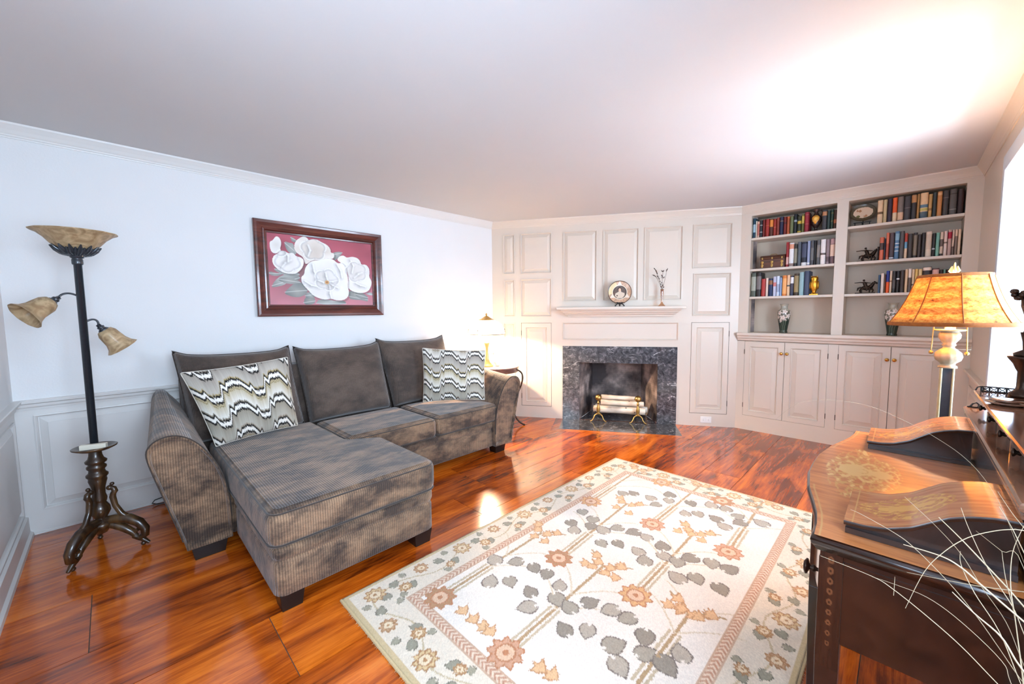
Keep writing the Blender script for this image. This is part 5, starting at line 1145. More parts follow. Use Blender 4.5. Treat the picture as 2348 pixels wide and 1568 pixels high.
# back cushions
def back(c, T):
    F, B, UV, nrm = pillow(c, T, 0.022, 36, 32, 7.0)
    # sag of the top edge and soft belly
    for G in (F, B):
        for i, row in enumerate(G):
            v = i/32
            for j, p in enumerate(row):
                u = -1+2*j/36
                p.z -= 0.022*(1-u**4)*v**3
                p.z += 0.012*max(0, abs(u)-0.8)*5*v**6
    for i, row in enumerate(F):
        v = i/32
        for j, p in enumerate(row):
            u = -1+2*j/36
            row[j] = p+nrm*(0.03*(1-u*u)*math.sin(math.pi*min(1, v*1.02))*(1.2-0.6*v))
    for j in range(37):
        for i in (0, 32): F[i][j] = B[i][j] = (F[i][j]+B[i][j])/2
    for i in range(33):
        for j in (0, 36): F[i][j] = B[i][j] = (F[i][j]+B[i][j])/2
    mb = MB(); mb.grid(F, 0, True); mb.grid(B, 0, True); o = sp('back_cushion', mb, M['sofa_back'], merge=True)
    loop = F[0][:-1]+[r[-1] for r in F[:-1]]+list(reversed(F[-1][1:]))+[r[0] for r in reversed(F[1:])]
    mb = MB(); loop_tube(mb, loop, 0.0045); sp('piping', mb, M['piping'], o)
back([(0.33, 3.235, 0.455), (1.00, 3.235, 0.455), (0.955, 3.375, 1.035), (0.27, 3.375, 1.045)], 0.17)
back([(1.04, 3.23, 0.45), (1.715, 3.23, 0.45), (1.69, 3.375, 1.03), (0.985, 3.375, 1.025)], 0.17)
back([(1.755, 3.24, 0.45), (2.43, 3.24, 0.45), (2.385, 3.375, 1.045), (1.665, 3.375, 1.05)], 0.17)
# legs
def leg(x0, x1, y0, y1, dz=0.078):
    mb = MB(); cx, cy = (x0+x1)/2, (y0+y1)/2; hx, hy = (x1-x0)/2, (y1-y0)/2
    mb.taper((cx, cy), (hx*0.82, hy*0.82), (hx, hy), 0, dz); sp('leg', mb, M['black'], bevel=0.002)
leg(0.44, 0.54, 1.85, 1.95); leg(1.10, 1.21, 1.85, 1.95); leg(0.225, 0.385, 2.59, 2.68); leg(2.40, 2.53, 2.60, 2.70)
leg(0.23, 0.35, 3.36, 3.45); leg(2.42, 2.52, 3.36, 3.45); leg(1.30, 1.40, 2.64, 2.74)

# ---- patterned throw pillows (flame-stitch weave)
H0 = [(0, 1), (0.18, 0.98), (0.37, 0.30), (0.41, 0.54), (0.47, 0.10), (0.52, 0.0), (0.70, 0.03), (0.785, 0.93), (0.86, 0.60), (0.905, 0.96), (1, 1)]
def hz(u):
    f = u-np.floor(u); return np.interp(f, [a for a, b in H0], [b for a, b in H0])
def weave(u, v, per, rep, seed=0, ph=0.0, tint=1.0):
    """u,v arrays 0..1"""
    r = np.random.default_rng(seed); cols = 260
    jag = r.random(cols)*1.0; ci = np.clip((u*cols).astype(int), 0, cols-1)
    h = hz(u*rep+ph); flat = (np.abs(hz(u*rep+ph+0.01)-hz(u*rep+ph-0.01)) < 0.03)
    t = v*per - h*0.60 + (jag[ci]-0.5)*0.10*flat
    k = np.floor(t); f = t-k
    C = np.zeros((len(u), 3))
    grounds = [lin(144, 134, 116), lin(166, 148, 104), lin(150, 140, 128), lin(158, 144, 126)]
    nb = 4
    for i in range(nb):
        m_ = (k.astype(int) % nb) == i
        g = grounds[i]; w = lin(220, 216, 206)
        a = np.clip((f-0.02)/0.62, 0, 1)[:, None]
        e = np.clip(np.sin(a*math.pi)**1.0, 0, 1)
        base = g*(1-e*0.0)
        base = g*a + w*(1-a) if i % 2 else g*(0.6+0.4*a)+w*(0.4-0.4*a)
        C[m_] = base[m_]
    blk = lin(26, 22, 20); wh = lin(234, 228, 218)
    C[(f > 0.575) & (f < 0.68)] = blk
    C[(f >= 0.68) & (f < 0.84)] = wh
    C[(f >= 0.84) & (f < 0.94)] = blk
    m_ = (f > 0.46) & (f < 0.50) & ((k.astype(int) % 2) == 1); C[m_] = lin(140, 124, 84)
    C *= (0.93+0.14*r.random(cols)[ci])[:, None]
    return C
def throw_pillow(label, corners, T, per, rep, seed, ph):
    cen = sum((Vector(p) for p in corners), Vector())/4
    F, B, UV, nrm = pillow(corners, T, 0.035, 190, 150, 2.4)
    t = thing('throw_pillow', label, 'pillow', (cen.x, cen.y, min(p[2] for p in corners)), 0, 'flame-stitch throw pillows')
    off = Vector(t.location)
    F = [[p-off for p in r] for r in F]; B = [[p-off for p in r[::1]] for r in B]
    mb = MB(); mb.grid(F, 0, True); nF = len(mb.v)
    mb.grid(B, 0, True)
    o = mb.build('pillow_body', M['weave'], t)
    uv = np.array([q for r in UV for q in r]); uv = np.vstack([uv, uv])
    put_colors(o, weave(uv[:, 0], uv[:, 1], per, rep, seed, ph))
    loop = F[0][:-1]+[r[-1] for r in F[:-1]]+list(reversed(F[-1][1:]))+[r[0] for r in reversed(F[1:])]
    mb = MB(); loop_tube(mb, loop[::3], 0.003); mb.build('piping', M['pillow_edge'], t)
M['weave'] = attr_mat('flame_stitch_weave', 0.85, 0.3, 300)
M['pillow_edge'] = mat('pillow_edge_cord', S(214, 206, 192), 0.8, 0.2, 100)
throw_pillow('large black, white and olive flame-stitch pillow at the chaise end of sofa', [(0.415, 3.005, 0.474), (0.905, 3.075, 0.490), (0.868, 3.10, 0.985), (0.275, 3.06, 0.945)], 0.15, 3.0, 2.3, 1, 0.22)
throw_pillow('black, white and taupe flame-stitch pillow against the right sofa arm', [(1.955, 3.08, 0.478), (2.41, 2.75, 0.474), (2.505, 2.84, 0.925), (2.0, 3.14, 0.965)], 0.13, 3.6, 2.35, 4, 0.1)

# ================================================================== RUG
rx0, rx1, ry0, ry1 = 0.655, 3.02, 0.205, 1.735
rug = thing('area_rug', 'cream hand-tufted rug with tan flowers and grey leaves on the floor', 'rug', ((rx0+rx1)/2, (ry0+ry1)/2, 0))
nx, ny = 620, 400
gx = np.linspace(rx0, rx1, nx); gy = np.linspace(ry0, ry1, ny)
PX, PY = np.meshgrid(gx, gy); px = PX.ravel(); py = PY.ravel()
jx = px+(rng.random(px.shape)-0.5)*0.005; jy = py+(rng.random(px.shape)-0.5)*0.005
C = np.zeros((len(px), 3)); C[:] = lin(226, 216, 204)
C *= (0.95+0.1*vnoise(px, py, 7, 2))[:, None]
edge = np.minimum.reduce([px-rx0, rx1-px, py-ry0, ry1-py])
bord = edge < 0.205
C[bord] = lin(218, 204, 184)
def put(mask, col): C[mask] = col*(0.9+0.2*rng.random(mask.sum()))[:, None]
# stems / vines
def stem(a, b, w, col):
    d, t_ = segd(jx, jy, a, b); put(d < w, col)
tan = lin(172, 142, 104); pale = lin(206, 190, 164)
TIPS = []
for x0, y0, x1, y1 in RUG['stem']:
    a = Vector((x1, y1)); b = Vector((x0, y0)); d = (b-a).normalized(); n_ = Vector((-d.y, d.x))
    b2 = b+d*0.14
    stem(a, b2, 0.0075, tan); stem(a+n_*0.022, a+n_*0.022+d*0.30, 0.006, lin(186, 168, 140)); stem(a-n_*0.022, a-n_*0.022+d*0.30, 0.006, lin(186, 168, 140))
    for sg in (-1, 1):
        for q, l in ((0.30, 0.26), (0.42, 0.2)):
            m_ = a+d*q; prev = m_
            for k in range(1, 7):
                nx_ = m_+d*(0.05*k-0.004*k*k)+n_*sg*(l*k/6)*(1-0.03*k); stem(prev, nx_, 0.0035, pale); prev = nx_
        tip = b2; prev = tip; TIPS.append((tip, d, n_))
        for k in range(1, 5):
            nx_ = tip+d*(0.03*k*(0.8))+n_*sg*(0.012*k*k*0.6); stem(prev, nx_, 0.005, tan); prev = nx_
# main leaves
def leafshape(cx, cy, L_, W_, ang, col, dark):
    ca, sa = math.cos(ang), math.sin(ang)
    u = ((jx-cx)*ca+(jy-cy)*sa)/L_; v = (-(jx-cx)*sa+(jy-cy)*ca)/W_
    w = np.where(u > 0, (1-np.clip(u, 0, 1)**1.6), np.sqrt(np.clip(1-(u/0.72)**2, 0, 1)))
    m_ = (np.abs(v) < w) & (u < 1) & (u > -0.72)
    m_ &= ~((u < -0.45) & (np.abs(v) < 0.16))
    put(m_, col)
    e = m_ & ((np.abs(v) > w-0.16) | (np.abs(u) > 0.9)); put(e, dark)
rl = random.Random(3)
for i, (x, y) in enumerate(RUG['leaf']):
    s = rl.uniform(0.9, 1.12); g = [(160, 150, 134), (142, 132, 118), (172, 160, 144)][i % 3]
    leafshape(x, y, 0.056*s, 0.040*s, rl.choice([2.6, 3.5, -0.5, 0.6, 1.2, -2.4, 4.2]), lin(*g), lin(116, 104, 96))
# border ground motifs: vine, leaves, rosettes along a regular course (same design all round)
per = []
def course(t):      # point along the middle of the border
    w = 0.115; a, b = rx0+w, rx1-w; c2, d = ry0+w, ry1-w; Lx, Ly = b-a, d-c2; T_ = 2*(Lx+Ly); t = t % T_
    if t < Lx: return a+t, d, 0.0
    t -= Lx
    if t < Ly: return b, d-t, -math.pi/2
    t -= Ly
    if t < Lx: return b-t, c2, math.pi
    return a, c2+(t-Lx), math.pi/2
T_ = 2*((rx1-rx0-0.23)+(ry1-ry0-0.23)); prev = None
for k in range(int(T_/0.02)+2):
    x, y, a = course(k*0.02); o_ = 0.035*math.sin(k*0.02*2*math.pi/0.42)
    q = Vector((x-math.sin(a)*o_, y+math.cos(a)*o_))
    if prev is not None and (q-prev).length < 0.08: stem(prev, q, 0.0035, lin(190, 170, 136))
    prev = q
k = 0; t_ = 0.03
while t_ < T_:
    x, y, a = course(t_); sg = 1 if (k // 2) % 2 else -1; nn = Vector((-math.sin(a), math.cos(a)))
    if k % 4 == 1 or k % 4 == 2:
        p_ = Vector((x, y))+nn*0.03*(1 if k % 4 == 1 else -1)
        leafshape(p_.x, p_.y, 0.036, 0.024, a+rl.uniform(-0.9, 0.9), lin(146, 140, 120), lin(112, 104, 88))
        p_ = Vector((x, y))-nn*0.062*(1 if k % 4 == 1 else -1)
        leafshape(p_.x, p_.y, 0.026, 0.018, a+rl.uniform(1, 2.4), lin(156, 148, 126), lin(112, 104, 88))
    t_ += 0.062; k += 1
def rosette(x, y, R, c0, c1, c2_):
    d = np.hypot(jx-x, jy-y); a = np.arctan2(jy-y, jx-x); rr = R*(0.88+0.12*np.cos(9*a))
    put(d < rr, c0); put((d < rr) & (d > rr-0.008), c2_); put((d < R*0.55), c1); put((d < R*0.55) & (d > R*0.45), c2_); put(d < R*0.16, c2_)
k = 0; t_ = 0.0
while t_ < T_-0.06:
    x, y, a = course(t_); nn = Vector((-math.sin(a), math.cos(a))); o_ = [0.03, -0.02, 0.045, -0.035][k % 4]
    R_ = [0.052, 0.034, 0.04, 0.028][k % 4]
    c0 = [lin(206, 176, 130), lin(200, 166, 118), lin(190, 150, 112), lin(208, 184, 146)][k % 4]
    rosette(x+nn.x*o_, y+nn.y*o_, R_, c0, lin(222, 200, 166), lin(166, 122, 80)); k += 1; t_ += 0.124
# herringbone guard stripe
ed = edge; st = (ed > 0.205) & (ed < 0.245)
al = np.where((np.abs(px-rx0-edge) < 1e-6) | (np.abs(rx1-px-edge) < 1e-6), py, px)
z_ = np.floor(al/0.018)+np.where(((ed-0.205)/0.02+al/0.009).astype(int) % 2, 1, 0)
st2 = st & (((al+np.abs(ed-0.225)*1.1)/0.011).astype(int) % 2 == 0)
put(st, lin(214, 190, 166)); put(st2, lin(180, 134, 108))
put((np.abs(ed-0.205) < 0.004) | (np.abs(ed-0.245) < 0.004), lin(190, 158, 132))
# big rosettes and tulip sprays over the field
for i, (x, y) in enumerate(RUG['ros']):
    rosette(x, y, 0.076, [lin(196, 148, 118), lin(206, 160, 110), lin(172, 128, 90)][i % 3], lin(212, 176, 146), lin(176, 118, 80))
for tip, d_, n_ in TIPS:
    for u_, w_ in ((0.03, 0.035), (0.03, -0.035), (0.075, 0.07), (0.075, -0.07)):
        RUG['tul'].append((tip.x+d_.x*u_+n_.x*w_, tip.y+d_.y*u_+n_.y*w_))
for i, (x, y) in enumerate(RUG['tul']):
    a = rl.uniform(0.2, 1.0)
    pts = []
    for q, r_ in ((0.0, 0.046), (0.55, 0.02), (1.0, 0.042), (1.6, 0.022), (2.2, 0.04), (3.0, 0.024), (4.2, 0.03), (5.2, 0.024)):
        pts.append((x+r_*math.cos(a+q), y+r_*math.sin(a+q)))
    m_ = inpoly(jx, jy, pts); put(m_, lin(214, 172, 128))
    cx_, cy_ = x, y; m2_ = m_ & ~inpoly(jx, jy, [((p[0]-cx_)*0.78+cx_, (p[1]-cy_)*0.78+cy_) for p in pts]); put(m2_, lin(180, 132, 90))
C[edge < 0.022] = lin(196, 172, 130)
C *= (0.9+0.2*rng.random(len(px)))[:, None]
zz = 0.016+rng.random(len(px))*0.0022; zz[edge < 0.003] = 0.008
ox, oy = rug.location.x, rug.location.y
me_v = np.stack([px-ox, py-oy, zz], 1)
idx = np.arange(nx*ny).reshape(ny, nx); fa = np.stack([idx[:-1, :-1], idx[:-1, 1:], idx[1:, 1:], idx[1:, :-1]], -1).reshape(-1, 4)
me = bpy.data.meshes.new('pile'); me.from_pydata(me_v.tolist(), [], fa.tolist()); me.materials.append(attr_mat('tufted_wool', 0.95, 0.25, 400, sheen=0.25))
me.polygons.foreach_set('use_smooth', [True]*len(fa))
o = bpy.data.objects.new('pile', me); COL.objects.link(o); o.parent = rug; put_colors(o, C)
# edge: folded binding with short tufts
mb = MB(); loop = []
pr = [(0.0, 0.015), (-0.006, 0.012), (-0.008, 0.006), (-0.006, 0.0015), (0.0, 0.001)]
rows = []
for ins, z in pr: rows.append([(rx0+ins-ox, ry0+ins-oy, z), (rx1-ins-ox, ry0+ins-oy, z), (rx1-ins-ox, ry1-ins-oy, z), (rx0+ins-ox, ry1-ins-oy, z)])
mb.grid(rows, 0, False, closev=True)
for side in range(4):
    n_ = int((rx1-rx0 if side % 2 == 0 else ry1-ry0)/0.004)
    for k in range(n_):
        f = random.random()
        if side == 0: x, y, dx, dy = rx0+(rx1-rx0)*f, ry1, 0, 1
        elif side == 1: x, y, dx, dy = rx0, ry0+(ry1-ry0)*f, -1, 0
        elif side == 2: x, y, dx, dy = rx0+(rx1-rx0)*f, ry0, 0, -1
        else: x, y, dx, dy = rx1, ry0+(ry1-ry0)*f, 1, 0
        z = random.uniform(0.002, 0.014); l = random.uniform(0.006, 0.016); w = 0.0016; j = random.uniform(-0.004, 0.004)
        x -= ox; y -= oy
        mb.add([(x-w*abs(dy)-0.002*dx, y-w*abs(dx)-0.002*dy, z), (x+w*abs(dy)-0.002*dx, y+w*abs(dx)-0.002*dy, z), (x+dx*l+j*abs(dy), y+dy*l+j*abs(dx), max(0.001, z-l*0.35)), (x-0.001*dx, y-0.001*dy, z+0.002)], [(0, 1, 2), (0, 3, 2), (1, 3, 2)])
mb.build('binding', mat('rug_binding_wool', S(200, 176, 134), 0.95, 0.2, 150), rug)
# ================================================================== PICTURE
px0, px1, pz0, pz1 = 0.812, 1.858, 1.270, 2.024
t = thing('framed_painting', 'cherry-framed painting of white magnolias on rose, above the sofa', 'painting', (px0, D1-0.002, pz0))
PWd, PHt = px1-px0, pz1-pz0
mb = MB(); rows = []
for ins, y in [(0, 0), (0, -0.030), (0.006, -0.036), (0.022, -0.034), (0.045, -0.026), (0.058, -0.020), (0.062, -0.024), (0.072, -0.026), (0.078, -0.020), (0.082, -0.012), (0.092, -0.010), (0.095, -0.004)]:
    rows.append([(ins, y, ins), (PWd-ins, y, ins), (PWd-ins, y, PHt-ins), (ins, y, PHt-ins)])
mb.grid(rows, 0, False, closev=True); mb.build('frame', M['frame'], t)
mi_ = 0.093; nx_, nz_ = 420, 280
U, V = np.meshgrid(np.linspace(0, 1, nx_), np.linspace(0, 1, nz_)); U = U.ravel(); V = V.ravel()
C = np.zeros((len(U), 3)); g = vnoise(U*4, V*3, 2.0, 11)[:, None]
C[:] = lin(176, 84, 100)*(0.75+0.35*g)+lin(60, 16, 20)*0
C += (lin(206, 140, 150)-lin(176, 84, 100))*np.clip(1-V*1.6, 0, 1)[:, None]*0.8
dk = np.exp(-(((U-0.36)/0.22)**2+((V-0.42)/0.26)**2))[:, None]; C = C*(1-0.75*dk)+lin(112, 98, 94)*0.75*dk
uj = U+(rng.random(len(U))-0.5)*0.002; vj = V+(rng.random(len(U))-0.5)*0.003
hash_seed = dict(F1=0.2, F2=0.9, F3=0.4, F4=0.0, F5=0.6)
def pfill(poly, c0, c1, key):
    m_ = inpoly(uj, vj, poly); cx_ = sum(p[0] for p in poly)/len(poly); cy_ = sum(p[1] for p in poly)/len(poly)
    R_ = max(math.hypot(p[0]-cx_, (p[1]-cy_)*0.7) for p in poly)
    d = np.hypot(U-cx_, (V-cy_)*0.7)/R_
    n = vnoise(U*5+key, V*5, 2.2, 20+key)
    f = np.clip(0.25+0.7*d+0.5*(n-0.5), 0, 1)[:, None]; col = c0*(1-f)+c1*f; C[m_] = col[m_]; return m_
def pstroke(pts, w, col, amt=0.6):
    for a, b in zip(pts[:-1], pts[1:]):
        d, _ = segd(U, V*0.72, (a[0], a[1]*0.72), (b[0], b[1]*0.72)); k = (np.clip(1-d/w, 0, 1)*amt)[:, None]
        C[:] = C*(1-k)+col*k
def chaik(poly, n=2):
    for _ in range(n):
        out = []
        for a, b in zip(poly, poly[1:]+poly[:1]):
            out += [(a[0]*0.75+b[0]*0.25, a[1]*0.75+b[1]*0.25), (a[0]*0.25+b[0]*0.75, a[1]*0.25+b[1]*0.75)]
        poly = out
    return poly
for k in ('F1', 'F2', 'F3', 'F4', 'F5'): PNT[k] = chaik([tuple(p) for p in PNT[k]], 2)
PNT['L'] = [chaik([tuple(p) for p in q], 1) for q in PNT['L']]
for (a_, b_, w_) in [((0.02, 0.5), (0.30, 0.44), 0.05), ((0.05, 0.36), (0.3, 0.33), 0.045), ((0.30, 0.10), (0.42, 0.2), 0.05), ((0.78, 0.2), (0.97, 0.1), 0.05)]:
    dx_, dy_ = b_[0]-a_[0], b_[1]-a_[1]; L2 = math.hypot(dx_, dy_); nx2, ny2 = -dy_/L2*w_, dx_/L2*w_*1.3
    PNT['L'].append(chaik([a_, (a_[0]+dx_*0.4+nx2, a_[1]+dy_*0.4+ny2), b_, (a_[0]+dx_*0.5-nx2, a_[1]+dy_*0.5-ny2)], 2))
for i, q in enumerate(PNT['L']):
    pfill(q, lin(168, 166, 160) if i % 2 else lin(190, 190, 186), lin(120, 126, 122), i)
    cxs = sorted(q); pstroke([cxs[0], cxs[-1]], 0.006, lin(228, 228, 224), 0.6)
for i, k in enumerate(['F1', 'F3', 'F2', 'F5', 'F4']):
    c0, c1 = (lin(214, 208, 200), lin(240, 238, 236)) if k != 'F3' else (lin(204, 190, 176), lin(236, 230, 222))
    poly = PNT[k]; cx_ = sum(p[0] for p in poly)/len(poly); cy_ = sum(p[1] for p in poly)/len(poly)
    big = [((p[0]-cx_)*1.05+cx_+0.006, (p[1]-cy_)*1.05+cy_-0.012) for p in poly]
    m_ = inpoly(U, V, big); C[m_] *= 0.72
    pfill(poly, c0, c1, 30+i)
# soft folds between petals, lighter turned edges
white_m = np.zeros(len(U), bool)
for k in ('F1', 'F2', 'F3', 'F4', 'F5'): white_m |= inpoly(U, V, PNT[k])
keep = C.copy()
for q in PNT['S']:
    pstroke(q, 0.035, lin(150, 150, 150), 0.42); pstroke(q, 0.007, lin(120, 114, 110), 0.45); pstroke([(p[0]+0.012, p[1]+0.010) for p in q], 0.014, lin(250, 249, 247), 0.7)
for k in ('F1', 'F2', 'F3', 'F4', 'F5'):
    P_ = PNT[k]; cx_ = sum(p[0] for p in P_)/len(P_); cy_ = sum(p[1] for p in P_)/len(P_)
    for q in range(5):      # petal cups
        a_ = q*2*math.pi/5+hash_seed[k]; px_, py_ = cx_+0.055*math.cos(a_), cy_+0.075*math.sin(a_)
        arc = [(px_+0.06*math.cos(a_+t_)*1.0, py_+0.085*math.sin(a_+t_)) for t_ in np.linspace(-1.1, 1.1, 8)]
        pstroke(arc, 0.02, lin(176, 174, 174), 0.35); pstroke([(x_+0.010*math.cos(a_), y_+0.012*math.sin(a_)) for x_, y_ in arc], 0.010, lin(250, 249, 246), 0.6)
C[~white_m] = keep[~white_m]
hx, hy = PNT['S'][0][0]
d = np.hypot(U-hx, (V-hy)*0.72); C[d < 0.022] = lin(206, 164, 110); C[d < 0.011] = lin(168, 112, 66)
mb = MB(); me_v = np.stack([mi_+U*(PWd-2*mi_), -0.005-0*U, mi_+V*(PHt-2*mi_)], 1)
idx = np.arange(nx_*nz_).reshape(nz_, nx_); fa = np.stack([idx[:-1, :-1], idx[:-1, 1:], idx[1:, 1:], idx[1:, :-1]], -1).reshape(-1, 4)
me = bpy.data.meshes.new('canvas'); me.from_pydata(me_v.tolist(), [], fa.tolist()); me.materials.append(attr_mat('painted_canvas', 0.55))
o = bpy.data.objects.new('canvas', me); COL.objects.link(o); o.parent = t; put_colors(o, C)

# ================================================================== TORCHIERE (unlit) at the left
TX, TY = -0.100, 3.08
t = thing('torchiere_lamp', 'tall floor lamp with alabaster uplight bowl, two side bells and carved base', 'floor lamp', (TX, TY, 0))
mb = MB(); mb.lathe([(0, 0.15), (0.03, 0.15), (0.035, 0.165), (0.022, 0.185), (0.030, 0.20), (0.042, 0.225), (0.040, 0.25), (0.026, 0.275), (0.030, 0.285), (0.032, 0.30), (0.026, 0.325), (0.028, 0.36), (0.034, 0.385), (0.038, 0.40), (0.036, 0.415), (0.044, 0.425), (0.044, 0.435), (0.034, 0.445), (0.032, 0.46), (0.040, 0.47), (0.040, 0.48), (0.030, 0.49), (0.042, 0.50), (0.044, 0.51), (0.032, 0.522), (0.027, 0.54), (0.025, 0.565)], n=32)
mb.build('spindle', M['walnut'], t)
MB().lathe([(0, 0.562), (0.03, 0.562), (0.06, 0.568), (0.088, 0.582), (0.090, 0.588), (0.084, 0.590), (0.060, 0.578), (0.0, 0.574)], n=40).build('tray', M['walnut'], t)
for k, a in enumerate((math.radians(-128), math.radians(-28), math.radians(95))):
    dx, dy = math.cos(a), math.sin(a); P3 = lambda r, z: (r*dx, r*dy, z)
    mb = MB()
    # upper C-scroll brace
    mb.tube([P3(0.050, 0.355), P3(0.066, 0.345), P3(0.070, 0.33), P3(0.062, 0.318), P3(0.058, 0.30), P3(0.066, 0.25), P3(0.09, 0.20), P3(0.125, 0.165), P3(0.15, 0.145)], [0.010, 0.013, 0.014, 0.013, 0.014, 0.013, 0.014, 0.016, 0.014], 12)
    mb.ball(P3(0.048, 0.352), 0.014); mb.ball(P3(0.060, 0.372), 0.010)
    # scrolled leg
    mb.tube([P3(0.02, 0.17), P3(0.07, 0.175), P3(0.12, 0.165), P3(0.165, 0.135), P3(0.19, 0.095), P3(0.188, 0.060), P3(0.165, 0.045), P3(0.142, 0.058), P3(0.140, 0.085), P3(0.158, 0.095)], [0.022, 0.026, 0.026, 0.024, 0.021, 0.019, 0.017, 0.015, 0.013, 0.010], 12)
    mb.tube([P3(0.04, 0.145), P3(0.09, 0.12), P3(0.13, 0.085), P3(0.15, 0.055)], [0.02, 0.022, 0.018, 0.012], 10)
    mb.tube([P3(0.165, 0.050), P3(0.182, 0.030), P3(0.205, 0.010)], [0.015, 0.013, 0.008], 10)
    mb.ball(P3(0.178, 0.012), 0.012)
    o = mb.build('leg', M['walnut'], t)
MB().lathe([(0, 0.10), (0.02, 0.105), (0.034, 0.13), (0.05, 0.15), (0.046, 0.165), (0, 0.17)], n=24).build('boss', M['walnut'], t)
MB().lathe([(0, 0.574), (0.0165, 0.574), (0.0165, 1.555), (0.020, 1.556), (0.022, 1.562), (0.022, 1.582), (0.019, 1.586), (0.026, 1.592), (0.030, 1.602), (0.028, 1.612), (0.0, 1.612)], n=28).build('pole', M['iron'], t)
bowl = MB().lathe([(0.022, 1.610), (0.045, 1.618), (0.070, 1.636), (0.092, 1.660), (0.115, 1.690), (0.140, 1.712), (0.158, 1.720), (0.160, 1.724), (0.155, 1.725), (0.138, 1.717), (0.112, 1.696), (0.088, 1.665), (0.066, 1.641), (0.0, 1.622)], n=64, flute=lambda a, z: 0.010*math.sin(12*a+z*40)).build('bowl_shade', M['amber'], t)
mb = MB()
for k in range(14):
    a = 2*math.pi*k/14
    for da, s_ in ((0, 1.0), (math.pi/14, 0.72)):
        aa = a+da; pts = []
        for r, z in [(0.030, 1.607), (0.050, 1.616), (0.070, 1.631), (0.088, 1.650)]:
            rr = 0.030+(r-0.030)*s_; zz = 1.607+(z-1.607)*s_; pts.append(((rr+0.004)*math.cos(aa), (rr+0.004)*math.sin(aa), zz))
        mb.tube(pts, [0.009, 0.012, 0.010, 0.003], 8)
mb.build('leaf_collar', M['iron'], t)
def bell(parent, neck, axis, name='side_shade'):
    mb = MB(); ax = Vector(axis).normalized()
    mb.lathe([(0.020, 0.0), (0.032, 0.006), (0.042, 0.025), (0.045, 0.055), (0.047, 0.080), (0.056, 0.105), (0.070, 0.122), (0.072, 0.124), (0.069, 0.124), (0.053, 0.105), (0.044, 0.080), (0.041, 0.05), (0.036, 0.02), (0.0, 0.008)], neck, 48, axis=ax, flute=lambda a, z: 0.015*math.sin(10*a+z*30))
    o = mb.build(name, M['amber'], parent)
    n = Vector(neck); mb = MB()
    mb.lathe([(0, -0.035), (0.010, -0.034), (0.011, -0.022), (0.016, -0.020), (0.016, -0.012), (0.013, -0.010), (0.020, -0.004), (0.026, 0.004), (0.0, 0.006)], neck, 24, axis=ax)
    mb.build('holder', M['iron'], o)
def arm_(p0, p1, neck, axis):
    ax = Vector(axis).normalized(); e = Vector(neck)-ax*0.03
    a = Vector(p0); mid1 = a+(Vector(p1)-a)*0.5+Vector((0, 0, 0.012)); mid2 = Vector(p1)
    pts = []
    P_ = [a, mid1, mid2, e]
    for i in range(13):
        f = i/12; q = P_[0]*(1-f)**3+P_[1]*3*f*(1-f)**2+P_[2]*3*f*f*(1-f)+P_[3]*f**3; pts.append(q)
    return MB().tube(pts, 0.005, 10)
b1 = MB(); n1 = (-0.098, -0.035, 1.365); ax1 = (-0.72, -0.42, -0.60)
arm_((-0.014, 0, 1.397), (-0.066, -0.018, 1.408), n1, ax1).build('branch_arm', M['iron'], t)
bell(t, n1, ax1)
n2 = (0.072, 0.012, 1.215); ax2 = (0.55, 0.10, -0.80)
arm_((0.014, 0, 1.262), (0.058, 0.006, 1.272), n2, ax2).build('branch_arm', M['iron'], t)
bell(t, n2, ax2)
t = thing('cream_box', 'small flat cream box lying on the tray of the torchiere lamp', 'box', (TX-0.005, TY-0.035, 0.583), -0.35)
MB().box((-0.05, -0.012, 0.0), (0.055, 0.014, 0.026)).build('box_body', M['ivory'], t, 0.002)

# ================================================================== END TABLE + STAINED GLASS LAMP
EX, EY, EZ = 3.04, 3.27, 0.68
t = thing('end_table', 'round end table with bowed iron legs between the sofa and the corner', 'table', (EX, EY, 0))
MB().lathe([(0, EZ-0.004), (0.245, EZ-0.004), (0.252, EZ-0.006), (0.256, EZ-0.010), (0.256, EZ-0.018), (0.250, EZ-0.024), (0.235, EZ-0.026), (0, EZ-0.026)], n=72).build('table_top', mat('pale_stone_top', S(206, 190, 178), 0.15, 0.08, 12), t)
MB().lathe([(0.258, EZ-0.001), (0.264, EZ-0.004), (0.264, EZ-0.012), (0.258, EZ-0.016), (0.255, EZ-0.05), (0.250, EZ-0.062), (0.245, EZ-0.05), (0.246, EZ-0.002), (0.258, EZ-0.001)], n=72).build('rim', wood_mat('table_rim', S(84, 56, 48), S(122, 90, 80), S(150, 118, 106), 0.25), t)
for k in range(3):
    a = math.radians(-52+120*k); dx, dy = math.cos(a), math.sin(a)
    pts = [(r*dx, r*dy, z) for r, z in [(0.225, EZ-0.045), (0.262, EZ-0.05), (0.298, EZ-0.085), (0.305, EZ-0.14), (0.285, EZ-0.22), (0.245, EZ-0.31), (0.205, EZ-0.40), (0.190, EZ-0.48), (0.205, EZ-0.56), (0.245, EZ-0.625), (0.285, 0.022), (0.315, 0.010)]]
    out = []
    for i in range(len(pts)-1):
        for j in range(4): out.append(Vector(pts[i]).lerp(Vector(pts[i+1]), j/4))
    out.append(Vector(pts[-1]))
    for _ in range(4): out = [out[0]]+[(out[i-1]+out[i]*2+out[i+1])/4 for i in range(1, len(out)-1)]+[out[-1]]
    MB().tube(out, 0.009, 10).ball(pts[-1], 0.013).build('leg', M['bronze'], t)
MB().box((-0.02, -0.02, EZ-0.11), (0.02, 0.02, EZ-0.03)).box((-0.22, -0.012, EZ-0.045), (0.22, 0.012, EZ-0.03)).build('under_bracket', M['bronze'], t)
t = thing('table_lamp', 'lit small lamp with milk-glass panelled shade on the round end table', 'lamp', (2.955, 3.325, EZ), 0.35)
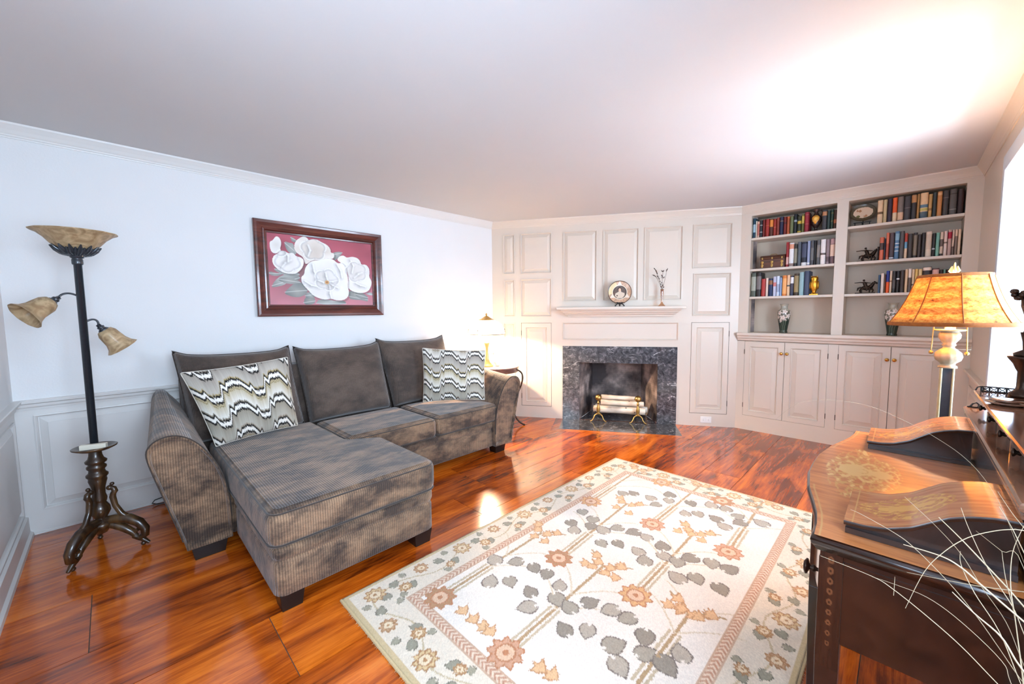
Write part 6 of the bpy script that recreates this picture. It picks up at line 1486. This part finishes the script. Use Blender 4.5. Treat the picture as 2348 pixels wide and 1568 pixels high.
MB().lathe([(0, 0), (0.07, 0), (0.072, 0.010), (0.055, 0.018), (0.05, 0.03), (0.034, 0.045), (0.022, 0.08), (0.016, 0.13), (0.014, 0.17), (0.018, 0.21), (0.030, 0.255), (0.034, 0.262), (0.030, 0.268), (0.012, 0.272), (0.012, 0.32), (0, 0.32)], n=32).build('base', mat('gilt_cream_base', S(206, 160, 104), 0.35, 0.15, 30, metal=0.4), t)
ns = 6; zr, zt_ = 0.365, 0.530
def shp(f):   # profile from the rim up
    a = f*math.pi/2*0.93; return 0.203*math.cos(a)**0.9+0.0, zr+(zt_-zr)*math.sin(a)/math.sin(math.pi/2*0.93)
mb = MB(); rows = []
for k in range(13):
    r, z = shp(k/12); row = []
    for j in range(48):
        a = 2*math.pi*j/48; row.append((r*math.cos(a), r*math.sin(a), z))
    rows.append(row)
mb.grid(rows, 0, True, closev=True); sh = mb.build('lamp_shade', M['milkglass'], t)
mb = MB()
for j in range(ns):
    a = 2*math.pi*j/ns; mb.tube([((shp(k/12)[0]+0.001)*math.cos(a), (shp(k/12)[0]+0.001)*math.sin(a), shp(k/12)[1]) for k in range(13)], 0.0028, 6)
    for da, f, s_ in ((0, 0.18, 1), (0.05, 0.1, 0.7), (-0.05, 0.1, 0.7)):
        r, z = shp(f); mb.ball(((r+0.002)*math.cos(a+da), (r+0.002)*math.sin(a+da), z), 0.007*s_, sz=(1, 1, 1.5), n=8)
loop_tube(mb, [(0.204*math.cos(2*math.pi*j/48), 0.204*math.sin(2*math.pi*j/48), zr-0.001) for j in range(48)], 0.0045)
mb.build('leading', M['black'], sh)
rT, zT = shp(0.80)
MB().lathe([(rT+0.012, zT-0.002), (rT*0.6, zT+0.020), (0.02, zT+0.042), (0.008, zT+0.048), (0.008, zT+0.058), (0.012, zT+0.064), (0.004, zT+0.075), (0, zT+0.082)], n=32).build('cap', M['oldbrass'], t)
MB().ball((0, 0, 0.385), 0.020).build('bulb', M['bulb'], t)
tl = point_light('table_lamp_light', (2.955, 3.325, EZ+0.415), 105, (1.0, 0.73, 0.48), 0.03)
t = thing('flared_dish', 'small cream flared dish beside the table lamp', 'dish', (3.055, 3.26, EZ))
MB().lathe([(0, 0), (0.022, 0.0), (0.024, 0.004), (0.030, 0.02), (0.045, 0.045), (0.047, 0.046), (0.043, 0.045), (0.026, 0.018), (0, 0.01)], n=32).build('dish_body', M['ivory'], t)

# ================================================================== ORANGE SHADE FLOOR LAMP
FX, FY = 2.72, -0.148
t = thing('column_floor_lamp', 'lit floor lamp with amber printed bell shade standing behind the desk', 'floor lamp', (FX, FY, 0))
MB().lathe([(0, 0), (0.13, 0), (0.132, 0.015), (0.10, 0.03), (0.06, 0.045), (0.035, 0.07), (0.03, 0.09), (0.0, 0.09)], n=40).build('base', M['iron'], t)
mb = MB()
for a in range(4):
    pass
mb.box((-0.019, -0.019, 0.08), (0.019, 0.019, 1.015)); mb.build('column', M['iron'], t, 0.003)
mb = MB()
for sx, sy in ((-1, -1), (1, -1), (1, 1), (-1, 1)): mb.tube([(sx*0.019, sy*0.019, 0.09), (sx*0.019, sy*0.019, 1.012)], 0.0045, 8)
mb.build('corner_bead', mat('aged_silver_gilt', S(196, 180, 140), 0.35, 0.2, 40, metal=0.7), t)
MB().lathe([(0.0, 1.012), (0.032, 1.012), (0.032, 1.020), (0.024, 1.026), (0.026, 1.034), (0.040, 1.048), (0.046, 1.066), (0.043, 1.082), (0.030, 1.096), (0.020, 1.104), (0.018, 1.112), (0.024, 1.118), (0.020, 1.126), (0.026, 1.136), (0.034, 1.150), (0.036, 1.166), (0.032, 1.178), (0.026, 1.180), (0.050, 1.184), (0.052, 1.190), (0.018, 1.192), (0.018, 1.215), (0, 1.215)], n=40, flute=lambda a, z: 0.05*math.sin(10*a+60*z) if (1.04 < z < 1.09 or 1.135 < z < 1.17) else 0).build('turned_stem', mat('antiqued_ivory', S(160, 146, 120), 0.4, 0.25, 50, metal=0.2), t)
zb, ztp, rb_, rt_ = 1.212, 1.440, 0.212, 0.118
def shr(f): return rt_+(rb_-rt_)*(0.62*(1-f)+0.38*(1-f)**2.6)
NS = 8; mb = MB(); rows = []
for k in range(21):
    f = k/20; z = zb+(ztp-zb)*f; row = []
    for j in range(NS*8):
        a = 2*math.pi*j/(NS*8)+0.13; s_ = ((j % 8)/8-0.5); scal = 1-0.045*(0.25-s_*s_)*4*0+(-0.030*(1-(2*s_)**2) if False else 0)
        # slightly scalloped between the ribs
        q = abs(((j % 8)-0)/8); sc_ = 1-0.035*math.sin(math.pi*q)
        row.append((shr(f)*sc_*math.cos(a), shr(f)*sc_*math.sin(a), z))
    rows.append(row)
mb.grid(rows, 0, True, closev=True); sh = mb.build('lamp_shade', M['shade'], t)
sol = sh.modifiers.new('solid', 'SOLIDIFY'); sol.thickness = 0.0015
mb = MB()
for j in range(NS):
    a = 2*math.pi*j/NS+0.13; mb.tube([((shr(k/20)+0.001)*math.cos(a), (shr(k/20)+0.001)*math.sin(a), zb+(ztp-zb)*k/20) for k in range(21)], 0.0022, 6)
for r, z in ((rb_, zb), (rt_, ztp)):
    pr_ = []
    rows = []
    for dz, dr in ((-0.004, 0.0), (0.0, 0.003), (0.012, 0.002 if z == zb else 0.004), (0.014, -0.001)):
        zz = z+dz if z == zb else z-0.012+dz
        row = []
        for j in range(NS*8):
            q = (j % 8)/8; sc_ = 1-0.035*math.sin(math.pi*q); a = 2*math.pi*j/(NS*8)+0.13
            row.append(((r+dr)*sc_*math.cos(a), (r+dr)*sc_*math.sin(a), zz))
        rows.append(row)
    mb.grid(rows, 0, True, closev=True)
mb.build('trim_braid', M['shade_trim'], sh)
mb = MB()
for a in range(3):
    aa = 2*math.pi*a/3; mb.tube([(0, 0, ztp+0.002), (rt_*0.96*math.cos(aa), rt_*0.96*math.sin(aa), ztp)], 0.002, 6)
mb.tube([(0, 0, 1.21), (0, 0, ztp+0.006)], 0.004, 8); mb.build('spider', M['oldbrass'], t)
mb = MB()
for k in range(6):
    a = 2*math.pi*k/6; mb.tube([(0.004*math.cos(a), 0.004*math.sin(a), ztp+0.004), (0.014*math.cos(a), 0.014*math.sin(a), ztp+0.018), (0.010*math.cos(a), 0.010*math.sin(a), ztp+0.038)], [0.006, 0.007, 0.002], 8)
mb.tube([(0, 0, ztp), (0, 0, ztp+0.055)], [0.008, 0.002], 8); mb.build('finial', mat('gilt_ivory_finial', S(222, 200, 140), 0.35, 0.15, 40, metal=0.3), t)
for sy in (-1, 1):
    MB().tube([(0.0, sy*0.052, 1.200), (-0.004, sy*0.056, 1.09)], 0.0022, 6).ball((-0.004, sy*0.056, 1.082), 0.0085).build('pull_chain', M['oldbrass'], t)
    MB().tube([(0, sy*0.012, 1.205), (0, sy*0.055, 1.215), (0, sy*0.062, 1.235)], 0.006, 8).build('socket_arm', M['oldbrass'], t)
    MB().ball((0, sy*0.062, 1.285), 0.027, sz=(1, 1, 1.3)).build('bulb', M['bulb'], t)
    point_light('floor_lamp_light', (FX, FY+sy*0.062, 1.345), 17, (1.0, 0.66, 0.40), 0.028)

# ================================================================== DESK
ZT = 0.76
desk = thing('inlaid_writing_desk', 'inlaid mahogany writing desk with scrolled end boxes, standing before the right wall', 'desk', (1.70, -0.10, 0))
dinv = Matrix.Translation((-1.70, 0.10, 0))
def dp(name, mb, mt, parent=None, **k):
    mb.xform(dinv); return mb.build(name, mt, parent or desk, **k)
YB = -0.345
def fronty(x):
    s = abs(x-1.70)/0.56
    return float(np.interp(s, [0, 0.2, 0.45, 0.62, 0.76, 0.88, 1.0], [0.208, 0.205, 0.186, 0.163, 0.146, 0.138, 0.135]))
def top_outline(e=0.0, n=48):
    x0, x1 = 1.14-e, 2.26+e; pts = []
    for i in range(n+1):
        x = x0+(x1-x0)*i/n; pts.append((x, fronty(min(max(x, 1.14), 2.26))+e))
    return pts+[(x1, YB), (x0, YB)]
# table board with moulded edge
mb = MB()
prof = [(-0.022, ZT-0.040), (-0.010, ZT-0.038), (-0.006, ZT-0.030), (0.0, ZT-0.022), (0.002, ZT-0.012), (0.0, ZT-0.006), (-0.006, ZT-0.001)]
rows = []
for e, z in prof: rows.append([(x, y, z) for x, y in top_outline(e)])
mb.grid(rows, 0, True, closev=True); n_ = len(rows[0]); mb.add(rows[0], [tuple(reversed(range(n_)))], 0)
dp('table_board', mb, M['mahogany'])
def marq(U, V, base, seed, lo, hi, motifs):
    """U,V in metres; swirling foliage inlay motifs: (cx, cy, rx, ry)"""
    g = vnoise(U*2+7, V*16+3, 6, seed)*0.6+vnoise(U*6, V*60, 6, seed+1)*0.4
    C = base[0]*(1-g[:, None])+base[1]*g[:, None]
    for (cx_, cy_, rx, ry, sym) in motifs:
        x = (U-cx_)/rx; y = np.abs(V-cy_)/ry if sym else (V-cy_)/ry
        inside = (np.abs(x) < 1) & (np.abs(y) < 1)
        sw = np.sin(9*x+3.5*np.sin(6*y+2.2*x)+seed)*np.cos(8*y+3*np.sin(7*x+seed))
        env = 1-(np.abs(x)**1.7+np.abs(y)**1.5)
        m_ = inside & (env > 0) & (np.abs(sw) < 0.16+0.10*env)
        C[m_] = lo
        m2_ = inside & (env > 0.05) & (sw > 0.55); C[m2_] = hi
        mc = inside & (np.abs(y) < 0.10+0.25*np.clip(0.6-np.abs(x), 0, 1)) & (np.abs(x) < 0.55) & (env > 0); C[mc] = hi
        m3 = inside & (env > 0) & (np.abs(np.hypot(x*1.3+0.55, y*1.2)-0.42) < 0.05); C[m3] = hi
    return C
# top surface as a fine grid so that the inlay can be coloured
nx_, ny_ = 300, 150
rows = []; Xs = np.linspace(1.1425, 2.2575, nx_)
for j in range(ny_):
    f = j/(ny_-1); rows.append([(x, YB+0.004+(fronty(x)-0.005-YB-0.004)*f, ZT) for x in Xs])
mb = MB(); mb.grid(rows, 0, False); o = dp('inlaid_top', mb, attr_mat('inlaid_mahogany_top', 0.34, coat=1.0))
co = np.array(rows).reshape(-1, 3)
C = marq(co[:, 1], co[:, 0], (lin(168, 90, 42), lin(228, 150, 84)), 3, lin(208, 158, 84), lin(226, 186, 118), [(0.095, 1.70, 0.075, 0.27, True), (0.03, 1.70, 0.05, 0.16, True)])
fr = np.array([fronty(x) for x in co[:, 0]])-co[:, 1]
C[(np.abs(fr-0.014) < 0.0016)] = lin(206, 160, 96)
put_colors(o, C)
# apron / drawer fronts following the serpentine front
def front_strip(name, x0, x1, z0, z1, back, parent=None, mt=None, off=0.0, n=16):
    mb = MB(); fr_, bk = [], []
    for i in range(n+1):
        x = x0+(x1-x0)*i/n; fr_.append((x, fronty(x)-0.020+off)); bk.append((x, back))
    poly = fr_+list(reversed(bk)); mb.prism(poly, z0, z1); return dp(name, mb, mt or M['satin'], parent)
front_strip('case', 1.168, 2.232, 0.700, ZT-0.038, YB+0.01, mt=M['mahogany'])
for x0, x1, nm in ((1.205, 1.455, 'drawer'), (1.945, 2.195, 'drawer')):
    d = front_strip(nm, x0, x1, 0.505, 0.695, YB+0.03, mt=M['satin'], off=-0.004)
    for xk in ((x0+x1)/2,):
        y = fronty(xk)-0.024; mb = MB()
        mb.lathe([(0, 0), (0.010, 0.0), (0.010, 0.003), (0.005, 0.006), (0.005, 0.014), (0.009, 0.018), (0.010, 0.022), (0.006, 0.026), (0.008, 0.030), (0.019, 0.034), (0.020, 0.038), (0.012, 0.043), (0, 0.044)], (xk, y-0.006, 0.575), 20, axis=(0, 1, 0), flute=lambda a, z: 0.06*math.sin(12*a) if z > 0.03 else 0)
        dp('knob', mb, M['bronze'], d)
d = front_strip('drawer', 1.475, 1.925, 0.60, 0.695, 0.0, mt=M['satin'], off=-0.004)
for xk in (1.70,):
    mb = MB(); mb.lathe([(0, 0), (0.010, 0.0), (0.009, 0.002), (0, 0.003)], (xk, fronty(xk)-0.024, 0.65), 20, axis=(0, 1, 0)); dp('escutcheon', mb, M['oldbrass'], d)
# end panels
for x in (1.172, 2.222):
    mb = MB(); mb.box((x-0.006, YB+0.03, 0.500), (x+0.006, 0.085, 0.702)); dp('end_panel', mb, M['mahogany'])
# legs: square, tapered
def deskleg(x, y, inlay=False):
    mb = MB(); w = 0.023
    z1 = 0.702
    mb.taper((x, y), (0.016, 0.016), (w, w), 0.0, 0.45); mb.box((x-w, y-w, 0.45), (x+w, y+w, z1))
    o = dp('leg', mb, M['mahogany'], bevel=0.0015)
    if inlay:
        Y_, Z_ = np.meshgrid(np.linspace(y-0.021, y+0.021, 24), np.linspace(0.43, 0.72, 150)); xx = x-w-0.0008
        rows = [[(xx, Y_[i, j], Z_[i, j]) for j in range(24)] for i in range(150)]
        mb = MB(); mb.grid(rows, 0, False); p_ = dp('husk_inlay', mb, M['inlay'], o)
        q = np.array(rows).reshape(-1, 3); C = marq(q[:, 2], q[:, 1], (lin(40, 21, 14), lin(60, 32, 20)), 5, lin(140, 92, 52), lin(160, 108, 60), [])
        for k in range(9):
            zc = 0.70-k*0.026; d_ = np.hypot((q[:, 1]-y)*1.4, (q[:, 2]-zc)); C[(d_ < 0.009*(1-0.04*k)) & (d_ > 0.003) & (np.abs(np.sin((q[:, 1]-y)*500)) > 0.35)] = lin(104, 62, 38)
        put_colors(p_, C)
M['inlay'] = attr_mat('inlaid_leg', 0.22)
deskleg(1.186, 0.098, True); deskleg(2.214, 0.098); deskleg(1.186, YB+0.035); deskleg(2.214, YB+0.035); deskleg(1.478, 0.150); deskleg(1.922, 0.150)
# scroll-topped end boxes
SP = [(0.080, 0.789), (0.045, 0.790), (0.010, 0.797), (-0.030, 0.815), (-0.060, 0.838), (-0.085, 0.857), (-0.115, 0.870), (-0.145, 0.878), (-0.178, 0.880)]
def scroll_box(x0, x1, seed):
    mb = MB(); poly = [(y, z-0.006) for y, z in SP]+[(-0.178, ZT+0.001), (0.072, ZT+0.001)]
    k = len(poly); ins = 0.010
    v = [(x0+ins, y, z) for y, z in poly]+[(x1-ins, y, z) for y, z in poly]
    mb.add(v, [tuple(range(k)), tuple(reversed(range(k, 2*k)))]+[(i, (i+1) % k, k+(i+1) % k, k+i) for i in range(k)])
    # plinth moulding
    for a, b, c_2, d2 in ((x0, x0+ins, -0.178, 0.079), (x1-ins, x1, -0.178, 0.079)): mb.box((a, c_2, ZT+0.001), (b, d2, ZT+0.014))
    mb.box((x0+ins+0.0003, 0.070, ZT+0.001), (x1-ins-0.0003, 0.079, ZT+0.012))
    b_ = dp('scroll_box', mb, M['mahogany'])
    # lid with inlay
    ny2, nx2 = 120, 90; ys = np.linspace(0.082, -0.178, ny2); yy = [p[0] for p in SP][::-1]; zs_ = [p[1] for p in SP][::-1]
    zf = np.interp(ys, yy, zs_)
    for _ in range(6): zf[1:-1] = (zf[:-2]+2*zf[1:-1]+zf[2:])/4
    rows = [[(x, ys[i], zf[i]+0.002) for x in np.linspace(x0-0.002, x1+0.002, nx2)] for i in range(ny2)]
    mb = MB(); mb.grid(rows, 0, True); lid = dp('inlaid_lid', mb, M['lid'], b_)
    q = np.array(rows).reshape(-1, 3); xc = (x0+x1)/2
    C = marq(q[:, 1], q[:, 0], (lin(148, 84, 46), lin(208, 138, 88)), seed, lin(196, 138, 66), lin(214, 158, 80), [(-0.02, xc, 0.085, 0.075, True)])
    C[(np.abs(q[:, 0]-x0-0.012) < 0.0012) | (np.abs(q[:, 0]-x1+0.012) < 0.0012) | (np.abs(q[:, 1]-0.066) < 0.0012)] = lin(204, 150, 90)
    put_colors(lid, C)
    mb = MB(); r2 = [[(x0-0.002, ys[i], zf[i]+0.002) for i in range(ny2)], [(x0-0.004, ys[i], zf[i]-0.003) for i in range(ny2)], [(x0, ys[i], zf[i]-0.009) for i in range(ny2)]]
    mb.grid(r2, 0, True); r3 = [[(x1+0.002, ys[i], zf[i]+0.002) for i in range(ny2)], [(x1+0.004, ys[i], zf[i]-0.003) for i in range(ny2)], [(x1, ys[i], zf[i]-0.009) for i in range(ny2)]]
    mb.grid(r3, 0, True); mb.grid([[(x0-0.002, 0.082, zf[0]+0.002), (x1+0.002, 0.082, zf[0]+0.002)], [(x0-0.002, 0.080, zf[0]-0.008), (x1+0.002, 0.080, zf[0]-0.008)]], 0, False)
    dp('lid_edge', mb, M['mahogany'], b_)
M['lid'] = attr_mat('inlaid_lid_veneer', 0.22, coat=0.6)
scroll_box(1.200, 1.425, 2); scroll_box(1.995, 2.225, 4)
# back case with lower shelf, small drawers, upper shelf and gallery
mb = MB(); mb.box((1.19, YB, ZT+0.001), (2.235, -0.185, 0.885)); dp('back_case', mb, M['mahogany'], bevel=0.002)
def tier(name, x0, x1, y0, y1, z0, z1, mt):
    mb = MB(); rows = []
    h_ = z1-z0
    for e, z in [(-0.008, z0), (-0.002, z0+h_*0.12), (-0.002, z0+h_*0.3), (-0.007, z0+h_*0.38), (0.0, z0+h_*0.55), (0.003, z0+h_*0.7), (0.003, z0+h_*0.88), (-0.001, z1)]:
        rows.append([(x0-e, y0, z), (x1+e, y0, z), (x1+e, y1+e, z), (x0-e, y1+e, z)])
    mb.grid(rows, 0, False, closev=True); mb.add(rows[0], [(3, 2, 1, 0)]); mb.add(rows[-1], [(0, 1, 2, 3)]); return dp(name, mb, mt)
M['edge'] = wood_mat('polished_walnut_moulding', S(96, 60, 44), S(140, 98, 76), S(176, 134, 108), 0.12, coat=0.8)
tier('lower_tier', 1.19, 2.235, YB, -0.172, 0.886, 0.922, M['edge'])
tier('upper_tier', 1.19, 2.195, YB, -0.190, 0.972, 0.990, M['edge'])
for i in range(5):
    x0 = 1.20+i*0.197; mb = MB(); mb.box((x0, YB+0.005, 0.923), (x0+0.006, -0.205, 0.9715)); dp('divider', mb, M['edge'])
    if i % 2 == 0 or True:
        mb = MB(); mb.box((x0+0.008, YB+0.01, 0.9235), (x0+0.195, -0.222, 0.9705)); d = dp('small_drawer', mb, M['mahogany'], bevel=0.001)
        mb = MB(); mb.lathe([(0, 0), (0.007, 0.0), (0.004, 0.004), (0.0035, 0.010), (0.007, 0.014), (0.0045, 0.019), (0.010, 0.023), (0.010, 0.027), (0, 0.029)], (x0+0.10, -0.222, 0.946), 16, axis=(0, 1, 0)); dp('knob', mb, M['bronze'], d)
# pierced gallery round the sides and back of the upper tier
def gallery(x0, y0, x1, y1, z, h, n):
    mb = MB(); a = Vector((x0, y0, z)); b = Vector((x1, y1, z)); u = Vector((0, 0, 1))
    mb.tube([a+u*h, b+u*h], 0.0022, 8); mb.tube([a+u*0.002, b+u*0.002], 0.0022, 8)
    for k in range(n+1):
        p = a.lerp(b, k/n); mb.tube([p, p+u*h], 0.0025, 6)
        if k < n:
            q = a.lerp(b, (k+0.5)/n); d = (b-a).normalized(); w = (b-a).length/n*0.42
            mb.tube([q-d*w, q-d*w*0.5+u*h*0.35, q+u*h*0.5, q-d*w*0.5+u*h*0.65, q-d*w+u*h], 0.0016, 5)
            mb.tube([q+d*w, q+d*w*0.5+u*h*0.35, q+u*h*0.5, q+d*w*0.5+u*h*0.65, q+d*w+u*h], 0.0016, 5)
    return mb
g = gallery(2.188, -0.205, 2.188, YB+0.005, 0.990, 0.018, 7); g2 = gallery(1.20, YB+0.005, 2.188, YB+0.005, 0.990, 0.018, 40)
g.v += []; base_n = len(g.v)
g.add(g2.v, g2.f, 0, True)
g.tube([(2.188, -0.205, 1.008), (2.188, -0.196, 1.004), (2.188, -0.192, 0.992)], 0.0022, 6)
dp('gallery', g, M['black'])
mb = MB(); mb.tube([(2.225, -0.178, 0.922), (2.225, -0.186, 0.926), (2.225, -0.192, 0.937), (2.225, -0.200, 0.941), (2.225, -0.207, 0.934), (2.225, -0.205, 0.926)], 0.003, 6).tube([(2.225, -0.178, 0.924), (2.225, -0.21, 0.924)], 0.003, 6)
dp('bracket', mb, M['black'])

# things on the desk
t = thing('bronze_pedestal', 'small dark bronze column on the upper tier of the desk', 'pedestal', (2.12, -0.292, 0.9910))
MB().lathe([(0, 0), (0.035, 0), (0.034, 0.012), (0.022, 0.022), (0.019, 0.035), (0.019, 0.085), (0.024, 0.095), (0.030, 0.112), (0.042, 0.130), (0.044, 0.136), (0, 0.136)], n=36, flute=lambda a, z: 0.03*math.sin(16*a) if 0.03 < z < 0.09 else 0).build('shaft', M['bronze'], t)
t = thing('bronze_ornament', 'curved bronze ornament with curled top on the small column', 'ornament', (2.12, -0.292, 1.1275))
mb = MB(); mb.lathe([(0, 0), (0.03, 0.0), (0.032, 0.01), (0.012, 0.022), (0.014, 0.05), (0.02, 0.08)], n=24)
mb.tube([(0, 0, 0.06), (-0.004, -0.012, 0.10), (-0.002, -0.004, 0.14), (0.0, 0.012, 0.17), (0, 0.016, 0.195)], [0.018, 0.022, 0.02, 0.012, 0.008], 12)
mb.build('body', M['bronze'], t)
mb = MB()
for k in range(16):
    a = k*2.4; r = 0.012+0.002*(k % 3); mb.ball((r*math.sin(a)*0.8, 0.022+r*math.cos(a)*1.2, 0.205+0.012*math.sin(k*1.7)), 0.009, n=8)
mb.build('curls', M['bronze'], t)
t = thing('stacked_dish', 'low dark polished oval dish on the upper tier of the desk', 'dish', (1.93, -0.235, 0.9905))
for k in range(2):
    MB().lathe([(0, 0.0+k*0.008), (0.030-0.006*k, 0.0+k*0.008), (0.046-0.008*k, 0.006+k*0.008), (0.047-0.008*k, 0.008+k*0.008), (0, 0.006+k*0.008)], n=40).build('dish_body', M['edge'], t)
t = thing('glass_figure', 'clear glass ornament with rounded body on the upper tier of the desk', 'ornament', (1.93, -0.30, 0.9905))
MB().lathe([(0, 0), (0.028, 0), (0.03, 0.006), (0.014, 0.016), (0.018, 0.04), (0.032, 0.08), (0.034, 0.11), (0.022, 0.14), (0.01, 0.155), (0, 0.157)], n=36).build('body', M['vaseglass'], t)

# ---- dried grass in a tall floor vase beside the desk (vase itself below the frame)
t = thing('floor_vase', 'tall plain vase holding the dried grass, between camera and desk', 'vase', (0.93, -0.255, 0))
MB().lathe([(0, 0), (0.06, 0), (0.075, 0.1), (0.07, 0.25), (0.045, 0.40), (0.05, 0.45), (0.046, 0.45), (0.04, 0.40), (0, 0.3)], n=32).build('body', M['ivory'], t)
t = thing('dried_grass', 'spray of long pale dried grass stems in front of the desk end', 'grass', (0.93, -0.255, 0.44))
for w, pts in STEMS:
    if w == 0.5 and len(pts) == 3 and pts[0][0] > 0.955 and pts[0][0] < 0.965: continue
    if w == 1.6 and pts[0][0] == 0.8: w = 0.7
    P_ = [Vector(p)-Vector((0.93, -0.255, 0.44)) for p in pts]
    last = P_[-1]; ex = (P_[-1]-P_[-2]).normalized()*0.10; root = Vector((random.uniform(-0.012, 0.012), random.uniform(-0.012, 0.012), -0.1))
    if w != 0.5 or len(P_) > 4:
        P_ = P_+[last+ex, (last+ex).lerp(root, 0.4)+Vector((0, 0, 0.0)), last.lerp(root, 0.7)+Vector((0, 0, 0.02)), root]
    elif len(P_) > 2: P_ = P_+[last.lerp(root, 0.5)+Vector((0, 0, 0.02)), root]
    # smooth
    out = []
    for i in range(len(P_)-1):
        for j in range(5):
            f = j/5; p0 = P_[max(i-1, 0)]; p1 = P_[i]; p2 = P_[i+1]; p3 = P_[min(i+2, len(P_)-1)]
            out.append(0.5*((2*p1)+(p2-p0)*f+(2*p0-5*p1+4*p2-p3)*f*f+(3*p1-p0-3*p2+p3)*f**3))
    out.append(P_[-1]); n_ = len(out); r0 = 0.00078*w
    rs = [r0*(0.45+0.55*min(1, i/(n_*0.25))) for i in range(n_)]
    MB().tube(out, rs, 6).build('stem', M['straw'], t)
